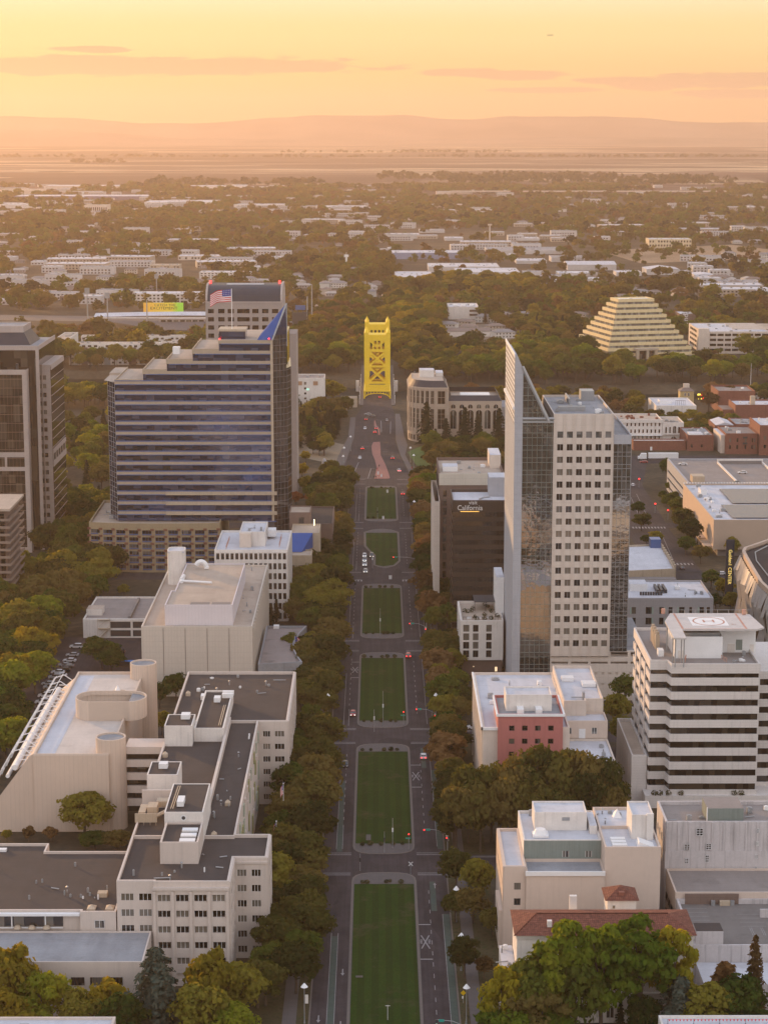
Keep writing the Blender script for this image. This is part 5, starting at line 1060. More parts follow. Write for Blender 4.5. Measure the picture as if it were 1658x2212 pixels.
# --- lower wings left
r = thing('low_building', 'low building with wide dark felt roof and skylights beside the cream slab', 'building', (-75, 438, 0))
b = MB(); footB = [(-110, 438), (-66.5, 438), (-66.5, 437), (-58.5, 437), (-58.5, 476), (-80.3, 476), (-80.3, 481.5), (-110, 481.5)]
b.tub(footB, 0, 16.6, .6, .45); b.build('wall', OFFW, r); o = MB(); o.add([(x, y, 16.6) for x, y in inset(footB, .2)], [tuple(range(8))]); o.build('roof', RDARK, r)
b = MB(); b.box(-110, -66.6, 436.7, 437.9, 16.2, 16.7); b.build('eave', WHMET, r); b = MB(); b.box(-110, -70.5, 437.8, 437.99, 13.4, 16.1); b.build('window_band', G_DARK, r)
b = MB(); [b.box(x, x + .25, 437.5, 437.79, 13, 16.2) for x in (-98, -90, -82, -74.5)]; b.box(-110, -70.5, 437.55, 437.75, 13.0, 13.3); b.build('mullions', WHMET, r); place('window', window_mesh(2.2, 1.9, 2, 1, G_DARK, WHMET), r, (-63.3, 436.98, 13.3))
for x in (-80.5, -77.3, -74): 
    b = MB(); b.cyl(x, 437.0, 13.3, 13.9, .9, .5, n=12); b.build('terrace_planter', TAN, r)
for x, y in ((-65.3, 439), (-61.2, 439)):
    b = MB(); b.box(x, x + 1.9, y, y + 2.6, 16.6, 16.9); b.add([(x, y, 16.9), (x + 1.9, y, 16.9), (x + 1.9, y + 2.6, 16.9), (x, y + 2.6, 16.9), (x + .95, y + 1.3, 17.6)], [(0, 1, 4), (1, 2, 4), (2, 3, 4), (3, 0, 4)]); b.build('skylight', TAN, r)
solidbox(r, 'skylight', TAN, -64, -61.8, 447, 449, 16.6, 17.6); roof_clutter(r, -72, -62, 444, 452, 16.6, 9, 13, smin=.25, smax=.5); solidbox(r, 'roof_unit', WHMET, -92, -90, 477, 478.4, 16.6, 17.2); roof_clutter(r, -95, -70, 440, 470, 16.6, 9, 14, smin=.25, smax=.5)
r = thing('low_building', 'single storey block with blue grey membrane roof in front of the clerestory', 'building', (-75, 419, 0))
block(r, rect(-110, -50.6, 419, 436.3), 0, 12.6, OFFW, RBLUE, .3, .35); windows(r, 'F', -110, 419, [(31.6 + 4.1 * i, 34.5 + 4.1 * i) for i in range(6)], [(7.6, 9.4)], G_DARK, DKMET, 4, 0, d=.02)
x1_, yb = at(250, 2197, 14); r = thing('low_building', 'white roof with dark kerb cut off by the bottom left corner', 'building', (x1_ - 20, yb - 20, 0)); block(r, rect(x1_ - 45, x1_, yb - 24, yb), 0, 13.6, OFFW, RWHITE, .5, .5); roof_clutter(r, x1_ - 22, x1_ - 3, yb - 8, yb - 3, 13.6, 4, 18)
# --- beige block with round towers
r = thing('civic_building', 'beige windowless building with round stair towers, oval roof drum and sloping glass bay', 'civic building', (-80, 538, 0))
CB = solid('board_marked_beige_concrete', (.56, .46, .38), var=.05, scale=.1, streak=.12, joint=(1.25, 1.25, 0)); body = rect(-93.4, -72.8, 538.5, 624)
b = MB(); b.tub(body, 0, 21.3, .8, .5); b.add([(-104.5, 538.6, 0), (-93.41, 538.6, 0), (-93.41, 538.6, 22.1), (-94.6, 538.6, 21.2), (-104.5, 538.6, 8)], [(0, 1, 2, 3, 4)]); b.build('wall', CB, r)
o = MB(); o.add([(x, y, 21.3) for x, y in inset(body, .2)], [(0, 1, 2, 3)]); o.build('roof', RBEIGE, r); solidbox(r, 'roof_strip', RWHITE, -92.8, -88, 540, 622, 21.305, 21.33)
b = MB(); b.box(-93.3, -73, 538.0, 538.45, 0.3, 21.9); b.box(-75.6, -72.9, 537.7, 538.0, 15.2, 21.9) if False else None; b.build('front_wall', CB, r)
def drum(cx, cy_, rr_, z0_, z1_, nm):
    b = MB(); n = 28; pts = [(cx + rr_ * math.cos(2 * math.pi * i / n), cy_ + rr_ * math.sin(2 * math.pi * i / n)) for i in range(n)]; b.tub(pts, z0_, z1_, .5, .4); o = b.build(nm, CB, r); b = MB(); b.add([(x, y, z1_) for x, y in inset(pts, .2)], [tuple(range(n))]); b.build('tower_roof', RBLUE, r)
drum(-72.9, 543, 4.1, 0, 25.2, 'stair_tower'); drum(-72.6, 620, 4.1, 0, 25.6, 'stair_tower')
pts = [(-72 + 5.0 * math.cos(R(a)), 578.5 + 6.0 * math.sin(R(a))) for a in range(-90, 91, 15)] + [(-82.5 + 5.0 * math.cos(R(a)), 578.5 + 6 * math.sin(R(a))) for a in range(90, 271, 15)]
b = MB(); b.tub(pts, 21.31, 26.0, 1.0, .35); b.build('roof_drum', CB, r); b = MB(); b.add([(x, y, 26.2) for x, y in inset([p for p in pts if p[0] > -76] , .2)], [tuple(range(len([p for p in pts if p[0] > -76])))]); b.build('drum_roof', RBLUE, r)
b = MB(); b.cyl(-77.6, 596, 21.3, 24, .8, n=10); b.cyl(-77.6, 596, 24, 25.3, .8, .1, n=10); b.build('roof_vent', WHMET, r)
def rounded(x0, x1, y0, y1, q): return [(cx + q * math.cos(R(a)), cy_ + q * math.sin(R(a))) for cx, cy_, a0 in ((x1 - q, y1 - q, 0), (x0 + q, y1 - q, 90), (x0 + q, y0 + q, 180), (x1 - q, y0 + q, 270)) for a in range(a0, a0 + 91, 30)]
b = MB(); b.tub(rounded(-79.6, -75.4, 591, 600, 1.2), 21.31, 21.8, 1.2, .3); b.build('roof_screen', CB, r)
# sloping glazed bay with pipework along its left flank
b = MB(); b.add([(-93.5, 538.7, 21.2), (-93.5, 622, 21.2), (-98, 622, 17.4), (-98, 538.7, 17.4)], [(0, 1, 2, 3)]); b.build('sloping_panel', BEIGE, r)
b = MB(); b.add([(-98.05, 538.7, 17.3), (-98.05, 618, 17.3), (-104.4, 618, 8.2), (-104.4, 538.7, 8.2)], [(0, 1, 2, 3)]); b.build('sloping_glass', G_BLUE, r)
b = MB(); [b.box(-98.3, -93.7, 541 + 4 * i, 541.2 + 4 * i, 19.6, 19.8) for i in range(20)]
for i in range(11):
    y = 540 + 7.6 * i; b.tube([(-94.2, y, 21.6), (-96.5, y, 23.2), (-99.5, y, 22.2), (-102.5, y, 17), (-105.2, y, 11)], .14, n=6)
for k, (x, z) in enumerate(((-97, 23.2), (-99, 22.5), (-100.6, 20.4), (-102, 18), (-103.6, 15), (-104.8, 12.2))): b.tube([(x, 538, z), (x, 617, z)], .12, n=6)
b.build('pipe_rack', WHMET, r); b = MB(); b.tube([(-98.4, 538, 18.4), (-98.4, 617, 18.4)], .8, n=10); b.tube([(-100.4, 538, 16), (-100.4, 617, 16)], .55, n=10); b.build('pipe', WHMET, r)

# --- big blank block with roof box
r = thing('office_block', 'blank pale panelled block with a large white penthouse on its tan roof', 'office building', (-60, 674, 0))
BLK = solid('blank_pale_panel', (.52, .47, .41), var=.04, scale=.06, streak=.12, joint=(1.05, 0, 1.9)); b = MB(); b.tub(rect(-79.4, -42.2, 674, 772), 0, 23.6, .7, .5); b.build('wall', BLK, r)
o = MB(); o.add([(-79.2, 674.2, 23.6), (-42.4, 674.2, 23.6), (-42.4, 771.8, 23.6), (-79.2, 771.8, 23.6)], [(0, 1, 2, 3)]); o.build('roof', RTAN, r)
b = MB(); [b.box(-79.4 + 7.35 * i - .1, -79.4 + 7.35 * i + .1, 673.93, 673.998, 0, 23.6) for i in range(1, 5)]; b.build('panel_joint', DKCONC, r); b = MB(); [b.box(-42.19, -41.7, 676 + 4.8 * i, 677 + 4.8 * i, 0, 23.4) for i in range(20)]; b.build('pilaster', BLK, r)
b = MB(); b.tub([(-71.8, 678), (-49, 678), (-49, 745), (-70.5, 745), (-70.5, 700), (-71.8, 700)], 23.61, 30.2, .5, .35); b.build('penthouse', solid('ribbed_white_screen', (.60, .56, .58), var=.05, joint=(1.1, 1.1, 0)), r)
o = MB(); o.add([(-71.6, 678.2, 30.2), (-49.2, 678.2, 30.2), (-49.2, 744.8, 30.2), (-70.3, 744.8, 30.2), (-70.3, 699.8, 30.2), (-71.6, 699.8, 30.2)], [tuple(range(6))]); o.build('roof', RTAN, r); [solidbox(r, 'roof_louvre', DKCONC, x0, x1, 679, 684, 30.2, 30.26) for x0, x1 in ((-63.5, -57), (-56.3, -50))]
b = MB(); b.tub(rounded(-77.2, -70.8, 740, 748, 2), 23.61, 36, .3, .3); b.build('stair_tower', WHITE, r); b = MB(); b.box(-77, -71, 740.3, 747.8, 35.5, 36); b.build('tower_roof', RWHITE, r)
b = MB(); b.tube([(-70, 716, 31.2), (-69.4, 722, 31.2)], .5); b.tube([(-69.8, 714, 31), (-58.6, 711, 31)], .42); b.box(-70.3, -69, 713.5, 724, 30.2, 30.9); b.build('roof_duct', WHMET, r)
b = MB(); n_ = 10; b.tube([(-64.5 + 2 * math.cos(R(a)), 737, 30.4 + 2.6 * math.sin(R(a))) for a in range(0, 151, 15)], .9, n=8); b.build('roof_duct', WHMET, r); roof_clutter(r, -48, -43, 690, 765, 23.6, 6, 21, smax=1.2)
# --- curved annex
r = thing('annex', 'low annex with a concave curved street wall and worn grey roof', 'building', (-33, 678, 0)); pts = [(-40.6, 676), (-25.8, 679)] + [(-26 - 3.6 * math.sin(math.pi * i / 10), 680 + 4.9 * i) for i in range(1, 10)] + [(-26, 730), (-40.6, 730)]
b = MB(); b.tub(pts, 0, 9.8, .9, .5); b.build('wall', RBLUE, r); o = MB(); o.add([(x, y, 9.8) for x, y in inset(pts, .2)], [tuple(range(len(pts)))]); o.build('roof', roofmat('worn_grey_brown_roof', (.25, .215, .205), spots=1.0), r); solidbox(r, 'roof_unit', WHMET, -38, -36, 729, 731.5, 9.8, 10.8)
# --- low garage
r = thing('parking_garage', 'two level car park with an outside stair and worn flat roof', 'parking garage', (-100, 755, 0)); b = MB(); b.tub(rect(-110.6, -80, 755, 792), 0, 6.6, .7, .4); fr = face('F', -110.6, 755); holes(b, fr, 0, 30.6, 0, 7.25, [(10.2, 17.8), (18.6, 29)], [(.6, 3.0), (3.8, 6.3)], .001, .5); b.build('wall', WHITE, r)
o = MB(); o.add([(-110.4, 755.2, 6.6), (-80.2, 755.2, 6.6), (-80.2, 791.8, 6.6), (-110.4, 791.8, 6.6)], [(0, 1, 2, 3)]); o.build('roof', RGREY, r); b = MB(); b.box(-100.4, -81.6, 754.7, 754.99, .6, 3); b.box(-100.4, -81.6, 754.7, 754.99, 3.8, 6.3); b.build('opening', DKMET, r)
b = MB(); [b.box(-104.6 + .45 * i, -104.1 + .45 * i, 753.4, 754.4, .45 * i, .45 * i + .12) for i in range(9)]; b.tube([(-104.6, 753.4, 1), (-100.6, 753.4, 5)], .06); b.tube([(-104.6, 753.4, 4.6), (-100.6, 753.4, 8)], .06); b.box(-105, -100.4, 753.3, 754.5, 3.7, 3.9); b.box(-105, -100.4, 753.3, 754.5, 7.2, 7.3); [b.box(x, x + .12, 753.3, 753.42, 0, 8) for x in (-105, -100.5)]; b.build('outside_stair', TAN, r); solidbox(r, 'stair_box', WHITE, -110.4, -104.5, 763, 770, 6.6, 9, RTAN); solidbox(r, 'ramp_wall', DKCONC, -94, -93, 757, 788, 6.6, 7.8)
# --- white grid block
r = thing('office_block', 'white office block with a grid of tall dark windows and red topped roof anchors', 'office building', (-49, 781, 0)); b = MB(); b.tub(rect(-63.2, -35.1, 781.4, 820), 0, 27.4, .8, .4); fr = face('F', -63.2, 781.4); c_ = [(.75 + 1.83 * i, 1.95 + 1.83 * i) for i in range(15)]; rw_ = [(24.4 - 3.93 * k, 26.9 - 3.93 * k) for k in range(7)]; holes(b, fr, 0, 28.1, 0, 27.5, c_, rw_, .001, .5); b.build('wall', WHITE, r)
windows(r, 'F', -63.2, 781.4, c_[-4:], rw_, G_DARK, DKMET, 1, 0); windows(r, 'F', -63.2, 781.4, c_[:-4], rw_[:1], G_DARK, DKMET, 1, 0); windows(r, 'F', -63.2, 781.4, c_[:-4], rw_[1:], G_DARK, DKMET, 1, 0, limit=0)
o = MB(); o.add([(-63, 781.6, 27.4), (-35.3, 781.6, 27.4), (-35.3, 819.8, 27.4), (-63, 819.8, 27.4)], [(0, 1, 2, 3)]); o.build('roof', RWHITE, r); block(r, rect(-54.2, -44.2, 792, 813), 27, 32.6, WHITE, RWHITE, .6, .3, wname='penthouse'); solidbox(r, 'penthouse', CREAM, -54, -49.6, 789.6, 792, 27.4, 33); solidbox(r, 'penthouse', WHMET, -44, -40.8, 806, 812, 28.4, 31)
for x, y0_, n_ in ((-59, 786, 8), (-38.6, 790, 8)):
    for k in range(n_):
        b = MB(); b.cyl(x, y0_ + 2.6 * k, 27.4, 28.6, .09, n=6); b.cyl(x, y0_ + 2.6 * k, 28.6, 28.9, .18, n=6); b.build('roof_anchor', OR, r)
roof_clutter(r, -53, -45, 795, 811, 32.6, 5, 19, smax=1.5); b = MB(); b.box(-35.09, -34.85, 781.5, 820, 0, 28); b.build('side_screen', solid('pleated_white_screen', (.6, .56, .52), joint=(0, .8, 0)), r)
# --- brown lobby with blue roof
r = thing('low_building', 'brown stepped low building with a sloping bright blue glazed roof', 'building', (-31, 830, 0)); block(r, rect(-36, -27.5, 830, 842), 0, 15.2, TAN, RTAN, .6, .4); windows(r, 'F', -36, 830, [(.6, 1.6), (3.4, 6.6)], [(1.2, 4.4), (5.4, 8), (9, 11.6)], G_BLUE, BLUEM, 2, 0, d=.02); b = MB(); b.add([(-36.2, 838.5, 15.4), (-31.8, 838.5, 15.4), (-27.4, 848, 21.6), (-36.2, 848, 21.6), (-27.4, 848, 15.4), (-36.2, 848, 15.4)], [(0, 1, 2, 3), (1, 4, 2), (0, 3, 5)]); b.build('glazed_roof', BLUEG, r)
block(r, rect(-36.5, -24.7, 848.1, 868), 0, 21, TAN, RTAN, .6, .4); block(r, rect(-38, -29, 868.1, 884), 0, 26, BROWNP, RTAN, .5, .4); place('window', window_mesh(2.2, 2.6, 1, 0, G_DARK, DKMET), r, (-34, 868.0, 21.8)); b = MB(); b.box(-27.4, -27.2, 862, 863, 22, 24.5); b.build('lit_sign', LITW, r); block(r, rect(-33.5, -20, 884.1, 925), 0, 18, BROWNP, RDARK, .6, .4)

# --- stepped blue banded tower
r = thing('office_tower', 'stepped office tower with blue trimmed stone bands and a blue wedge roof', 'tower', (-76, 880, 0))
P = 4.35; xl = [-112.7] * 14 + [-100.7, -90.5, -79.4, -68.2, -66]
z0 = 20.6; YB = 926
def tower_foot(x0): return [(x0, 880), (-46.0, 880), (-46.0, YB), (x0, YB)]
for k in range(18):
    x0 = xl[k]; zb = z0 + P * k; st = MB(); st.prism(tower_foot(x0), zb + 2.95, zb + P - .14 if k < 17 else zb + P, bottom=True); st.build('stone_band', TAN, r)
    gb = MB(); gb.prism([(x0 + .25, 880.25), (-46.25, 880.25), (-46.25, YB - .3), (x0 + .25, YB - .3)], zb - .14 if k else zb, zb + 2.952); gb.build('window_band', G_BLUE, r)
    tr = MB(); fr = face('F', 0, 880)
    fbox(tr, fr, x0 + (1.2 if k > 13 else 0), -46.0, zb + 2.62, zb + 2.949, -.2, .14); fbox(tr, fr, x0, -46.0, zb + P - .139, zb + P + .22, -.3, .13) if k < 14 else None; tr.build('blue_trim', BLUEM, r)
    if k >= 13 and k < 17:
        x1_ = xl[k + 1]; rf = MB(); rf.prism(rect(x0 + .35, x1_ - .1, 880.4, YB - .4), zb + P - .13, zb + P - .08); rf.build('terrace_roof', RTAN, r); pw = MB(); pw.box(x0, x1_, 880.0, 880.35, zb + P - .139, zb + P + .7); pw.box(x0, x0 + .35, 880.36, YB, zb + P - .139, zb + P + .7); pw.build('parapet', TAN, r)
zt = z0 + P * 18; solidbox(r, 'roof', RTAN, -65.9, -46.2, 880.2, YB - .2, zt - .02, zt + .05)
b = MB(); b.add([(-112.75, 880.3, 20.6), (-116.8, 889, 20.6), (-116.8, YB, 20.6), (-112.75, YB, 20.6), (-112.75, 880.3, 80.8), (-116.8, 889, 80.8), (-116.8, YB, 80.8), (-112.75, YB, 80.8)], [(1, 0, 4, 5), (2, 1, 5, 6), (3, 2, 6, 7), (4, 7, 6, 5)]); b.build('corner_glass', G_BLUE, r)
b = MB(); [b.tube([(-112.75, 880.2, 22 + 2.17 * i), (-116.85, 888.9, 22 + 2.17 * i)], .09, n=4) for i in range(28)]; [b.tube([(-112.75 - 1.35 * i, 880.2 + 2.9 * i, 20.6), (-112.75 - 1.35 * i, 880.2 + 2.9 * i, 80.8)], .1, n=4) for i in range(4)]; b.build('mullions', GRMET, r)
b = MB(); b.add([(-118, 886, 81.0), (-112.75, 879.9, 81.0), (-112.75, 895, 81.0), (-113, 912, 81.0), (-118, 905, 81.0)], [(0, 1, 2, 3, 4)]); b.box(-118, -112.8, 905, YB, 80.9, 82); b.build('terrace_roof', RTAN, r)
b = MB(); b.box(-68.0, -56.9, 884, 896, zt, zt + 3.4); b.build('mechanical_storey', G_BLUE, r); b = MB(); b.box(-68.4, -56.5, 883.6, 896.4, zt + 3.41, zt + 4.3); b.build('mechanical_roof', TAN, r); solidbox(r, 'roof_unit', WHMET, -88.5, -85.5, 889, 893, 92, 95); solidbox(r, 'terrace_screen', GRMET, -90.2, -76.8, 879.7, 879.99, 86.0 + 2.2, 86 + 4.9) if False else None
solidbox(r, 'corner_pier', TAN, -46.0, -45.0, 879.7, 884, 20.6, zt - .1)
b = MB(); pts = [(-45.0, 880.4), (-39.2, 884.5), (-37.8, 892), (-38.5, 905), (-39.5, YB), (-45.0, YB)]; b.prism(pts, 0, 86.5); b.prism([(-45.0, 880.5), (-39.5, 884.9), (-39.2, 892), (-39.2, 905), (-39.5, YB - 6), (-45, YB - 6)], 86.5, 101); b.build('curtain_glass', glass('dark_mirror_glass', (.014, .013, .015), (.04, .035, .035), cell=(1.6, 1.6, 2.2), ior=2.4, blind=.3, wob=.03), r)
b = MB()
for i in range(37): b.tube([(-45.0, 880.35, 2 + 2.7 * i), (-39.2 - (.3 if i > 31 else 0), 884.4, 2 + 2.7 * i)], .075, n=4); b.tube([(-39.2 - (.3 if i > 31 else 0), 884.4, 2 + 2.7 * i), (-37.8 - (1.4 if i > 31 else 0), 892, 2 + 2.7 * i), (-38.5 - (.7 if i > 31 else 0), 905, 2 + 2.7 * i)], .075, n=4) if i < 32 else None
[b.tube([(-45.0 + 1.45 * k, 880.38 + 1.02 * k, 0), (-45.0 + 1.45 * k, 880.38 + 1.02 * k, 101 if k < 4 else 86)], .075, n=4) for k in range(5)]; b.build('mullions', solid('grey_mullion', (.17, .17, .18)), r)
b = MB(); b.add([(-51.6, 880.2, zt + .1), (-45.25, 880.2, zt + .1), (-39.4, 887, 114), (-51.6, 906, zt + .1)], [(0, 1, 2), (0, 2, 3)]); b.build('wedge_roof', BLUEG, r)
b = MB(); b.add([(-45.2, 880.4, zt - 1), (-39.3, 885, zt - 1), (-39.3, 885.8, 113.8), (-39.3, 905, zt - 1), (-40.2, 896, 113.8)], [(0, 1, 2), (1, 3, 4, 2)]); b.build('wedge_glass', G_BLUE, r); b = MB(); b.tube([(-45.2, 880.2, zt), (-39.2, 885.8, 114.1)], .4); b.tube([(-39.3, 885.6, zt - 3), (-39.3, 885.8, 114)], .35); b.build('wedge_frame', GRMET, r)
b = MB(); b.box(-91.7, -44.4, 878.6, 879.7, 33.2 - 2.2, 33.2 - .9) if False else None
for k in range(3): zb = z0 + P * k; solidbox(r, 'stone_band', TAN, -91.7, -43.8, 878.9, 879.84, zb + 2.77, zb + P - .15)
solidbox(r, 'blue_trim', BLUEM, -53.2, -44, 878.85, 879.83, 20.3, 20.65)
for x, y, z in ((-67.6, 880.4, zt + .3), (-46.6, 880.4, zt + .4)):
    b = MB(); b.cyl(x, y, z, z + .5, .3, n=8); b.build('warning_light', REDL, r)
# podium with curved brick-and-window front
fr_pts = [(-124.3, 873.6), (-116, 871.6), (-104, 870.2), (-92, 869.8), (-80, 870.2), (-68, 871.2)]
b = MB(); b.tub(fr_pts + [(-68, 926), (-124.8, 926)], 0, 20.2, 1.1, .5); RT_ = b; b = MB(); b.add([(x, y, 20.2) for x, y in inset(fr_pts + [(-68, 926), (-124.8, 926)], .3)], [tuple(range(8))]); b.build('podium_roof', RTAN, r)
REDB = solid('dark_red_tile', (.19, .085, .055)); n_w = 0; rest = MB()
cum = [0]; [cum.append(cum[-1] + math.dist(p, q)) for p, q in zip(fr_pts, fr_pts[1:])]
def on_front(s):
    for i in range(len(fr_pts) - 1):
        if s <= cum[i + 1] or i == len(fr_pts) - 2:
            k = (s - cum[i]) / (cum[i + 1] - cum[i]); p, q = fr_pts[i], fr_pts[i + 1]; return p[0] + (q[0] - p[0]) * k, p[1] + (q[1] - p[1]) * k, math.atan2(q[1] - p[1], q[0] - p[0])
wm_ = window_mesh(4.0, 1.5, 3, 0, G_DARK, BLUEM)
for k in range(6):
    for i in range(10):
        x, y, a = on_front(.9 + 5.65 * i); z = 1.6 + 3.05 * k
        place('window', wm_, r, (x + .02 * math.sin(a), y - .02 * math.cos(a), z), a)
b = RT_; tb = MB()
for k in range(6):
    for i in range(11):
        x, y, a = on_front(max(0, -.45 + 5.65 * i)); b.box(x - .75, x + .75, y - .4, y - .01, 2.9 + 3.05 * k, 3.85 + 3.05 * k, 1)
        x, y, a = on_front(.9 + 5.65 * i + 2) if i < 10 else (0, 0, 0)
        if i < 10: tb.box(x - 2, x + 2, y - .3, y - .02, 1.05 + 3.05 * k, 1.5 + 3.05 * k)
b.build('podium', [solid('golden_podium_stone', (.33, .26, .165), joint=(1.4, 0, 1.5)), REDB], r); tb.build('blue_trim', BLUEM, r); roof_clutter(r, -122, -114, 885, 920, 20.2, 14, 51)
b = MB(); b.cyl(-62.6, 886, 103.2 if False else zt + 4.3, zt + 21.5, .16, n=8); b.build('flagpole', WHMET, r)
def flag_mats(): return [solid('flag_red', (.55, .03, .03), rough=.7), solid('flag_white', (.75, .72, .72), rough=.7), solid('flag_blue', (.05, .06, .25), rough=.7)]
FLAGM = flag_mats()
def us_flag(name, label, x, y, z, w_, h_, dx=-1, group=None, droop=.35):
    b = MB(); nx, ny = 26, 13; P_ = {}
    for i in range(nx + 1):
        for j in range(ny + 1):
            u, v = i / nx, j / ny; P_[i, j] = (x + dx * u * w_, y + .10 * w_ * math.sin(u * 9 + v) * u, z - v * h_ - droop * w_ * u * u * .6 - .05 * w_ * math.sin(u * 8) * u)
    for i in range(nx):
        for j in range(ny):
            m = 2 if (i < nx * .4 and j < 7) else (0 if j % 2 == 0 else 1)
            if m == 2 and (i + j) % 2 and j % 2 and 0 < i: m = 2
            b.add([P_[i, j], P_[i + 1, j], P_[i + 1, j + 1], P_[i, j + 1]], [(0, 1, 2, 3)], m)
    for i in range(5):
        for j in range(3):
            a = P_[1 + 2 * i, 1 + 2 * j]; b.box(a[0] - .012 * w_, a[0] + .012 * w_, a[1] - .03, a[1] + .03, a[2] - .016 * w_, a[2] + .012 * w_, 1)
    o = b.build(name, FLAGM, org=(x, y, z)); return tag(o, label, 'flag', group)
us_flag('flag', 'large American flag flying above the stepped blue banded tower', -62.8, 886, zt + 21.2, 9.0, 5.2)
# --- tower at the left edge
r = thing('office_tower', 'tall brown glass tower framed in grey pink stone at the left edge', 'tower', (-160, 912, 0)); SG = GRANITE; GB = glass('smoky_brown_glass', (.03, .023, .018), (.06, .046, .034), cell=(3, 3, 3.95), ior=1.7, blind=.35)
b = MB(); b.box(-190, -151.3, 918, 966, 0, 91.4); b.build('glass_core', GB, r)
b = MB(); b.box(-190, -151.25, 917.4, 917.99, 90.6, 92.6); [b.box(x0, x1, 917.4, 917.99, 0, 90.59) for x0, x1 in ((-152.3, -151.25),)]; b.box(-151.29, -150.9, 917.4, 966, 90.6, 92.6); b.box(-151.29, -150.9, 917.4, 918.4, 0, 90.59); b.build('stone_frame', SG, r)
solidbox(r, 'upper_roof', RBLUE, -190, -151.4, 918.1, 965.9, 91.41, 91.5)
b = MB(); b.box(-190, -155.9, 912, 917.38, 0, 82); b.build('glass_bay', GB, r); b = MB(); fr = face('F', 0, 912); fbox(b, fr, -190, -155.6, 80.4, 82.6, .001, .5); fbox(b, fr, -157.6, -155.6, 0, 80.39, .001, .5); fbox(b, fr, -190, -157.61, 43.4, 45.6, .001, .5); fbox(b, fr, -190, -157.61, 37.2, 39.0, .001, .5); [fbox(b, fr, x, x + .9, 39.01, 43.39, .001, .45) for x in (-181, -173, -166.4)]; fbox(b, fr, -190, -157.61, -.1, 2.4, .001, .5); b.box(-155.89, -155.5, 911.6, 917, 0, 82.5); b.build('stone_frame', SG, r)
b = MB(); [fbox(b, fr, -190, -157.6, 3.2 + 3.95 * i, 3.4 + 3.95 * i, .001, .06) for i in range(20)]; [fbox(b, fr, -190 + 1.6 * i, -189.93 + 1.6 * i, 2.4, 80.4, .001, .05) for i in range(20)]; b.build('mullions', BROWNP, r)
b = MB(); b.box(-152.8, -147.4, 928, 966, 0, 82.2); b.build('side_glass', GB, r); b = MB(); fr = face('F', -153, 927.6); cs_ = [(2.0, 3.5)]; rs_ = [(76.2 - 3.93 * k, 78.2 - 3.93 * k) for k in range(19)]; holes(b, fr, .2, 5.4, 0, 82.2, cs_, [q for q in rs_ if q[0] > 1], -.3, .3); b.box(-153.0, -147.2, 927.3, 966, 82.21, 83.0); b.build('stone_frame', SG, r); windows(r, 'F', -153, 927.6, cs_, [q for q in rs_ if q[0] > 1], G_OFF, DKMET, 1, 0)
b = MB(); fr = face('R', -147.4, 928); fbox(b, fr, -.3, 38, 80.6, 82.2, .001, .3); fbox(b, fr, -.3, 38, 36.5, 39, .001, .3); fbox(b, fr, -.3, 38, 42.4, 44.4, .001, .3); [fbox(b, fr, .2 + 7 * i, 1.2 + 7 * i, 39.01, 42.39, .001, .25) for i in range(6)]; [fbox(b, fr, 0, 38, 1.9 + 3.93 * i, 2.15 + 3.93 * i, .001, .08) for i in range(20) if i not in (9, 10)]; b.build('stone_band', SG, r)
b = MB(); b.add([(-190, 930, 91.5), (-156.5, 930, 91.5), (-156.5, 958, 91.5), (-190, 958, 91.5), (-190, 934, 97), (-160, 934, 97), (-160, 954, 97), (-190, 954, 97)], [(0, 1, 5, 4), (1, 2, 6, 5), (2, 3, 7, 6)]); b.build('mansard', SLATE, r); block(r, rect(-190, -160, 933.6, 954.4), 96.9, 99.2, SG, RBLUE, .6, .5, wname='mansard_crown')
for x in (-168.6, -160.4):
    b = MB(); b.box(x, x + .9, 913, 915, 82.61, 85); b.build('roof_unit', DKMET, r)
# --- balcony block at the left edge
r = thing('apartment_block', 'brown apartment block with stacked balcony slabs cut by the left edge', 'apartment building', (-152, 800, 0)); b = MB(); b.box(-165, -146.6, 801, 830, 0, 40); b.build('wall', BROWNP, r)
for k in range(12):
    z = 3 + 3.0 * k; b = MB(); b.box(-165, -144.9, 799.2, 832, z, z + .3); b.box(-165, -144.8, 799, 799.19, z, z + 1.0); b.box(-144.99, -144.8, 799.2, 832, z, z + 1.0); b.build('balcony', solid('brown_balcony_concrete', (.22, .17, .14)) if k == 0 else bpy.data.materials['brown_balcony_concrete'], r)
b = MB(); b.box(-165, -144.6, 799, 832, 40.01, 41); b.build('roof', RTAN, r)
for k in range(12):
    b = MB(); [b.box(-164 + 3 * i, -162.2 + 3 * i, 800.9, 800.99, 3.6 + 3 * k, 5.6 + 3 * k) for i in range(6)]; b.build('window_band', G_DARK, r)
# --- vaulted tower
r = thing('office_tower', 'brown stone tower with a dark barrel vaulted metal roof behind the stepped tower', 'tower', (-66, 1050, 0)); x0, x1, y0, y1 = -87.5, -48.6, 1050, 1084; b = MB(); b.box(x0, x1, y0 + .4, y1, 0, 100); fr = face('F', x0, y0 + .4); RT = [(95.0 - 4.15 * k, 97.2 - 4.15 * k) for k in range(10)]; CT = [(1.2, 4.2), (6.4, 9.6), (11.2, 14.4), (16.0, 22.3), (23.6, 26.8), (28.6, 31.8), (33.6, 36.8)]; holes(b, fr, 0, 38.9, 40, 100.4, CT, RT, .001, .4); b.build('wall', GRANITE, r); windows(r, 'F', x0, y0 + .4, CT, RT, G_BRONZE, DKMET, 3, 0)
b = MB(); prof = [(y0, 101)] + [(y0 + .4 + 12 * (1 - math.cos(R(a))), 101 + 7.6 * math.sin(R(a))) for a in range(10, 91, 10)] + [(y1 - 8, 108.6), (y1, 103)]
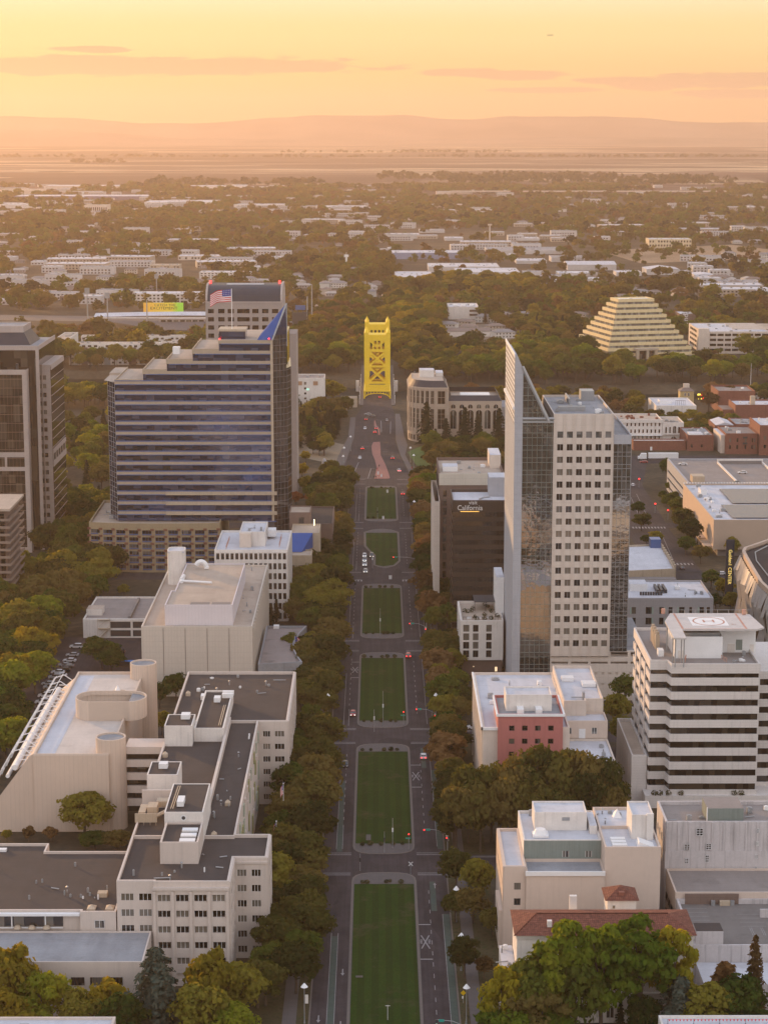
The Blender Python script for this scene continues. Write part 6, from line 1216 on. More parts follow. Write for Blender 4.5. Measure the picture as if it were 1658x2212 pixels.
n_ = len(prof); b.add([(x0 + 1, y, z) for y, z in prof] + [(x1 - 1, y, z) for y, z in prof], [(i, n_ + i, n_ + i + 1, i + 1) for i in range(n_ - 1)]); b.build('vault_roof', SLATE, r)
for xs_ in ((x0, x0 + .99), (x1 - .99, x1)):
    b = MB(); pr = [(y, z + .7) for y, z in prof]; b.add([(xs_[0], y, z) for y, z in pr] + [(xs_[1], y, z) for y, z in pr] + [(xs_[0], y, 100.3) for y, z in pr] + [(xs_[1], y, 100.3) for y, z in pr], [(i, n_ + i, n_ + i + 1, i + 1) for i in range(n_ - 1)] + [(2 * n_ + i, i, i + 1, 2 * n_ + i + 1) for i in range(n_ - 1)] + [(3 * n_ + i, 3 * n_ + i + 1, n_ + i + 1, n_ + i) for i in range(n_ - 1)] + [(0, 2 * n_, 3 * n_, n_)]); b.build('gable', GRANITE, r)
solidbox(r, 'skylight', RWHITE, x0 + 10, x1 - 10, y0 + 12, y0 + 16, 107.9, 108.9); b = MB(); b.box(x0, x1, y0 - .2, y0 + .39, 100.4, 101); b.build('cornice', GRANITE, r)
for x in (x0 + 1.5, x1 - 2):
    b = MB(); b.cyl(x, y0 + 15, 109, 110.4, .5, n=8); b.build('warning_light', REDL, r)
solidbox(r, 'side_wing', GRANITE, -49, -42, 1056, 1080, 0, 84)
# --- white riverside hotel
r = shop('hotel', 'white riverside hotel with brown panels along its top floor', 'hotel', -62, -36, 1372, 1395, 22.2, WHITE, RGREY, [(1.5 + 3.4 * k, 3.0 + 3.4 * k) for k in range(5)] + [(18.2, 20.2)], [(1.4, 3), (7, 8.6), (12.4, 14)], gm=G_OFF); BP = solid('brown_wall_panel', (.36, .22, .14)); [solidbox(r, 'wall_panel', BP, x, x + 3.2, 1371.7, 1371.79, 17.9, 20.6) for x in (-59.5, -54, -43.5)]; solidbox(r, 'stair_box', WHITE, -62, -56.5, 1373, 1384, 22.2, 27.2, RGREY); roof_clutter(r, -55, -38, 1375, 1392, 22.2, 7, 6); solidbox(r, 'wall_sign', emis('pale_green_wall_sign', (.4, .8, .65), .7), -48, -46.2, 1371.6, 1371.69, 14.6, 15.8)
r = thing('pavilion', 'small pavilion with green pyramid roof among the trees by the bridge', 'pavilion', (-25, 1365, 0)); solidbox(r, 'wall', CREAM, -29, -21, 1362, 1370, 0, 4); b = MB(); b.add([(-30, 1361, 4), (-20, 1361, 4), (-20, 1371, 4), (-30, 1371, 4), (-25, 1366, 6.6)], [(0, 1, 4), (1, 2, 4), (2, 3, 4), (3, 0, 4)]); b.build('roof', solid('slate_blue_shingle', (.12, .14, .16)), r)
r = thing('low_building', 'small pale block building beside the bridge approach', 'building', (-22, 1400, 0)); block(r, rect(-25.5, -14.5, 1394, 1402), 0, 6.4, TAN, RTAN, .4, .3)
# statue and its pond of trampled lawn
x, y = at(700.5, 1036); r = thing('monument', 'tall grey draped stone monument on the dry lawn left of the road', 'monument', (x, y, 0)); b = MB(); b.cyl(x, y, 0, .6, 2.2, n=12); b.build('base', CONC, r); b = MB(); b.tube([(x, y, .6), (x + .1, y, 4), (x - .1, y, 8), (x, y, 10.2)], 1.5, 1.25, n=10); b.cyl(x, y, 10.2, 11.6, 1.2, .5, n=10); b.build('figure', CONC, r)
# ================================================================== BEYOND THE RIVER
# --- ziggurat
r = thing('office_ziggurat', 'golden stepped pyramid office building across the river', 'building', (184, 1683, 0)); r.rotation_euler.z = R(14)
ZG = glass('grey_ziggurat_glass', (.17, .165, .15), (.22, .215, .195), cell=(2, 2, 4.2), ior=1.5, blind=.4)
def loc(b, nm, m): 
    o = bpy.data.objects.new(nm, b.mesh(nm, m)); col.objects.link(o); o.parent = r; return o
for k in range(11):
    x0, x1, y0, y1, z = 2.3 + 1.75 * k, 80 - 2.85 * k, 2.3 * k, 88 - 4.6 * k, 4.25 * k
    b = MB(); b.tub(rect(x0, x1, y0, y1), z + 1.9, z + 3.9, .5, .5); b.add([(x0 + .3, y0 + .3, z + 3.9), (x1 - .3, y0 + .3, z + 3.9), (x1 - .3, y1 - .3, z + 3.9), (x0 + .3, y1 - .3, z + 3.9)], [(0, 1, 2, 3)]); loc(b, 'stone_band', GOLDW)
    b = MB(); b.prism(rect(x0 + .6, x1 - .6, y0 + .6, y1 - .6), z - .3, z + 2.6); loc(b, 'window_band', ZG)
b = MB(); b.box(22, 47, 26, 30, 45.9, 46.9); b.box(30, 33, 25.5, 27, 46.9, 47.6); loc(b, 'roof_unit', WHMET)
b = MB(); [b.box(x, x + 2.2, -6, -3.5, -.5, 7) for x in (26, 34.5, 42)]; b.box(25.5, 44.7, -6.3, .5, 7.01, 8.6); loc(b, 'entrance_porch', TAN)
b = MB(); b.box(28, 42, -2.5, -2, 0, 7); loc(b, 'entrance_glazing', G_DARK)
# --- generic far building
def far(name, label, cat, px0, px1, pyb, pyt, depth, wm, rm, bands=0, par=.5, group=None, gable=False, gm=G_DARK):
    xa, y = at(px0, pyb); xb, _ = at(px1, pyb); h = max(2.5, (pyb - pyt) * y / FOC / math.cos(PITCH) * .985)
    r = thing(name, label, cat, ((xa + xb) / 2, y, 0), group); b = MB()
    if gable:
        b.box(xa, xb, y, y + depth, 0, h); b.build('wall', wm, r); m = (xa + xb) / 2; b = MB(); hh = h + min(3, (xb - xa) * .06)
        if xb - xa > depth: ym = y + depth / 2; b.add([(xa - .5, y - .5, h), (xb + .5, y - .5, h), (xb + .5, y + depth + .5, h), (xa - .5, y + depth + .5, h), (xa - .5, ym, hh), (xb + .5, ym, hh)], [(0, 1, 5, 4), (2, 3, 4, 5), (0, 4, 3), (1, 2, 5)])
        else: b.add([(xa - .5, y - .5, h), (xb + .5, y - .5, h), (xb + .5, y + depth, h), (xa - .5, y + depth, h), (m, y - .5, hh), (m, y + depth, hh)], [(0, 4, 5, 3), (1, 2, 5, 4), (0, 1, 4), (2, 3, 5)])
        b.build('roof', rm, r); return r, xa, xb, y, h
    b.tub(rect(xa, xb, y, y + depth), 0, h - par, par, .5); b.build('wall', wm, r); b = MB(); b.add([(xa + .3, y + .3, h - par), (xb - .3, y + .3, h - par), (xb - .3, y + depth - .3, h - par), (xa + .3, y + depth - .3, h - par)], [(0, 1, 2, 3)]); b.build('roof', rm, r)
    if bands:
        fh = (h - .6) / bands; n = max(3, int((xb - xa) / 4.2)); g = random.Random(int(px0 * 7 + pyb)); 
        for k in range(bands):
            b = MB(); s_ = (xb - xa) / n
            for i in range(n):
                if g.random() < .9: b.box(xa + s_ * i + s_ * .25, xa + s_ * (i + 1) - s_ * .2, y - .08, y - .005, fh * k + fh * .3, fh * k + fh * .78)
            if b.v: b.build('window_band', gm, r)
    g = random.Random(int(px1 * 3 + pyb))
    for _ in range(int(min(14, 2 + (xb - xa) * depth / 220))):
        x, yy = g.uniform(xa + 2, xb - 3), g.uniform(y + 2, y + depth - 3); rc = MB(); rc.box(x, x + g.uniform(1, 2.6), yy, yy + g.uniform(1, 2.6), h - par, h - par + g.uniform(.6, 1.5)); rc.build('roof_unit', GRMET, r)
    return r, xa, xb, y, h
r, xa, xb, y, h = far('parking_garage', 'pale parking structure right of the golden pyramid', 'parking garage', 1514, 1660, 764, 716, 75, CREAM, RWHITE, 0); 
for k in range(4):
    b = MB(); [b.box(xa + 6.2 * i + .5, xa + 6.2 * i + 5.6, y - .1, y - .005, 2.2 + 4.2 * k, 4.2 + 4.2 * k) for i in range(int((xb - xa) / 6.2))]; b.build('opening', G_DARK, r)
    b = MB(); [b.box(xa - .1, xa - .005, y + 5 + 9 * i, y + 12 + 9 * i, 2.2 + 4.2 * k, 4.2 + 4.2 * k) for i in range(7)]; b.build('opening', G_DARK, r)
solidbox(r, 'stair_tower', CREAM, xa - 3.5, xa + 5.5, y - 3, y + 6, 0, h + 2.5); [solidbox(r, 'ramp_wall', CREAM, xa + 28, xa + 70, y + q, y + q + .8, h, h + 1.6) for q in (18, 34, 52)]
r, xa, xb, y, h = far('low_building', 'low brown building with white lettering on its side right of the pyramid', 'building', 1466, 1502, 702, 678, 30, BROWNP, RWHITE); text('kind', r, (xa + 6, y - .12, h * .45), 7, WHMET, rot=(R(90), R(-90), 0), ext=.05)
# apartments along the far levee, stadium
for (a0, a1, pb, pt, dp) in ((150, 252, 788, 742, 14), (254, 345, 788, 742, 14), (347, 440, 778, 740, 14)):
    r, xa, xb, y, h = far('apartment_block', {150: 'white and brown apartment block at the left by the far riverbank', 254: 'white and brown apartment block behind tall riverside trees', 347: 'white and brown apartment block next to the stepped blue tower'}[a0], 'apartment building', a0, a1, pb, pt, dp, WHITE, RTAN, 5, gm=G_OFF)
    for i in range(int((xb - xa) / 9)):
        if i % 2: solidbox(r, 'brown_bay', BROWNP if i % 4 == 1 else GRMET, xa + 9 * i + 1, xa + 9 * i + 6, y - .9, y - .09, 0, h - 3)
r, xa, xb, y, h = far('apartment_block', 'white apartment block with balconies facing the river at the far left', 'apartment building', 118, 148, 770, 733, 60, WHITE, RTAN, 5, gm=G_OFF); far('apartment_block', 'long white apartment block with dormer-like rooftop row behind the riverside apartments', 'apartment building', 176, 420, 752, 726, 12, WHITE, RTAN, 3)
# stadium
sx_, sy_ = at(330, 705); r = thing('stadium', 'baseball stadium grandstand with pale roof canopy beyond the apartments', 'stadium', (sx_, sy_, 0)); x0, y0 = at(215, 700); x1, y1 = at(448, 716); ST = solid('stadium_concrete', (.33, .28, .25))
b = MB(); b.add([(x0, y1 + 60, 5), (x1, y1 + 44, 5), (x1, y1 + 4, 0.5), (x0 + 70, y1 + 8, .5)], [(0, 3, 2, 1)]); b.build('seating', solid('stadium_seats_dark', (.10, .09, .09), var=.2, joint=(0, 1.2, 0)), r)
b = MB(); b.box(x0 + 60, x1, y1 + 45, y1 + 50, 3.5, 7.6); b.build('suites', ST, r); b = MB(); [b.box(x0 + 62 + 6 * i, x0 + 66.5 + 6 * i, y1 + 44.8, y1 + 44.99, 4.6, 6.6) for i in range(16)]; b.build('window_band', G_DARK, r)
b = MB(); n_ = 12; pts = [(x0 - 4 + (x1 - x0 + 10) * i / n_, y1 + 62 + 16 * math.sin(i / n_ * 2.2)) for i in range(n_ + 1)]; b.add([(x, y, 7.7) for i, (x, y) in enumerate(pts)] + [(x, y + 16, 10) for x, y in pts], [(i, i + 1, n_ + 2 + i, n_ + 1 + i) for i in range(n_)]); b.build('roof_canopy', RWHITE, r); b = MB(); b.box(x0, x1 + 3, y1 + 60, y1 + 61, 6.6, 7.6); b.build('canopy_edge', WHITE, r); solidbox(r, 'field', LAWN, x0 + 60, x1, y1 - 30, y1, 0, .2)
# billboard
bx0, by = at(309, 706); by = sy_ + 105; k_ = by / FOC * 1.0
def atd(px, py, y):
    x = (px - PCX) / FOC; v = (PCY - py) / FOC; f = math.cos(PITCH) + v * math.sin(PITCH); zz = -math.sin(PITCH) + v * math.cos(PITCH); X_, Y_ = x * math.cos(YAW) + f * math.sin(YAW), -x * math.sin(YAW) + f * math.cos(YAW); t = y / Y_; return X_ * t, CAM_H + zz * t
xa, zb_ = atd(310, 674, by); xb, zt_ = atd(396, 654, by); r = thing('billboard', 'yellow and green billboard with dark lettering above the stadium', 'billboard', ((xa + xb) / 2, by, 0))
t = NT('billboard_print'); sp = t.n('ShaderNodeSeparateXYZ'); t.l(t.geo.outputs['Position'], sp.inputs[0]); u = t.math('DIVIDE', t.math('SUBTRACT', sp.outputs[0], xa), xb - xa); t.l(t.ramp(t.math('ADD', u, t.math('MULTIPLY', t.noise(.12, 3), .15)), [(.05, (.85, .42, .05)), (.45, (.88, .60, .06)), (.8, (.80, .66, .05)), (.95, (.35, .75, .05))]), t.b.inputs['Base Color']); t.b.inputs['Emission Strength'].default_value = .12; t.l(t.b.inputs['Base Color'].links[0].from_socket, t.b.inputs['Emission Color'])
b = MB(); b.box(xa, xb, by, by + 1.2, zb_, zt_); b.build('panel', t.m, r); INK = solid('billboard_ink', (.06, .03, .02)); sz = (zt_ - zb_) * .36; xm = xa + (xb - xa) * .54
text('CATCH THE', r, (xm, by - .1, zb_ + (zt_ - zb_) * .74), sz, INK, ext=.03, sxy=1.15); text('EXCITEMENT', r, (xm - 1, by - .1, zb_ + (zt_ - zb_) * .40), sz * 1.15, INK, ext=.03, sxy=1.2); b = MB(); b.cyl(0, 0, 0, .1, 2.2, n=16); o = b.build('round_badge', [RED], r); o.rotation_euler = (R(90), 0, 0); o.location = (xa + 5 - root_loc(r)[0], -.05, (zb_ + zt_) / 2)
b = MB(); [b.box(x, x + .5, by + 1.3, by + 1.8, 0, zt_) for x in np.linspace(xa + 1, xb - 2, 4)]; b.build('support', GRMET, r)
# floodlight masts
def mast(px, pyb, pyt, lab, panel=True):
    x, y = at(px, pyb); _, zt_ = atd(px, pyt, y); r = thing('floodlight_mast', lab, 'light mast', (x, y, 0)); b = MB(); b.cyl(x, y, 0, zt_, .75, .45, n=8); b.build('pole', GRMET, r)
    if panel: b = MB(); b.box(x - 2.2, x + 2.2, y - .6, y + .2, zt_ - 5, zt_); b.build('lamp_panel', GRMET, r)
mast(191, 728, 622, 'floodlight mast left of the two tall masts by the stadium'); mast(234, 728, 632, 'tall floodlight mast between the stadium bowl and the freeway'); mast(319, 732, 648, 'slender pole in front of the yellow billboard', False); mast(674, 720, 614, 'tall grey pole right of the stepped blue tower', False); mast(664, 712, 640, 'shorter grey pole beside the tallest pole right of the blue tower', False); mast(339, 640, 592, 'small floodlight mast behind the white flats', True)
x, y = at(648, 735); r = thing('scoreboard_tower', 'dark lattice scoreboard tower just right of the blue tower', 'tower', (x, y, 0)); b = MB(); [b.box(x + a, x + a + .8, y, y + 1, 0, 27) for a in (-7, -2.3, 2.3, 6.4)]; [b.box(x - 7, x + 7.2, y + .1, y + .9, 4 * i, 4 * i + .7) for i in range(7)]; b.build('frame', DKMET, r); solidbox(r, 'sign_panel', DKMET, x - 6, x + 6, y - .3, y, 6, 24); solidbox(r, 'crown', BLUEM, x - 4, x + 5, y, y + 1, 27, 31)
# warehouses and big roofs, right
IND = [(845, 993, 560, 546, 60, 0), (1052, 1222, 549, 541, 90, 0), (925, 1078, 588, 576, 70, 0), (985, 1122, 600, 588, 80, 0), (1020, 1160, 609, 599, 60, 0), (853, 935, 618, 600, 110, 0), (1115, 1180, 570, 563, 50, 0), (1190, 1262, 566, 556, 45, 0), (1225, 1330, 584, 572, 60, 1), (1205, 1290, 597, 590, 40, 0), (1170, 1222, 606, 598, 40, 0), (1395, 1466, 594, 582, 45, 1), (1330, 1385, 596, 588, 35, 0), (1130, 1175, 598, 588, 30, 0), (1262, 1300, 610, 602, 30, 0), (1062, 1108, 558, 550, 30, 0), (1345, 1368, 606, 599, 26, 0), (1195, 1235, 614, 605, 26, 0), (1500, 1540, 604, 594, 40, 1), (1560, 1650, 624, 612, 60, 0), (1640, 1700, 646, 630, 40, 0), (1465, 1490, 594, 586, 20, 0),
       (905, 960, 503, 498, 60, 0), (843, 905, 516, 506, 40, 0), (960, 1000, 520, 514, 40, 0), (1055, 1120, 532, 526, 60, 0), (1115, 1165, 520, 515, 50, 0)]
SHED = [solid('shed_wall_white', (.50, .48, .47)), solid('shed_wall_tan', (.38, .32, .26)), solid('shed_wall_blue', (.24, .28, .40))]; SRF = [RWHITE, RBLUE, roofmat('pale_metal_roof', (.50, .50, .53), spots=.2)]; g = random.Random(77)
for i, (a0, a1, pb, pt, dp, gb) in enumerate(IND):
    far('warehouse', 'pale roofed shed of the industrial estate beyond the river', 'warehouse', a0, a1, pb, pt, dp, SHED[0 if i % 5 else (1 if i % 2 else 2)], SRF[i % 3], 0, .3, 'sheds of the industrial estate', bool(gb))
for i in range(46):                                                    # parked trailers of the yards
    px, py = g.choice([(1130, 583), (1300, 592), (1360, 602), (1420, 606), (1240, 575), (1180, 590), (1070, 603), (1480, 600)]); px += g.uniform(-40, 40); py += g.uniform(-7, 7); x, y = at(px, py); b = MB(); b.box(-6.5, 6.5, -1.3, 1.3, 1.1, 4); [b.box(q, q + 1.6, -1.2, 1.2, 0, 1.09) for q in (-5.6, 3.4)]
    o = b.build('truck_trailer', WHMET, org=(x, y, 0)); o.rotation_euler.z = g.uniform(-.5, .5); tag(o, 'white box trailer parked in the yards of the industrial estate', 'trailer', 'trailers parked in the industrial yards')
far('office_building', 'pale two storey block lit yellow on its left side far right', 'office building', 1400, 1492, 535, 517, 40, solid('sunny_cream_wall', (.60, .50, .34)), RWHITE, 2)
r, xa, xb, y, h = far('office_building', 'white three storey office with ribbon windows beyond the bridge tower', 'office building', 968, 1033, 690, 663, 45, WHITE, RWHITE, 0, .8); [solidbox(r, 'window_band', G_DARK, xb - 9, xb - 1, y - .1, y - .005, q, q + 2) for q in (3.5, 7.5)]; [solidbox(r, 'window_band', G_DARK, xa - .1, xa - .005, y + 3, y + 40, q, q + 2) for q in (3.5, 7.5)]; [solidbox(r, 'skylight', WHMET, xa + 5 + 8 * q, xa + 9 + 8 * q, y + 8, y + 14, h, h + 1.6) for q in range(3)]
far('clinic_building', 'long low house with grey roof and white gables by the dry field', 'building', 943, 1058, 727, 716, 14, WHITE, HROOF, 1, .2, None, True)
FARL = [(287, 440, 655, 634, 30, WHITE, RWHITE, 3, 'white four storey flats behind the stadium billboard'), (432, 542, 603, 588, 26, WHITE, RWHITE, 3, 'long white office slab among trees far left of the bridge'), (176, 232, 590, 578, 30, CREAM, RTAN, 2, 'cream school building with rows of windows far left'), (240, 330, 576, 566, 35, CREAM, RTAN, 1, 'cream flat roofed block far left behind the school'), (325, 388, 586, 573, 30, TAN, RTAN, 2, 'tan brick block far left among poplars'), (385, 474, 562, 553, 36, CREAM, RWHITE, 1, 'long pale hall with white roof far left'), (0, 45, 640, 628, 30, BRICK, RTAN, 1, 'brick shed with pale roof at the far left edge'), (50, 125, 640, 630, 26, BRICK, RTAN, 1, 'brick shed with pale roof beside the freeway'), (130, 232, 652, 640, 40, BROWNP, RTAN, 1, 'long brown roofed row beside the freeway far left'),
        (408, 532, 408, 402, 90, WHITE, RWHITE, 0, 'huge white warehouse near the edge of the farmland'), (540, 618, 410, 405, 90, WHITE, RWHITE, 0, 'second white warehouse near the edge of the farmland'), (0, 90, 420, 410, 90, CREAM, RTAN, 0, 'pale warehouse at the far left near the farmland'), (95, 270, 408, 402, 120, CREAM, RWHITE, 0, 'long pale warehouse far left near the farmland'), (30, 320, 432, 424, 120, solid('blue_grey_shed', (.16, .15, .22)), RWHITE, 0, 'very long blue grey warehouse far left'), (312, 460, 446, 437, 120, WHITE, RWHITE, 0, 'wide white roofed warehouse far left'), (182, 232, 460, 444, 60, CREAM, RTAN, 1, 'tall pale warehouse far left above the trees'), (0, 80, 450, 442, 80, WHITE, RWHITE, 0, 'white roofed shed at the left edge below the long warehouse'), (505, 614, 448, 442, 60, WHITE, RWHITE, 1, 'low white school building far off left of centre'), (682, 790, 452, 446, 60, WHITE, RWHITE, 1, 'low white school building far off at centre'), (790, 830, 446, 440, 50, WHITE, RWHITE, 0, 'small pale hall far off at centre'), (942, 1020, 420, 414, 60, CREAM, RBLUE, 0, 'pale green roofed hall far off right of centre'), (680, 718, 668, 655, 30, BEIGE, RWHITE, 0, 'white roofed depot behind the bridge pylon at left'), (664, 700, 705, 692, 20, BRICK, RWHITE, 0, 'small red brick shed with white roof left of the bridge'), (623, 668, 715, 700, 24, WHITE, RWHITE, 0, 'white shed with tan roof right of the blue tower'), (745, 790, 700, 694, 18, WHITE, RWHITE, 0, 'small white roof left of the bridge pylon')]
for a0, a1, pb, pt, dp, wm, rm, bn, lb in FARL: far('warehouse' if not bn else 'low_building', lb, 'warehouse' if not bn else 'building', a0, a1, pb, pt, dp, wm, rm, bn, .4)
# houses
HW = [solid('house_wall_cream', (.48, .42, .36)), solid('house_wall_grey', (.34, .32, .32)), solid('house_wall_white', (.58, .56, .53))]; HR = [HROOF, solid('grey_shingle_roof', (.22, .21, .21), var=.15, scale=.5), solid('pale_shingle_roof', (.36, .33, .31), var=.15, scale=.5)]
def house_mesh(w_, d_, h_, i):
    b = MB(); b.box(-w_ / 2, w_ / 2, -d_ / 2, d_ / 2, 0, h_, 0); e = .6; hh = h_ + d_ * .2; b.add([(-w_ / 2 - e, -d_ / 2 - e, h_ + .01), (w_ / 2 + e, -d_ / 2 - e, h_ + .01), (w_ / 2 + e, d_ / 2 + e, h_ + .01), (-w_ / 2 - e, d_ / 2 + e, h_ + .01), (-w_ / 2 + d_ * .35, 0, hh), (w_ / 2 - d_ * .35, 0, hh)], [(0, 1, 5, 4), (1, 2, 5), (2, 3, 4, 5), (3, 0, 4), (0, 3, 2, 1)], 1)
    for k in range(int(h_ / 2.8)): [b.box(x, x + 1.2, -d_ / 2 - .06, -d_ / 2 - .005, 1 + 2.8 * k, 2.3 + 2.8 * k, 2) for x in np.arange(-w_ / 2 + 1, w_ / 2 - 1.5, 3.2)]
    return b.mesh('house', [HW[i % 3], HR[(i // 2) % 3], G_DARK])
HM = [house_mesh(*q, i) for i, q in enumerate(((16, 11, 5.6), (13, 10, 3.2), (19, 12, 5.8), (12, 9, 3.0), (22, 10, 3.4), (15, 12, 3.2)))]
HOUSES = []
def house(x, y, k, rz, label, group):
    o = bpy.data.objects.new('house', HM[k % 6]); col.objects.link(o); o.location = (x, y, 0); o.rotation_euler.z = rz; tag(o, label, 'house', group); HOUSES.append((x, y, 13))
g = random.Random(4)
for px, py, k in ((965, 712, 2), (1005, 706, 0), (1012, 718, 0), (1050, 696, 2), (1078, 690, 2), (1100, 694, 0), (1130, 690, 2), (1068, 716, 0), (1085, 730, 2), (1118, 706, 5), (1145, 700, 2), (1165, 694, 0), (1250, 690, 0), (1270, 700, 5), (1380, 640, 2), (1340, 650, 0)):
    x, y = at(px, py); house(x, y, k, g.uniform(-.6, .6), 'hip roofed town house of the cluster beyond the dry riverbank field', 'town houses beyond the dry field')
for _ in range(280):
    py = 640 - 215 * g.random() ** 1.5; px = g.uniform(-10, 1670)
    if 840 < px < 1480 and 495 < py < 625: continue
    if px < 560 and py > 628: continue
    x, y = at(px, py); house(x, y, g.randrange(6), g.choice([0, 1.57]) + g.uniform(-.3, .3), 'pale roofed suburban house half hidden among trees beyond the river', 'suburban houses among trees')
PM = []
for i, (w_, d_, h_) in enumerate(((34, 20, 6), (58, 26, 7.5), (26, 16, 8.5), (80, 34, 8), (44, 18, 10), (22, 22, 5))):
    b = MB(); b.box(-w_ / 2, w_ / 2, -d_ / 2, d_ / 2, 0, h_, 0); b.box(-w_ / 2 + .6, w_ / 2 - .6, -d_ / 2 + .6, d_ / 2 - .6, h_, h_ + .25, 1); [b.box(q, q + 2.4, -3, -.8, h_ + .26, h_ + 1.6, 2) for q in np.arange(-w_ / 2 + 4, w_ / 2 - 5, 11)]
    for k in range(int(h_ / 3.6)): [b.box(q, q + 2.2, -d_ / 2 - .08, -d_ / 2 - .005, 1.2 + 3.5 * k, 2.9 + 3.5 * k, 3) for q in np.arange(-w_ / 2 + 1.5, w_ / 2 - 3, 4.4)]
    PM.append(b.mesh('pale_block', [SHED[0] if i % 3 else SHED[1], SRF[i % 3], GRMET, G_DARK]))
PALE = []
for px0, px1, py0, py1, n_ in ((0, 800, 402, 470, 70), (0, 620, 545, 605, 34), (0, 430, 480, 545, 22), (620, 850, 430, 520, 20), (900, 1658, 405, 470, 34), (1180, 1658, 470, 530, 22), (1480, 1658, 560, 640, 24), (0, 280, 605, 660, 14), (840, 1300, 480, 545, 24)):
    for _ in range(n_):
        px = g.uniform(px0, px1); py = g.uniform(py0, py1); x, y = at(px, py)
        if any(abs(x - a) < 45 and abs(y - b_) < 45 for a, b_ in PALE): continue
        k = g.randrange(6); o = bpy.data.objects.new('pale_block', PM[k]); col.objects.link(o); o.location = (x, y, 0); o.rotation_euler.z = g.gauss(0, .12); tag(o, 'pale flat roofed block scattered among the suburban trees beyond the river', 'building', 'pale flat roofed blocks in the suburbs'); PALE.append((x, y))
# causeway viaduct
(xa, ya), (xb, yb) = at(1045, 421), at(1580, 421); r = thing('freeway_viaduct', 'long straight freeway causeway crossing the far trees', 'viaduct', ((xa + xb) / 2, ya, 0)); b = MB(); b.box(xa - 90, xb, ya, ya + 26, 7.5, 10.5); b.build('deck', solid('viaduct_concrete', (.50, .42, .36)), r); b = MB(); [b.box(xa + q, xa + q + 2, ya + 4, ya + 22, 0, 7.49) for q in range(0, int(xb - xa), 32)]; b.build('pier', CONC, r)
x, y = at(1057, 519); r = thing('water_tower', 'slim pale tower beyond the industrial sheds', 'tower', (x, y, 0)); b = MB(); b.cyl(x, y, 0, 24, 1.1, n=10); b.build('shaft', CREAM, r); b = MB(); b.cyl(x, y, 24.01, 26.5, 3.2, 3.6, n=12); b.build('tank', CREAM, r)
for px, pyb, pyt, lab in ((748, 588, 545, 'pale antenna tower among the trees left of the bridge'), (180, 432, 412, 'slim tall pylon on the far left skyline')):
    x, y = at(px, pyb); _, zt_ = atd(px, pyt, y); r = thing('antenna_tower', lab, 'tower', (x, y, 0)); b = MB(); b.tube([(x, y, 0), (x, y, zt_)], 1.3, .5, n=6); b.build('mast', GRMET, r); b = MB(); b.box(x - 3, x + 3, y - 1, y + 1, zt_ - 6, zt_ - 3); b.box(x - 3, x + 3, y - 1, y + 1, zt_ - 16, zt_ - 13.5); b.box(x - 1.2, x + 1.2, y - .9, y + .9, zt_ - 13.5, zt_ - 6); b.build('antenna_array', WHMET, r)
# aircraft
xa, zp = atd(1187, 76, 13500); r = thing('airliner', 'tiny dark airliner crossing the yellow sky', 'aircraft', (xa, 13500, zp)); b = MB(); b.tube([(xa - 19, 13500, zp), (xa - 16, 13500, zp + .2), (xa + 12, 13500, zp + .2), (xa + 19, 13500, zp + 1.2)], 2.7, 1.5, n=10); b.build('fuselage', DKMET, r)
b = MB(); b.add([(xa - 2, 13500, zp - 1), (xa + 3, 13500, zp - 1), (xa + 9, 13483, zp + .5), (xa + 7, 13483, zp + .5)], [(0, 1, 2, 3)]); b.add([(xa - 2, 13500, zp - 1), (xa + 3, 13500, zp - 1), (xa + 9, 13517, zp + .5), (xa + 7, 13517, zp + .5)], [(3, 2, 1, 0)]); b.build('wing', DKMET, r); b = MB(); b.add([(xa + 13, 13500, zp + 1), (xa + 18, 13500, zp + 1), (xa + 20, 13500, zp + 7), (xa + 18, 13500, zp + 7)], [(0, 1, 2, 3)]); b.build('tail_fin', DKMET, r)
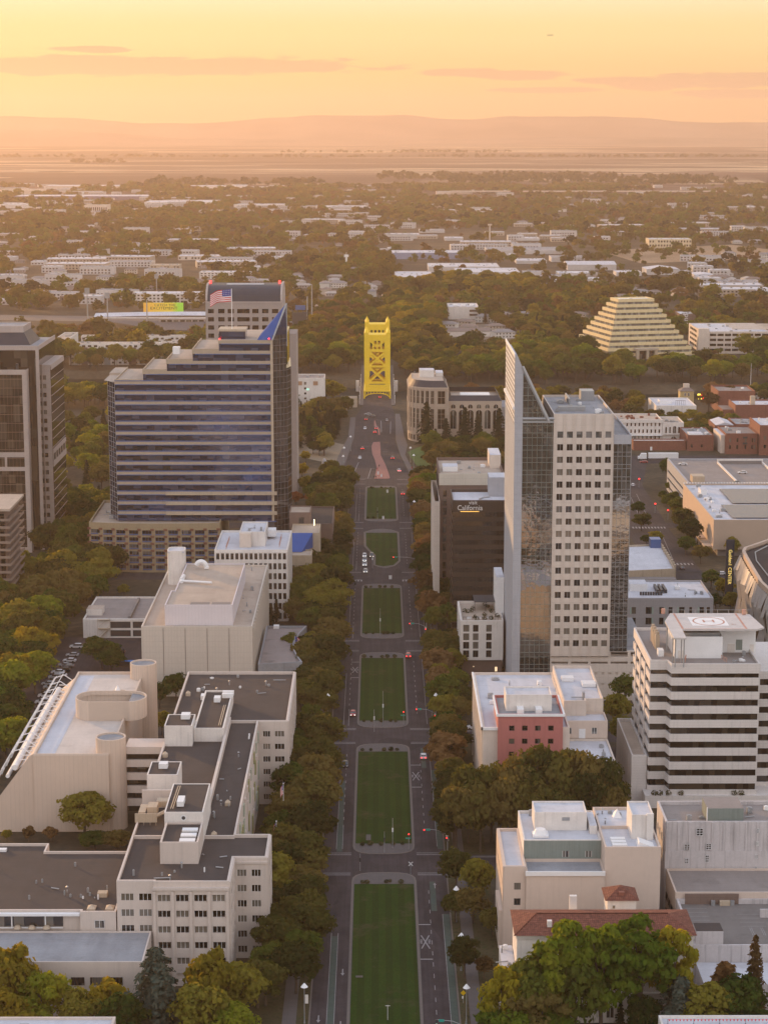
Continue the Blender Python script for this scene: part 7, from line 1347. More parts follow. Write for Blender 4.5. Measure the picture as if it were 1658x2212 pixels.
# ================================================================== STREET FURNITURE AND VEHICLES
CARC = {k: solid(k + '_car_paint', c, rough=.25, var=.03, spec=.6) for k, c in dict(white=(.62, .62, .63), silver=(.36, .37, .38), black=(.02, .02, .022), red=(.32, .03, .03), grey=(.12, .12, .13), blue=(.04, .07, .2)).items()}
CGL = glass('car_glass', (.015, .016, .018), (.02, .02, .022), ior=1.8); TYRE = solid('tyre_rubber', (.015, .015, .015)); TAILD = solid('tail_light_red', (.25, .02, .02), rough=.3); HEADW = emis('headlight_glass', (1, .95, .85), 2.0)
_cm = {}
def car_meshes(kind):
    if kind in _cm: return _cm[kind]
    L, W_, h1, h2 = (4.6, 1.82, .92, 1.46) if kind == 'car' else (4.8, 1.9, 1.05, 1.75)
    def loft(prof, hw0, hw1):
        b = MB(); n = len(prof); vs = []
        for x, z, k in prof: hw = hw0 + (hw1 - hw0) * k; vs += [(-hw, x, z), (hw, x, z)]
        b.add(vs, [(2 * i, 2 * i + 1, 2 * i + 3, 2 * i + 2) for i in range(n - 1)] + [tuple(2 * i for i in range(n))[::-1], tuple(2 * i + 1 for i in range(n))] + [(2 * n - 2, 2 * n - 1, 1, 0)]); return b
    body = loft([(-L / 2, .32, 0), (-L / 2 - .05, .55, 0), (-L / 2 + .08, h1, 0), (-L * .27, h1 + .05, 0), (L * .22, h1 + .02, 0), (L / 2 - .12, h1 - .16, 0), (L / 2, .6, 0), (L / 2 - .05, .32, 0)], W_ / 2, W_ / 2 - .1)
    back = -L * .44 if kind == 'suv' else -L * .36
    cab = loft([(back - .1, h1 + .02, 0), (back + .28, h2 - .06, 1), (L * .06, h2 - .06, 1), (L * .24, h1 + .02, 0)], W_ / 2 - .07, W_ / 2 - .24)
    roof = loft([(back + .22, h2 - .07, 0), (back + .32, h2, 1), (L * .04, h2, 1), (L * .09, h2 - .07, 0)], W_ / 2 - .2, W_ / 2 - .27)
    wh = MB(); n = 12; vs = [(sx_ * .11, .33 * math.cos(2 * math.pi * i / n), .33 * math.sin(2 * math.pi * i / n)) for sx_ in (-1, 1) for i in range(n)]; wh.add(vs, [(i, (i + 1) % n, n + (i + 1) % n, n + i) for i in range(n)] + [tuple(range(n))[::-1], tuple(range(n, 2 * n))])
    tl = MB(); tl.box(-.2, .2, -.04, .02, -.09, .09); _cm[kind] = (body, cab, roof, wh, tl, L, W_, h1); return _cm[kind]
_cp = {}
def car(x, y, rz, colour, label, kind='car', lit=False, group=None, z=.06, head=False):
    key = (kind, colour, lit, head)
    if key not in _cp:
        body, cab, roof, wh, tl, L, W_, h1 = car_meshes(kind); _cp[key] = (body.mesh('body', CARC[colour]), cab.mesh('windows', CGL), roof.mesh('roof', CARC[colour]), wh.mesh('wheel', TYRE), tl.mesh('tail_light', REDL if lit else TAILD), tl.mesh('headlight', HEADW if head else WHMET), L, W_, h1)
    bm, cm, rm, wm, tm, hm, L, W_, h1 = _cp[key]; r = thing('parked_car' if group else 'car', label, 'car', (x, y, z), group); r.rotation_euler.z = rz
    def pt(nm, me, l): o = bpy.data.objects.new(nm, me); col.objects.link(o); o.parent = r; o.location = l
    pt('body', bm, (0, 0, 0)); pt('windows', cm, (0, 0, 0)); pt('roof', rm, (0, 0, 0))
    for a in (-1, 1):
        for q in (-1, 1): pt('wheel', wm, (a * (W_ / 2 - .1), q * L * .3, .33))
        pt('tail_light', tm, (a * (W_ / 2 - .28), -L / 2 - .03, h1 - .15)); pt('headlight', hm, (a * (W_ / 2 - .3), L / 2 - .02, .66))
    return r
Zc = lambda zx, zy: at(552.7 + zx / 3, 777.2 + zy / 3)       # survey sheet of the bridge approach
Zm = lambda zx, zy: at(552.7 + zx / 3, 1174.4 + zy / 3)      # survey sheet of the middle blocks
for (zx, zy, c, k, lit, rz, lab) in ((725, 358, 'silver', 'car', 0, 1.5, 'silver car turning off the bridge left of the road'), (752, 370, 'grey', 'car', 0, 1.4, 'grey car right behind the silver turning car near the bridge'), (712, 390, 'black', 'car', 1, 0, 'dark car with glowing tail lights below the bridge arch'), (848, 397, 'silver', 'car', 0, 0, 'silver car on the right lanes near the bridge'), (706, 450, 'white', 'car', 0, 3.14, 'white car in the left lanes beside the thin brick median'), (778, 448, 'grey', 'car', 1, 0, 'grey car stopped at the head of the thin brick median queue'), (770, 474, 'red', 'suv', 1, 0, 'red van with lit tail lights behind the grey car at the median'), (690, 580, 'red', 'car', 1, 0, 'red car on the left lanes beside the wide brick median'), (673, 642, 'white', 'car', 0, 3.14, 'white car nearest the left planting island'), (884, 643, 'black', 'suv', 1, 0, 'black car with red lights right of the brick median'), (926, 724, 'white', 'car', 1, .1, 'white car with red lights near the right planting strip'), (951, 874, 'red', 'car', 1, 0, 'red car passing the farthest green median on the right'), (802, 246, 'red', 'car', 1, 0, 'red lit car under the bridge arch'), (405, 785, 'white', 'car', 0, 1.57, 'white car parked beside the grey stone monument'), (400, 812, 'silver', 'car', 0, 1.57, 'silver car parked in front of the white car by the monument')):
    x, y = Zc(zx, zy); car(x, y, rz, c, lab, k, bool(lit))
for (zx, zy, c, k, lit, lab, hd) in ((703, 84, 'white', 'car', 0, 'white car at the back of the waiting queue left of the cut-in median', 0), (703, 112, 'silver', 'suv', 1, 'silver car second from the back of the waiting queue', 0), (704, 142, 'white', 'suv', 0, 'white van third in the waiting queue left of the median', 0), (750, 85, 'black', 'suv', 0, 'black car with headlights waiting in the turn pocket', 1), (709, 186, 'silver', 'car', 0, 'silver car at the head of the waiting queue', 0)):
    x, y = Zm(zx, zy); car(x, y, 3.14, c, lab, k, bool(lit), head=True)
x, y = Zm(986, 735); car(x, y, 0, 'red', 'dark red car with bright tail lights turning by the fourth lawn', 'suv', True); x, y = Zm(628, 1112); car(x, y, 3.14, 'red', 'red car left of the third lawn facing the camera', 'car', head=True); car(-10, 597, 3.14, 'black', 'black car left of the second lawn facing the camera', 'car'); car(13.6, 605, 0, 'white', 'white car half under trees right of the second lawn', 'car', True)
x, y = at(615, 1860); car(x, y, 1.57, 'silver', 'silver wagon on the cross street beside the flagpole plaza', 'suv'); x, y = at(1023, 1575); car(x, y, 1.57, 'white', 'white car on the cross street behind the red bay building', 'suv')
g = random.Random(8); cs_ = ['white', 'silver', 'white', 'grey', 'silver', 'black']
for i, (px, py) in enumerate(((165, 1400), (157, 1418), (151, 1430), (147, 1442), (140, 1440), (138, 1452), (131, 1462), (120, 1466), (126, 1455), (115, 1475), (109, 1488), (104, 1498), (98, 1506), (105, 1480), (92, 1520), (86, 1532))):
    x, y = at(px, py); car(x, y, 1.57 + g.uniform(-.1, .1), cs_[i % 6], 'car parked in the rows beside the beige building and the tree belt', g.choice(['car', 'suv']), False, 'cars parked in the left side lot')
x, y = at(256, 1412); car(x, y, 1.57, 'black', 'black car in front of the two level car park', 'suv')
for i, (px, py) in enumerate(((1342, 1655), (1336, 1672), (1345, 1682), (1350, 1628))): x, y = at(px, py); car(x, y, 1.4, ('white', 'silver', 'white', 'black')[i], 'car parked in the narrow lot between the red bay building and the helipad block', 'car', False, 'cars parked beside the helipad block')
Zr = lambda zx, zy, z=0: at((1540 + zx * 380 / 1658) / 1.158, (1140 + zy * 380 / 1658) / 1.158, z)
for zx, zy, c, z, lab in ((725, 102, 'white', 15.6, 'white car parked on the upper deck corner of the parking structure'), (1375, 195, 'white', 15.6, 'white car on the upper deck beside the ramp opening'), (1305, 306, 'black', 15.6, 'black car on the upper deck at the ramp foot'), (1140, 1300, 'white', 0, 'white car at the kerb below the sign pylon'), (300, 78, 'red', 0, 'red car crossing the wide junction behind the fin tower'), (180, 330, 'white', 0, 'white car at the edge of the fin tower on the side street'), (718, 1240, 'black', 0, 'black car on the side street crossing by the car park')):
    x, y = Zr(zx, zy, z); car(x, y, 1.5 if z or zx in (300, 1140) else 0, c, lab, 'car', z=z + .06)
# articulated lorry
x, y = at((1520 + 560 * 400 / 1658) / 1.158, (960 + 790 * 400 / 1658) / 1.158); r = thing('lorry', 'long white articulated lorry on the road behind the parking structure', 'lorry', (x, y, 0)); b = MB(); b.box(x - 8, x + 9, y - 1.3, y + 1.3, 1.2, 4.1); b.build('trailer', WHMET, r); b = MB(); b.box(x - 12.2, x - 9.2, y - 1.25, y + 1.25, .8, 3.9); b.box(x - 14, x - 12.21, y - 1.2, y + 1.2, .8, 2.2); b.add([(x - 12.21, y - 1.25, 2.2), (x - 12.21, y + 1.25, 2.2), (x - 13, y + 1.1, 2.2), (x - 13, y - 1.1, 2.2), (x - 12.21, y + 1.25, 3.7), (x - 12.21, y - 1.25, 3.7)], [(0, 1, 4, 5), (3, 5, 4, 2), (0, 5, 3), (1, 2, 4)]); b.build('cab', WHMET, r)
for q in (-13.2, -10, -8.9, 6, 7.3):
    b = MB(); n = 12; b.add([(x + q + .5 * math.cos(2 * math.pi * i / n), y + s, .5 + .5 * math.sin(2 * math.pi * i / n)) for s in (-1.3, 1.3) for i in range(n)], [(i, (i + 1) % n, n + (i + 1) % n, n + i) for i in range(n)] + [tuple(range(n)), tuple(range(n, 2 * n))]); b.build('wheel', TYRE, r)
# blue bins
x, y = at(275, 1440); r = thing('waste_bin', 'dark waste containers with bright blue lids behind the pale block', 'waste bin', (x, y, 0)); solidbox(r, 'body', DKMET, x - 3.6, x + 3.6, y, y + 2, 0, 1.8); b = MB(); b.box(x - 3.5, x - .1, y - .1, y + 1.5, 1.81, 2.0); b.box(x + .1, x + 3.5, y - .1, y + 1.5, 1.81, 2.0); b.build('lid', solid('bright_blue_plastic', (.03, .20, .62)), r)
# lamps with conical shades
def lamp(x, y, label, h=8.6, banner=False):
    r = thing('street_lamp', label, 'street lamp', (x, y, .1)); b = MB(); b.cyl(x, y, .1, h, .11, .07, n=8); b.cyl(x, y, .1, .8, .22, .15, n=8); b.build('post', GRMET, r); b = MB(); b.cyl(x, y, h, h + .85, .78, .10, n=12); sh_ = b.build('shade', WHMET, r); b = MB(); b.cyl(x, y, h - .3, h, .22, n=8); b.build('globe', WHITE, sh_)
    if banner: b = MB(); b.box(x + .15, x + .85, y - .02, y + .02, h * .55, h * .55 + 2); b.build('banner', WHITE, r)
for i, (px, py, z, bn, lab) in enumerate(((657, 2127, 8.9, 1, 'street lamp with white signs in the left verge nearest the camera'), (996, 2018, 8.9, 0, 'street lamp hidden in the right trees beside the railway crossing mark'), (1007, 2129, 8.9, 0, 'street lamp beside the yellow diamond sign'), (985, 1917, 8.9, 0, 'street lamp in the right trees beside the first lawn tip'), (689, 1751, 8.9, 1, 'street lamp with banner left of the second lawn'), (708, 1500, 8.9, 0, 'street lamp left of the third lawn'), (941, 1499, 8.9, 0, 'street lamp above the red signal right of the third lawn'), (968, 1749, 8.9, 0, 'street lamp right of the second lawn corner'), (735, 1187, 8.9, 0, 'street lamp left of the cut-in median'), (731, 1248, 8.9, 0, 'street lamp in the trees left of the fifth crossing'), (917, 1283, 8.9, 0, 'street lamp in the right trees beside the fourth lawn'), (743, 966, 8.9, 0, 'street lamp at the left pavement bend'), (741, 984, 8.9, 0, 'street lamp lower on the left pavement bend'), (757, 942, 8.9, 0, 'street lamp by the left planting near the bridge'), (886, 966, 8.9, 0, 'street lamp by the right planting near the bridge'), (893, 982, 8.9, 0, 'street lamp beside the small green lawn patch'), (894, 1082, 8.9, 0, 'street lamp under the bright green tree'), (947, 1090, 8.9, 0, 'street lamp in front of the brown blocks'))):
    x, y = at(px, py, z); lamp(x, y, lab, z - .5, bool(bn))
# traffic signals
def signal(x, y, label, side=1, arm=6.0, red=True, h=6.4, sign=True, lampon=True):
    r = thing('traffic_signal', label, 'traffic signal', (x, y, 0)); b = MB(); b.cyl(x, y, 0, h, .13, .09, n=8); b.tube([(x, y, h - 1.6), (x - side * arm * .45, y, h - .35), (x - side * arm, y, h)], .08, .05, n=6); b.build('mast', GRMET, r)
    for hx, hz in ((x - side * arm, h - .6), (x - side * .25, 3.6)):
        b = MB(); b.box(hx - .22, hx + .22, y - .3, y - .02, hz - .65, hz + .65); sh_ = b.build('signal_head', DKMET, r); b = MB(); n = 10; zc = hz + .4 if red else hz - .4; b.add([(hx + .17 * math.cos(2 * math.pi * i / n), y - .32, zc + .17 * math.sin(2 * math.pi * i / n)) for i in range(n)], [tuple(range(n))]); b.build('lit_lamp', REDL if red else GRNL, sh_)
    if sign: b = MB(); b.box(x - side * (arm - .5), x - side * (arm - 1.6), y - .05, y + .02, h - .5, h + .05); b.build('street_sign', SIGNG, r)
    b = MB(); b.box(x - side * .25 - .22, x - side * .25 + .22, y - .34, y - .3, 4.35, 4.8); b.build('small_sign', WHMET, r)
SREDL = [(18.2, 404, False, 'green traffic signal on a curved arm at the bottom right kerb'), (18.2, 522.5, True, 'red traffic signal right of the second lawn near end'), (18.2, 637, True, 'red traffic signal right of the third lawn near end'), (17.8, 752, True, 'red traffic signal among the right trees by the fourth lawn'), (18.4, 872, True, 'red traffic signal pair facing the queue at the fifth crossing')]
for x, y, red, lab in SREDL: signal(x, y, lab, 1, 6.2 if y < 860 else 12, red)
for x, y, lab in ((8.0, 524, 'small red signal on the tip of the second lawn'), (8.0, 640, 'small red signal on the tip of the third lawn')):
    r = thing('traffic_signal', lab, 'traffic signal', (x, y, .18)); b = MB(); b.cyl(x, y, .18, 4.6, .08, n=8); b.build('mast', GRMET, r); solidbox(r, 'signal_head', DKMET, x - .2, x + .2, y - .2, y + .1, 3.7, 4.7); solidbox(r, 'street_sign', SIGNG, x - .9, x + .5, y - .06, y, 3.1, 3.45); b = MB(); n = 10; b.add([(x + .17 * math.cos(2 * math.pi * i / n), y - .22, 4.45 + .17 * math.sin(2 * math.pi * i / n)) for i in range(n)], [tuple(range(n))]); b.build('lit_lamp', REDL, r)
for x, y, h, lab in ((1.5, 521.5, 6, 'slim signal pole in the middle of the second lawn tip'), (1.4, 637.5, 12, 'tall white pole in the middle of the third lawn tip'), (.6, 756, 11, 'tall pole in the middle of the fourth lawn tip'), (-4.8, 508, 4.8, 'black signal pole at the far left tip of the first lawn'), (3.7, 525, 8.5, 'tall bare pole on the second lawn tip'), (-1.4, 632, 7.5, 'bare pole beside the third lawn tip'), (-2.6, 877, 7, 'signal pole at the near tip of the cut-in median'), (-.5, 990, 6, 'signal pole at the near tip of the farthest lawn')):
    r = thing('signal_pole', lab, 'signal pole', (x, y, .18)); b = MB(); b.cyl(x, y, .18, h, .1, .06, n=8); b.build('mast', GRMET, r); b = MB(); b.box(x - .2, x + .2, y - .18, y + .1, h * .55, h * .55 + 1.1); b.build('signal_head', DKMET if h < 7 else WHMET, r)
r = thing('crossing_sign', 'white railway crossing cross at the far right tip of the first lawn', 'sign', (8.2, 505.5, .18)); b = MB(); b.cyl(8.2, 505.6, .18, 3.3, .07, n=8); b.build('post', GRMET, r); b = MB(); [b.add([(8.2 + s * -.6, 505.5 - .01 * s, 2.5), (8.2 + s * -.45, 505.5 - .01 * s, 2.35), (8.2 + s * .6, 505.5 - .01 * s, 3.4), (8.2 + s * .45, 505.5 - .01 * s, 3.55)], [(0, 1, 2, 3)]) for s in (1, -1)]; b.build('crossbuck', WHMET, r)
x, y = at(690, 1805); r = thing('crossing_sign', 'white railway crossing cross below the bannered lamp', 'sign', (x, y, .1)); b = MB(); b.cyl(x, y + .06, 0, 3.6, .07, n=8); b.build('post', GRMET, r); b = MB(); [b.add([(x + s * -.6, y - .01 * s, 2.7), (x + s * -.45, y - .01 * s, 2.55), (x + s * .6, y - .01 * s, 3.6), (x + s * .45, y - .01 * s, 3.75)], [(0, 1, 2, 3)]) for s in (1, -1)]; b.build('crossbuck', WHMET, r)
x, y = at(1000, 2144, 2.6); r = thing('warning_sign', 'yellow diamond warning sign on the right verge', 'sign', (x, y, .1)); b = MB(); b.cyl(x, y + .05, .1, 3, .05, n=6); b.build('post', GRMET, r); b = MB(); b.add([(x, y, 1.9), (x + .62, y, 2.52), (x, y, 3.14), (x - .62, y, 2.52)], [(0, 1, 2, 3)]); b.build('panel', solid('sign_yellow', (.62, .40, .01), rough=.4), r); solidbox(r, 'plaque', WHMET, x - .28, x + .05, y - .03, y, 1.2, 1.75)
x, y = at(837, 2205); r = thing('bus_stop_pole', 'slim pole with white cross arm at the bottom of the first lawn', 'pole', (x, y, .2)); b = MB(); b.cyl(x, y, .2, 3.6, .05, n=6); b.box(x - .5, x + .5, y - .04, y + .04, 3.4, 3.48); b.build('mast', WHMET, r)
for px, py, hpx, lab in ((613, 1815, 1693, 'tall white flagpole with hanging flag beside the cream slab'), (598, 1895, 1775, 'tall white flagpole on the plaza before the cross street')):
    x, y = at(px, py); _, zt_ = atd(px, hpx, y); r = thing('flagpole', lab, 'flagpole', (x, y, 0)); b = MB(); b.cyl(x, y, 0, zt_, .12, .06, n=8); b.cyl(x, y, zt_, zt_ + .25, .16, n=8); b.build('pole', WHMET, r)
    us_flag('flag', 'limp flag on the ' + ('farther' if px == 613 else 'nearer') + ' plaza flagpole', x - .1, y, zt_ - .4, 0.7, 2.6, droop=2.4)
x, y = at(637, 1452); r = thing('flagpole', 'short flagpole at the corner of the curved annex', 'flagpole', (x, y, 0)); b = MB(); b.cyl(x, y, 0, 13.2, .1, .06, n=8); b.build('pole', WHMET, r); us_flag('flag', 'drooping American flag at the corner of the curved annex', x, y, 13, 2.2, 4.6, droop=1.4, dx=1)
x, y = at(607, 1830); r = thing('banner_stand', 'blue upright banner on the plaza by the flagpoles', 'banner', (x, y, 0)); solidbox(r, 'panel', BLUEM, x - .9, x + .9, y, y + .3, .3, 6.0)
x, y = at(1619, 858); r = thing('flagpole', 'tall white flagpole on the riverfront at the right', 'flagpole', (x, y, 0)); b = MB(); b.cyl(x, y, 0, 24, .2, .1, n=8); b.build('pole', WHMET, r)
# red side-street signals
for zx, zy, lab in ((250, 255, 'red signal at the wide junction behind the fin tower'), (258, 530, 'left red signal over the side street behind the fin tower'), (425, 527, 'red signal at the verge of the side street'), (565, 597, 'red signal on a mast beside the side street trees')):
    x, y = Zr(zx, zy, 4.5); r = thing('traffic_signal', lab, 'traffic signal', (x, y, 0)); b = MB(); b.cyl(x, y, 0, 5.2, .1, n=6); b.build('mast', GRMET, r); solidbox(r, 'signal_head', DKMET, x - .35, x + .35, y - .3, y - .11, 3.6, 5.2); solidbox(r, 'lit_lamp', REDL, x - .32, x + .32, y - .36, y - .31, 4.4, 5.0)
# pedestrians on the red paving
SKIN = solid('skin', (.35, .22, .16)); CLO = [solid('dark_clothes', (.03, .03, .04)), solid('red_clothes', (.35, .04, .05)), solid('white_clothes', (.5, .5, .5)), solid('blue_clothes', (.06, .09, .2))]
def person(x, y, c, label, rz=0.0, z=.2):
    me = bpy.data.meshes.new('person'); bm_ = bmesh.new(); P_ = [(0, 0, .95), (0, 0, 1.2), (0, 0, 1.45), (0, 0, 1.56), (0, .01, 1.72), (-.1, 0, .9), (-.12, .06, .5), (-.12, -.05, .05), (.1, 0, .9), (.12, -.1, .5), (.12, .1, .05), (-.2, 0, 1.42), (-.27, 0, 1.15), (-.25, .08, .9), (.2, 0, 1.42), (.27, 0, 1.15), (.25, .1, .9), (-.12, .10, .04), (.12, .25, .04)]; rad = [.15, .14, .15, .06, .11, .10, .075, .05, .10, .075, .05, .07, .055, .045, .07, .055, .045, .045, .045]
    vs = [bm_.verts.new(p) for p in P_]; [bm_.edges.new((vs[a], vs[b_])) for a, b_ in ((0, 1), (1, 2), (2, 3), (3, 4), (0, 5), (5, 6), (6, 7), (0, 8), (8, 9), (9, 10), (2, 11), (11, 12), (12, 13), (2, 14), (14, 15), (15, 16), (7, 17), (10, 18))]; bm_.to_mesh(me); bm_.free(); o = bpy.data.objects.new('person', me); col.objects.link(o); m = o.modifiers.new('skin', 'SKIN'); sk = me.skin_vertices[0].data
    for i, rr_ in enumerate(rad): sk[i].radius = (rr_, rr_)
    sk[0].use_root = True; o.modifiers.new('smooth', 'SUBSURF').levels = 1; me.materials.append(c); o.location = (x, y, z); o.rotation_euler.z = rz; tag(o, label, 'person'); return o
person(*Zc(786, 720), CLO[1], 'person in red walking on the wide brick median'); person(*Zc(797, 700), CLO[0], 'person in dark clothes ahead of the walker in red on the brick median'); person(*Zc(766, 772), CLO[0], 'left of two people in dark clothes crossing at the near tip of the brick median'); person(*Zc(776, 772), CLO[0], 'right of two people in dark clothes crossing at the near tip of the brick median'); person(*Zc(650, 752), CLO[3], 'person in dark blue at the left kerb beside the stop line'); person(*Zc(1009, 712), CLO[1], 'person in red on the right pavement below the green lawn patch')
# little white cabinets on the median
for zx, zy, lab in ((812, 762, 'white cabinet on the near tip of the brick median'), (791, 745, 'slim white cabinet left of the median tip cabinet'), (851, 864, 'white cabinet on the far right corner of the farthest lawn'), (824, 1036, 'white cabinet at the near tip of the farthest lawn')):
    x, y = Zc(zx, zy); r = thing('utility_cabinet', lab, 'cabinet', (x, y, .18)); solidbox(r, 'body', WHMET, x - .5, x + .5, y, y + .5, .2, 1.7); solidbox(r, 'cap', GRMET, x - .55, x + .55, y - .05, y + .55, 1.71, 1.8)
x, y = Zm(870, 232); r = thing('utility_cabinet', 'white cabinet on the far tip of the fourth lawn', 'cabinet', (x, y, .18)); solidbox(r, 'body', WHMET, x - .6, x + .6, y, y + .5, .1, 1.6); solidbox(r, 'cap', GRMET, x - .65, x + .65, y - .05, y + .55, 1.61, 1.7)
# ================================================================== TREES
L_OLIVE = leafmat('olive_leaves', [(.040, .046, .013), (.074, .076, .019), (.108, .102, .025), (.145, .115, .036)], .45, .09, .8)
L_GREEN = leafmat('green_leaves', [(.035, .058, .013), (.065, .095, .016), (.105, .125, .022), (.20, .18, .03)], .48, .09, .75)
L_BRIGHT = leafmat('bright_green_leaves', [(.060, .105, .014), (.12, .17, .018), (.20, .22, .022), (.28, .24, .022)], .52)
L_DARK = leafmat('dark_conifer_needles', [(.012, .020, .009), (.022, .032, .013), (.035, .04, .018)], .15)
L_CEDAR = leafmat('blue_grey_cedar_needles', [(.045, .058, .044), (.085, .10, .078), (.14, .15, .115)], .2)
L_RUST = leafmat('russet_leaves', [(.07, .045, .02), (.12, .075, .03), (.17, .09, .035), (.20, .13, .06)], .35)
L_FLAME = leafmat('orange_red_leaves', [(.14, .05, .02), (.24, .08, .03), (.30, .13, .03)], .4)
L_YELL = leafmat('yellow_and_sunlit_leaves', [(.10, .095, .016), (.19, .16, .020), (.30, .23, .024)], .52)  # yellow foliage; also paints low sunlight into the colour of backlit crowns
WL = [leafmat('far_' + n_, c_, .5, .012, 0) for n_, c_ in (('olive_leaves', [(.05, .048, .014), (.10, .088, .022), (.17, .14, .035)]), ('green_leaves', [(.045, .065, .014), (.10, .12, .02), (.19, .18, .03)]), ('yellow_leaves', [(.10, .09, .016), (.20, .16, .025)]), ('russet_leaves', [(.08, .05, .02), (.17, .10, .04)]), ('dark_leaves', [(.014, .022, .010), (.035, .04, .018)]))]
BARK = solid('tree_bark', (.075, .055, .04), var=.3, scale=2)
rs = np.random.RandomState(3)
def quads(name, C_, N_, S_, mat, asp=.75):
    n = len(C_); N_ = N_ / np.linalg.norm(N_, axis=1, keepdims=True); ref = np.where(np.abs(N_[:, 2:3]) > .9, [[1., 0, 0]], [[0, 0, 1.]])
    U = np.cross(N_, ref); U /= np.linalg.norm(U, axis=1, keepdims=True); V = np.cross(N_, U); a = rs.uniform(0, 6.28, (n, 1)); U, V = U * np.cos(a) + V * np.sin(a), V * np.cos(a) - U * np.sin(a)
    S_ = S_[:, None]; j = lambda: rs.uniform(.6, 1.1, (n, 1))
    P_ = np.stack([C_ - U * S_ * j() - V * S_ * asp * j(), C_ + U * S_ * j() - V * S_ * asp * j(), C_ + U * S_ * j() + V * S_ * asp * j(), C_ - U * S_ * j() + V * S_ * asp * j()], 1).reshape(-1, 3)
    me = bpy.data.meshes.new(name); me.vertices.add(4 * n); me.vertices.foreach_set('co', P_.astype(np.float32).ravel()); me.loops.add(4 * n); me.loops.foreach_set('vertex_index', np.arange(4 * n, dtype=np.int32)); me.polygons.add(n); me.polygons.foreach_set('loop_start', np.arange(0, 4 * n, 4, dtype=np.int32)); me.materials.append(mat); me.update(calc_edges=True); return me
def crown_points(n, rx, h0, h1, nb, br, flat=1.0):
    """leaf positions on nb bough clumps spread through an uneven crown"""
    cz, hz = (h0 + h1) / 2, (h1 - h0) / 2; B = []
    while len(B) < nb:
        p = rs.uniform(-1, 1, 3); l = np.linalg.norm(p)
        if .35 < l < 1.0: B.append(p * rs.uniform(.82, 1.06))
    B = np.array(B); taper = 1 - .28 * np.clip(B[:, 2:3], 0, 1); bc = np.concatenate([B[:, :2] * (rx - br * .55) * taper, cz + B[:, 2:3] * (hz - br * .45)], 1); rr_ = br * rs.uniform(.6, 1.25, nb)
    k = rs.randint(0, nb, n); d = rs.normal(0, 1, (n, 3)); d /= np.linalg.norm(d, axis=1, keepdims=True); d[:, 2] = np.where(rs.rand(n) < .25, d[:, 2], np.abs(d[:, 2])); rad = rr_[k][:, None] * rs.uniform(.55, 1.08, (n, 1)) * np.array([[1, 1, .75 * flat]])
    return bc[k] + d * rad, d + rs.normal(0, .45, (n, 3)) + [[0, 0, .25]], bc
def trunk_mesh(h0, r0, boughs, n=5):
    b = MB(); b.tube([(0, 0, -.3), (r0 * .3, 0, h0 * .55), (0, r0 * .2, h0 * 1.1)], r0, r0 * .62, n=8)
    for c in boughs[:n]: b.tube([(0, 0, h0 * .75), (c[0] * .45, c[1] * .45, h0 * .75 + (c[2] - h0 * .75) * .6), tuple(c)], r0 * .45, r0 * .12, n=5)
    return b.mesh('trunk', BARK)
PROTO = {}
def broadleaf(key, mat, h, rx, n, leaf, nb, br, h0k=.28, count=3):
    for i in range(count):
        C_, N_, B_ = crown_points(n, rx, h * h0k, h, nb, br); PROTO.setdefault(key, []).append((quads('crown', C_, N_, leaf * rs.uniform(.6, 1.3, n), mat), trunk_mesh(h * h0k * 1.2, .028 * h, B_[np.argsort(-B_[:, 2])], 6), h))
broadleaf('olive', L_OLIVE, 11, 5.6, 3600, .36, 42, 1.75); broadleaf('green', L_GREEN, 12, 5.6, 3600, .38, 42, 1.8); broadleaf('bright', L_BRIGHT, 12, 5.4, 3800, .38, 36, 1.9); broadleaf('plane', L_BRIGHT, 19, 6.4, 5200, .40, 44, 1.75, .25); broadleaf('rust', L_RUST, 10, 4.8, 2600, .36, 34, 1.6, count=2); broadleaf('flame', L_FLAME, 9, 4.6, 2200, .38, 30, 1.6, count=1); broadleaf('yellow', L_YELL, 11, 5.4, 3000, .38, 36, 1.8, count=2)
def conifer(key, mat, h, rx, n, leaf, tiers, droop, count=2):
    for i in range(count):
        t_ = rs.randint(0, tiers, n); q = (t_ + rs.uniform(0, .5, n)) / tiers; R_ = rx * (1 - q) ** .8 * (.75 + .35 * rs.rand(n)); nb = 9; ang = (rs.randint(0, nb, n) + t_ * .37) * 2 * np.pi / nb + rs.normal(0, .16, n); s = np.sqrt(rs.uniform(.05, 1, n)); bl = .8 + .4 * np.sin(t_ * 12.9 + np.floor(ang) * 78.2)
        x = R_ * s * bl * np.cos(ang); y = R_ * s * bl * np.sin(ang); z = h * (.12 + .88 * q) - droop * (s ** 2) * R_ + rs.normal(0, .12, n); C_ = np.stack([x, y, z], 1); N_ = np.stack([np.cos(ang) * .5, np.sin(ang) * .5, np.ones(n)], 1) + rs.normal(0, .4, (n, 3))
        PROTO.setdefault(key, []).append((quads('crown', C_, N_, leaf * rs.uniform(.6, 1.3, n), mat, .45), trunk_mesh(h * .85, .02 * h, [], 0), h))
conifer('cedar', L_CEDAR, 15, 7.5, 6500, .42, 9, .30, 2); conifer('conifer', L_DARK, 15, 3.6, 2600, .45, 11, .35); conifer('cypress', L_DARK, 9, 1.1, 900, .3, 12, -.6, 1); conifer('redwood', L_RUST, 19, 4.6, 4200, .42, 12, .25, 1); conifer('browncedar', L_RUST, 13, 7, 5500, .45, 7, .35, 1)
mid_i = [0]
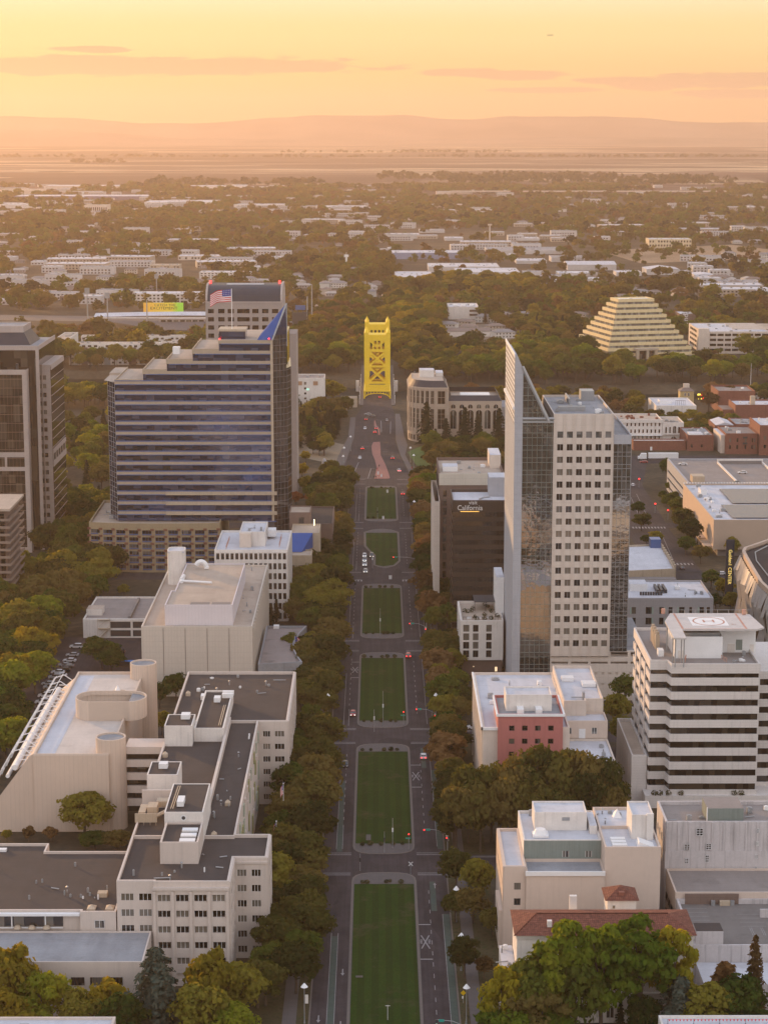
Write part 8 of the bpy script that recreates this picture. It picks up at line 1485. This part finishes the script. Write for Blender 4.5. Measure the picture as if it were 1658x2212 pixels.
def tree(name, key, x, y, h, label, group=None, parts=True, z=0.0, wide=1.0):
    me, tr, ph = PROTO[key][mid_i[0] % len(PROTO[key])]; mid_i[0] += 1; s = h / ph; r = thing(name, label, 'tree', (x, y, z), group); r.rotation_euler.z = rnd.uniform(0, 6.28); r.scale = (s * wide, s * wide, s)
    for nm, m in (('crown', me), ('trunk', tr)): o = bpy.data.objects.new(nm, m); col.objects.link(o); o.parent = r
    return r
# street rows
def ordn(i): return str(i) + ('th' if 10 < i % 100 < 14 else {1: 'st', 2: 'nd', 3: 'rd'}.get(i % 10, 'th'))
def row(side, nm, x, y0, y1, step, keys, h, jx=.9, skip=9.5, p=1.0):
    i = 0; y = y0
    while y < y1:
        yy = y + rnd.uniform(-1.2, 1.2); y += step
        if any(abs(yy - c) < skip for c in CROSS) or rnd.random() > p: continue
        i += 1; k = rnd.choice(keys); cw = {'olive': 'olive brown', 'green': 'dark green', 'rust': 'russet brown', 'yellow': 'yellow green', 'bright': 'bright green', 'conifer': 'dark conical', 'flame': 'red'}[k]
        tree('street_tree', k, x + rnd.uniform(-jx, jx), yy, h * rnd.uniform(.74, 1.16), f'{cw} street tree, {ordn(i)} from the camera in the {nm} row {side} of the mall', 'street trees along the mall', wide=rnd.uniform(.95, 1.15))
row('left', 'kerb', -17.6, 432, 1092, 10.2, ['olive', 'olive', 'olive', 'green', 'olive'], 13.2, skip=8.5); row('left', 'second', -24.6, 426, 1088, 11, ['olive', 'green', 'olive', 'olive'], 13.2, skip=8.5); row('left', 'third', -31.5, 690, 1084, 10.5, ['olive', 'green', 'olive'], 11.5, p=.75)
row('right', 'kerb', 20.6, 526, 1085, 10.2, ['olive', 'olive', 'green', 'olive', 'rust'], 12.8, skip=8.5); row('right', 'second', 25.6, 640, 1085, 10, ['olive', 'green', 'olive'], 11.5, p=.85, jx=.6)
def by_crown(name, px, py, h, key, label, group=None, wide=1.0, zf=.6):
    x, y = at(px, py, h * zf); return tree(name, key, x, y, h, label, group, wide=wide)
for i, (px, py, h, k, lab) in enumerate(((985, 1868, 11, 'olive', 'olive street tree beside the second crossing on the right'), (1030, 1890, 11.5, 'green', 'green tree behind the olive tree near the beige block corner'), (1022, 1945, 10, 'olive', 'pale tipped tree in front of the beige block left wall'), (983, 1950, 8.5, 'olive', 'small street tree on the right verge with a visible lamp behind'), (1003, 2060, 10, 'olive', 'lone street tree with a bare trunk on the right verge'), (1062, 1985, 8, 'olive', 'small tree in the garden strip left of the beige block'), (1045, 2085, 6, 'rust', 'low dark shrub tree beside the villa path'))): by_crown('street_tree', px, py, h, k, lab, 'single trees right of the first lawn', .9)
for i, (px, pyt, yy) in enumerate(((1012, 1652, 529), (1062, 1640, 530), (1118, 1622, 530), (1168, 1612, 530), (1220, 1606, 530), (1268, 1612, 530), (1308, 1640, 530), (985, 1690, 522), (1038, 1684, 522), (1095, 1676, 522), (1148, 1672, 522), (1205, 1674, 522), (1262, 1668, 522), (1318, 1690, 523))):
    xx, zt_ = atd(px, pyt, yy); tree('park_tree', 'olive', xx, yy, zt_, ordn(i + 1) + ' sycamore of the olive clump in front of the red bay building', 'sycamores in front of the red bay building', wide=.62)
FRONT = [(15, 2035, 412, 1.0, 'yellow', 'yellow green tree at the bottom left edge'), (95, 2095, 408, 1.0, 'bright', 'bright green tree right of the yellow tree at bottom left'), (10, 2130, 404, 1.0, 'yellow', 'yellow green tree cut off by the left edge low down'), (165, 2135, 406, 1.0, 'green', 'dark green tree between the bright tree and the blue grey cedar'), (235, 2110, 410, .9, 'yellow', 'olive yellow tree behind the blue grey cedar'), (335, 2040, 409, 1.0, 'cedar', 'broad drooping blue grey cedar in front of the grey membrane roof'), (450, 2048, 413, 1.0, 'yellow', 'yellow green tree right of the drooping cedar'), (515, 2075, 416, 1.0, 'green', 'dark green tree below the corner of the cream slab'), (555, 2070, 424, 1.0, 'olive', 'olive tree above the bright young tree'), (500, 2165, 402, 1.2, 'bright', 'bright young tree at the bottom edge left of the pavement'), (430, 2120, 404, 1.1, 'green', 'green tree below the drooping cedar right side'), (265, 2150, 402, 1.1, 'green', 'dark tree below the drooping cedar left side'),
         (1212, 1972, 406, .95, 'plane', 'tall yellow topped plane tree before the villa roof'), (1385, 1962, 407, 1.15, 'plane', 'tallest broad plane tree right of the villa roof'), (1300, 1984, 405, .9, 'plane', 'plane tree in the middle of the villa front'), (1150, 2062, 404, 1.0, 'green', 'green tree at the left corner of the villa'), (1090, 2080, 404, .9, 'bright', 'green tree over the path left of the villa'), (1165, 2118, 401, 1.1, 'olive', 'greyish tree low before the villa'), (1448, 1985, 410, .9, 'plane', 'plane tree against the parking deck wall'), (1245, 2060, 403, .9, 'green', 'dark green tree between the villa plane trees'), (1470, 2105, 403, 1.1, 'cedar', 'silvery blue cedar at the bottom right'), (1565, 2070, 409, 1.1, 'browncedar', 'brown drooping cedar right of the silvery cedar'), (1632, 2015, 411, 1.0, 'redwood', 'tall russet redwood at the right edge'), (1110, 2165, 400, 1.3, 'bright', 'bright young tree at the bottom edge left of the villa'), (1190, 2185, 399, 1.4, 'bright', 'low bright bush at the bottom edge before the villa'), (1070, 2180, 401, 1.2, 'bright', 'bright bush at the bottom edge beside the pavement'), (1605, 2110, 404, 1.1, 'green', 'dark tree under the redwood'), (1395, 2150, 405, .9, 'green', 'small dark tree below the villa windows'), (1340, 2160, 409, 1.0, 'conifer', 'small conical shrub at the villa wall'), (1520, 2125, 402, 1.2, 'green', 'dark tree between the silvery and the brown cedar')]
for px, pyt, yy, w_, k, lab in FRONT:
    xx, zt_ = atd(px, pyt, yy); tree('garden_tree', k, xx, yy, zt_, lab, wide=w_ * (.8 if k == 'plane' else 1.05 if 'cedar' in k else .72 if zt_ > 17 else .9))
for px, py, h, k, lab, w_ in ((205, 1815, 6, 'green', 'low dark bush below the windswept pine', 1.6), (250, 1815, 6, 'olive', 'low olive bush beside the round stair tower', 1.5), (110, 1800, 4.5, 'rust', 'small brown bush left of the pine', 1), (62, 1800, 4.5, 'rust', 'small brown bush near the low roof edge', 1), (15, 1803, 3.5, 'green', 'smallest bush at the left end of the beige wall', 1), (326, 1520, 10, 'cypress', 'slim dark cypress beside the rear round tower', 1), (345, 1500, 9, 'green', 'green tree between the blank block and the round tower', 1), (380, 1480, 10, 'green', 'green tree at the foot of the blank block', 1), (350, 1560, 8, 'green', 'dark tree in the court beside the link galleries', 1), (658, 1500, 13, 'bright', 'light green tree at the rear corner of the cream slab', .8), (670, 1550, 11, 'green', 'green tree along the rear wing of the cream slab', .8), (590, 1790, 9, 'green', 'green tree on the plaza before the wing with panels', 1), (220, 1410, 11, 'green', 'round green tree in the left parking lot', 1.35), (240, 1425, 9, 'green', 'second green tree in the left parking lot', 1.2), (200, 1395, 8, 'green', 'small green tree behind the round lot tree', 1.2), (268, 1275, 6, 'green', 'small tree before the curved podium', 1), (585, 1325, 9, 'cypress', 'slim cypress before the white grid block', 1.6), (597, 1318, 10, 'cypress', 'taller cypress before the white grid block', 1.4), (1385, 1125, 9, 'olive', 'round dark tree in the side street verge', 1.2), (1395, 1165, 5, 'green', 'low bush at the car park corner', 1.4), (1475, 1120, 12, 'olive', 'dark tree at the kerb before the store awning', 1.1), (1465, 1090, 9, 'green', 'green kerb tree between the verge lawn and the store', 1.1), (1480, 1175, 9, 'green', 'green kerb tree opposite the white car park roof', 1.1), (1512, 1195, 9, 'olive', 'olive kerb tree below the store awning', 1.1), (1378, 1098, 8, 'green', 'green tree at the foot of the fin tower garage', 1.1), (1415, 1160, 7, 'green', 'green tree at the car park ramp', 1.2), (1455, 1075, 7, 'green', 'round tree on the verge lawn of the side street', 1.2), (1448, 1050, 6, 'green', 'small tree at the head of the verge lawn', 1.2), (1490, 1148, 14, 'olive', 'large dark tree before the store side wall', .9), (1508, 1110, 12, 'olive', 'dark tree behind the large tree at the store wall', .8), (1438, 1010, 12, 'green', 'lone pyramidal tree at the parking structure corner', .7), (1580, 1180, 11, 'green', 'green tree between store and arena', .7), (1640, 1140, 9, 'green', 'green tree behind the arena rim', .8), (1535, 1250, 9, 'green', 'green tree beside the grey apartment roof', 1), (1562, 1268, 9, 'yellow', 'yellow green tree beside the arena panels', 1), (1578, 1300, 9, 'green', 'dark green tree at the foot of the arena panels', 1), (1545, 1300, 8, 'green', 'green tree before the grey apartment block end', 1), (1330, 1530, 12, 'green', 'dark green tree between red bay block and helipad block', .9), (1345, 1580, 11, 'green', 'dark tree in the narrow lot', .9), (1350, 1490, 12, 'green', 'dark tree below the garage podium', .9), (1655, 1960, 5, 'green', 'bush on the deck edge', 1), (660, 1045, 10, 'yellow', 'yellow green tree on the dry lawn left of the road', 1), (652, 1015, 9, 'yellow', 'yellow tree beside the flame red tree', 1), (640, 1075, 7, 'flame', 'flame red tree beside the stepped tower', 1), (668, 1075, 5, 'flame', 'small red shrub tree by the parked cars', 1.2), (742, 1042, 10, 'rust', 'orange tree at the left corner of the third crossing', 1), (660, 985, 7, 'yellow', 'round yellow green bush on the left lawn', 1), (700, 960, 12, 'green', 'spreading green tree left of the road bend', 1.2), (898, 1045, 10, 'bright', 'bright green tree at the right kerb by the farthest lawn', 1), (925, 1040, 12, 'bright', 'tall bright green tree beside the grey brown block', 1.1), (950, 1025, 10, 'bright', 'bright green tree against the brown blocks', .8), (905, 1075, 8, 'yellow', 'yellow green tree under the bright trees', 1)): by_crown('garden_tree', px, py, h, k, lab, None, w_, .55)
xx, zt_ = atd(180, 1706, 532); tree('pine_tree', 'green', xx, 533, zt_ - .6, 'windswept pine against the beige windowless wall', wide=1.3)
bpy.context.view_layer.update()
OBST = []
for o in bpy.data.objects:
    if o.type != 'MESH' or not o.parent or o.name.split('.')[0] in ('crown', 'trunk'): continue
    bb = [o.matrix_world @ Vector(c) for c in o.bound_box]; x0, x1 = min(v.x for v in bb), max(v.x for v in bb); y0, y1 = min(v.y for v in bb), max(v.y for v in bb)
    if x1 - x0 > 5 and y1 - y0 > 5 and max(v.z for v in bb) > 2: OBST.append((x0, x1, y0, y1))
OB = np.array(OBST)
def free(x, y, m=2.0): return not bool(np.any((x > OB[:, 0] - m) & (x < OB[:, 1] + m) & (y > OB[:, 2] - m) & (y < OB[:, 3] + m)))
FB = np.array([(a - 4, b_ + 4, c - (70 if c < 3400 else 130), c) for a, b_, c, d in OBST if 1820 < c < 7500] or [(0, 0, 0, 0)])
def before(x, y): return bool(np.any((x > FB[:, 0]) & (x < FB[:, 1]) & (y > FB[:, 2]) & (y < FB[:, 3])))
def inpoly(x, y, P_):
    c = False; n = len(P_)
    for i in range(n):
        (x0, y0), (x1, y1) = P_[i], P_[(i + 1) % n]
        if (y0 > y) != (y1 > y) and x < (x1 - x0) * (y - y0) / (y1 - y0) + x0: c = not c
    return c
def forest(name, P_, step, keys, h, label, group, hj=.22, m=2.5, wide=1.0, avoid=()):
    xs_ = [p[0] for p in P_]; ys_ = [p[1] for p in P_]; x0, y0 = min(xs_), min(ys_); n = 0
    for i in range(int((max(xs_) - x0) / step) + 1):
        for j in range(int((max(ys_) - y0) / step) + 1):
            x = x0 + step * (i + .5 * (j % 2)) + rnd.uniform(-.35, .35) * step; y = y0 + step * j + rnd.uniform(-.35, .35) * step
            if not inpoly(x, y, P_) or not free(x, y, m) or any(inpoly(x, y, q) for q in avoid): continue
            tree(name, rnd.choice(keys), x, y, h * rnd.uniform(1 - hj, 1 + hj), label, group, wide=wide * rnd.uniform(.95, 1.2)); n += 1
    return n
cnt = {}
cnt['A'] = forest('belt_tree', [(-152, 600), (-106, 590), (-107, 640), (-117, 646), (-119, 765), (-114, 800), (-152, 800)], 11, ['green', 'green', 'bright', 'olive'], 15, 'green tree of the dense belt at the left edge beside the car park rows', 'trees of the belt at the left edge')
for i, (px, py, h) in enumerate(((30, 1452, 17), (75, 1440, 16), (95, 1395, 14), (20, 1520, 15), (110, 1360, 14), (200, 1255, 13), (60, 1385, 15))): by_crown('belt_tree', px, py, h, 'bright' if i % 2 else 'yellow', ordn(i + 1) + ' sunlit yellow green tree standing out of the belt at the left edge', 'sunlit trees of the left belt', 1.0)  # yellow and bright leaf colours put the sunlight into these crowns
cnt['B'] = forest('belt_tree', [(-150, 800), (-112, 796), (-112, 866), (-126, 875), (-127, 1000), (-150, 1010), (-145, 905)], 10, ['olive', 'green', 'green'], 15, 'dark tree of the grove between the brown glass tower and the curved podium', 'grove between the two left towers')
cnt['C'] = forest('grove_tree', [(-160, 1000), (-55, 1000), (-45, 1100), (-60, 1110), (-75, 1280), (-230, 1330), (-230, 1010)], 17, ['green', 'olive', 'bright', 'conifer'], 13, 'green tree of the park behind the two left towers', 'park trees behind the left towers')
cnt['D'] = forest('park_tree', [(-62, 1275), (-24, 1262), (-22, 1330), (-20, 1385), (-66, 1368)], 10, ['conifer', 'conifer', 'green', 'olive'], 12, 'dark tree of the grove before the white riverside hotel', 'grove before the riverside hotel', avoid=[[(-34, 1355), (-16, 1355), (-16, 1376), (-34, 1376)]])
forest('park_tree', [(-58, 1195), (-32, 1185), (-26, 1258), (-60, 1270)], 13, ['green', 'olive', 'conifer'], 10, 'tree on the slope left of the bridge approach', 'trees on the left approach slope')
cnt['E'] = forest('park_tree', [(30, 1128), (90, 1120), (95, 1205), (40, 1205), (28, 1185)], 11.5, ['olive', 'green', 'olive'], 12, 'dark round tree of the grove in front of the rounded hotel', 'grove before the rounded hotel')
for i, (px, pyt, yy) in enumerate(((921, 866, 1224), (963, 902, 1222), (1004, 878, 1226), (1032, 892, 1224), (1078, 880, 1226), (940, 925, 1220))): xx, zt_ = atd(px, pyt, yy); tree('conifer_tree', 'conifer', xx, yy, zt_, ordn(i + 1) + ' dark conical tree from the left before the rounded hotel', 'conical trees before the rounded hotel', wide=1.15)
for i, (px, pyt, yy) in enumerate(((632, 862, 1240), (656, 886, 1262), (679, 879, 1275), (713, 885, 1250), (668, 905, 1225), (640, 900, 1215), (730, 905, 1285))): xx, zt_ = atd(px, pyt, yy); tree('conifer_tree', 'conifer', xx, yy, max(zt_, 8), ordn(i + 1) + ' dark conical tree of the group left of the bridge approach', 'conical trees left of the bridge approach', wide=1.1)
forest('park_tree', [(150, 975), (142, 1010), (143, 1042), (149, 1052), (150, 1000)], 6, ['green'], 5, 'low hedge bush along the grass verge of the parking structure', 'hedge bushes of the verge', m=.6)
cnt['F'] = forest('park_tree', [(160, 1278), (225, 1278), (223, 1322), (182, 1330), (160, 1330)], 10, ['green', 'olive', 'yellow'], 8.5, 'green tree in the courtyards of the old brick quarter', 'trees of the old brick quarter')
forest('park_tree', [(188, 1245), (203, 1240), (203, 1275), (188, 1275)], 6.5, ['green', 'olive'], 8, 'dark tree right of the white historic buildings', 'trees right of the white historic buildings')
cnt['G'] = forest('park_tree', [(90, 1300), (178, 1340), (178, 1425), (60, 1430), (60, 1300)], 14, ['rust', 'yellow', 'olive'], 11, 'russet tree on the near riverbank right of the rounded hotel', 'russet trees of the near riverbank', m=3)
for px, py in ((1555, 848), (1575, 850), (1530, 862)): by_crown('park_tree', px, py, 15, 'rust', 'russet tree beside the yellow riverfront house', 'russet trees beside the yellow house', 1.1)
forest('riverbank_tree', [(-300, 1380), (-30, 1400), (-30, 1436), (-300, 1436)], 11, ['green', 'yellow', 'green', 'bright'], 16, 'tree on the near riverbank left of the bridge', 'trees on the near riverbank at left')
forest('riverbank_tree', [(230, 1410), (330, 1410), (330, 1436), (230, 1436)], 11, ['green', 'rust', 'olive'], 11, 'tree on the near riverbank at the right edge', 'trees on the near riverbank at right')
# far bank, individually
AV = [[(52, 1735), (165, 1745), (165, 2000), (25, 1990)], [(-700, 1930), (-170, 1880), (-120, 1960), (-160, 2100), (-700, 2160)], [(172, 1580), (300, 1590), (300, 1700), (172, 1690)]]
cnt['bank1'] = forest('riverbank_tree', [(-320, 1606), (-62, 1606), (-62, 1580), (-18, 1572), (-14, 1672), (-320, 1672)], 15, ['green', 'bright', 'green', 'olive'], 17, 'leafy tree on the far riverbank left of the bridge', 'trees on the far riverbank', .3, avoid=AV)
cnt['bank2'] = forest('riverbank_tree', [(62, 1516), (345, 1516), (345, 1668), (62, 1690)], 15.5, ['green', 'bright', 'green', 'olive'], 17, 'leafy tree on the far riverbank right of the bridge', 'trees on the far riverbank at right', .3, avoid=AV)
cnt['ave'] = forest('avenue_tree', [(8, 1690), (46, 1690), (60, 2050), (14, 2150)], 13, ['yellow', 'yellow', 'olive', 'bright', 'green'], 20, 'golden brown tree massed along the avenue behind the bridge', 'trees along the avenue behind the bridge')  # yellow and bright leaf colours imitate sun falling on this grove
forest('avenue_tree', [(-60, 1690), (-10, 1690), (-12, 2050), (-50, 2050)], 14, ['green', 'olive', 'rust', 'yellow'], 18, 'tree left of the avenue behind the bridge', 'trees left of the avenue behind the bridge')
forest('avenue_tree', [(16, 2330), (180, 2330), (190, 2480), (20, 2500)], 18, ['yellow', 'yellow', 'green', 'olive'], 15, 'tall golden tree of the grove before the industrial sheds', 'golden grove before the industrial sheds', wide=1.2)
forest('suburb_tree', [(165, 1700), (184, 1690), (176, 1800), (190, 1990), (100, 2000)], 10.5, ['conifer', 'olive', 'green'], 12, 'dark tree behind the golden pyramid at left', 'dark trees left of the golden pyramid')
forest('riverbank_tree', [(16, 1570), (60, 1520), (60, 1690), (16, 1690)], 12, ['green', 'green', 'olive'], 13, 'tree beside the right bridge abutment on the far bank', 'trees beside the right bridge abutment')
# nearer suburb trees as light single meshes, the far wood as one mass
def low_crown(n, rx, h, leaf, nb, br): return crown_points(n, rx, h * .16, h, nb, br)
SP = []
for key, mat in (('olive', L_OLIVE), ('green', L_GREEN), ('yellow', L_YELL), ('rust', L_RUST), ('dark', L_DARK)):
    for i in range(2):
        C_, N_, B_ = low_crown(620, 5.4, 10.5, .75, 20, 2.2); b = MB(); b.tube([(0, 0, -.2), (0, 0, 4)], .35, .2, n=5); me = quads('suburb_tree', C_, N_, .72 * rs.uniform(.6, 1.3, 620), mat); SP.append(me)
C_, N_, B_ = low_crown(900, 6, 13, .75, 24, 2.4); PX = []
yard = [at(*p) for p in ((838, 628), (845, 555), (860, 500), (1130, 510), (1300, 550), (1490, 575), (1480, 615), (1280, 622), (1100, 622), (950, 628))]
n = 0; tries = 0; SUB = []
while n < 190 and tries < 20000:
    tries += 1; y = 1670 + 620 * rnd.random(); x = rnd.uniform(-.21, .21) * y
    if not free(x, y, 2) or (before(x, y) and rnd.random() < .85) or any(inpoly(x, y, q) for q in AV) or (abs(x) < 9 and y < 1700) or (8 < x < 55 and y < 2150) or any((x - a) ** 2 + (y - b_) ** 2 < 100 for a, b_ in SUB) or any((x - a) ** 2 + (y - b_) ** 2 < c for a, b_, c in HOUSES): continue
    k = rnd.choices(range(10), [4, 4, 4, 4, 2, 2, 2, 2, 1, 1])[0]; o = bpy.data.objects.new('suburb_tree', SP[k]); col.objects.link(o); s = rnd.uniform(.85, 1.95); o.location = (x, y, 0); o.scale = (s * 1.1, s * 1.1, s); o.rotation_euler.z = rnd.uniform(0, 6.28); SUB.append((x, y)); n += 1
    tag(o, 'leafy tree among the houses and sheds just beyond the far riverbank', 'tree', 'suburb trees just beyond the far riverbank')
def wood(name, count, y0, y1, per, leaf, rx, h, mats, ypow, dens, seed, keep):
    g = np.random.RandomState(seed); Cs, Ns, Ss = {}, {}, {}; got = 0
    while got < count:
        u = g.rand(); y = y0 + (y1 - y0) * u ** ypow; x = g.uniform(-.235, .235) * y
        if not keep(x, y, g) or not free(x, y, 1): continue
        if any(abs(x - a) < 12 and -48 < y - b_ < 12 for a, b_, _ in HOUSES) or any(abs(x - a) < 38 and -70 < y - b_ < 22 for a, b_ in PALE) and g.rand() < .9: continue
        s = .55 + 1.05 * g.rand() ** 1.7; k = g.choice(len(mats), p=dens); cp, npn, _ = crown_points(per, rx * s * g.uniform(.9, 1.25), h * s * .08, h * s, 7, rx * s * .45)
        Cs.setdefault(k, []).append(cp + [x, y, 0]); Ns.setdefault(k, []).append(npn); Ss.setdefault(k, []).append(leaf * s * g.uniform(.7, 1.25, per)); got += 1
    for k in Cs:
        me = quads(name, np.concatenate(Cs[k]), np.concatenate(Ns[k]), np.concatenate(Ss[k]), mats[k]); o = bpy.data.objects.new(name, me); col.objects.link(o); o['kind'] = 'stuff'
fp = np.random.RandomState(11); cl_x, cl_y, cl_p = fp.uniform(-.014, .014, 12), fp.uniform(.0012, .008, 12), fp.uniform(0, 6.28, 12)
def density(x, y): return float(np.mean(np.sin(x * cl_x + y * cl_y + cl_p)))
def keep_near(x, y, g):
    if any(inpoly(x, y, q) for q in AV) or (abs(x) < 9 and y < 1700): return False
    if y < 2290 and g.rand() < .75: return False
    if inpoly(x, y, yard): return g.rand() < .045
    if before(x, y) and g.rand() < .85: return False
    px = PCX + FOC * x / y
    if inpoly(x, y, [(330, 3150), (560, 3300), (640, 3000), (360, 2860)]): return g.rand() < .06
    return g.rand() < .72 + 2.0 * density(x, y)
WM = WL; WD = [.40, .32, .14, .06, .08]
wood('woodland', 3000, 1680, 3100, 210, 1.25, 8.0, 13, WM, 1.0, WD, 1, keep_near)
wood('woodland', 5200, 3050, 5200, 84, 1.9, 8.6, 12.5, WM, 1.0, WD, 2, keep_near)
wood('woodland', 3000, 5000, 6250, 40, 2.7, 9.5, 12.5, WM, .9, WD, 3, lambda x, y, g: g.rand() < .5 + 3 * density(x, y) and not (before(x, y) and g.rand() < .8))
# shelter belts on the plain
def keep_belt(x, y, g):
    for (px0, px1, py, wv) in ((950, 1560, 392, 10), (320, 700, 398, 8), (160, 270, 352, 2), (1330, 1560, 395, 9), (0, 1658, 340, 1), (600, 1100, 330, 1), (820, 1330, 385, 8)):
        xa, ya = at(px0, py); xb, _ = at(px1, py)
        if xa < x < xb and abs(y - ya) < wv * ya * ya / (CAM_H * FOC) * .5: return g.rand() < .9
    return False
wood('woodland', 1300, 5800, 14000, 22, 3.6, 11, 15, [L_DARK, L_OLIVE], 1.0, [.5, .5], 4, keep_belt)
print('TREES', cnt)

# ================================================================== AIR
b = MB(); b.box(-13900, 13900, -690, 24400, -8.2, 470); hz = b.build('haze', bpy.data.materials.new('haze_air')); hz['kind'] = 'stuff'; hm = hz.data.materials[0]; hm.use_nodes = True; t_ = hm.node_tree; t_.nodes.clear(); ov = t_.nodes.new('ShaderNodeOutputMaterial'); pv = t_.nodes.new('ShaderNodeVolumePrincipled'); t_.links.new(pv.outputs[0], ov.inputs['Volume']); pv.inputs['Color'].default_value = (.88, .68, .54, 1); pv.inputs['Density'].default_value = HAZE_D; pv.inputs['Anisotropy'].default_value = .5; hm.cycles.homogeneous_volume = True
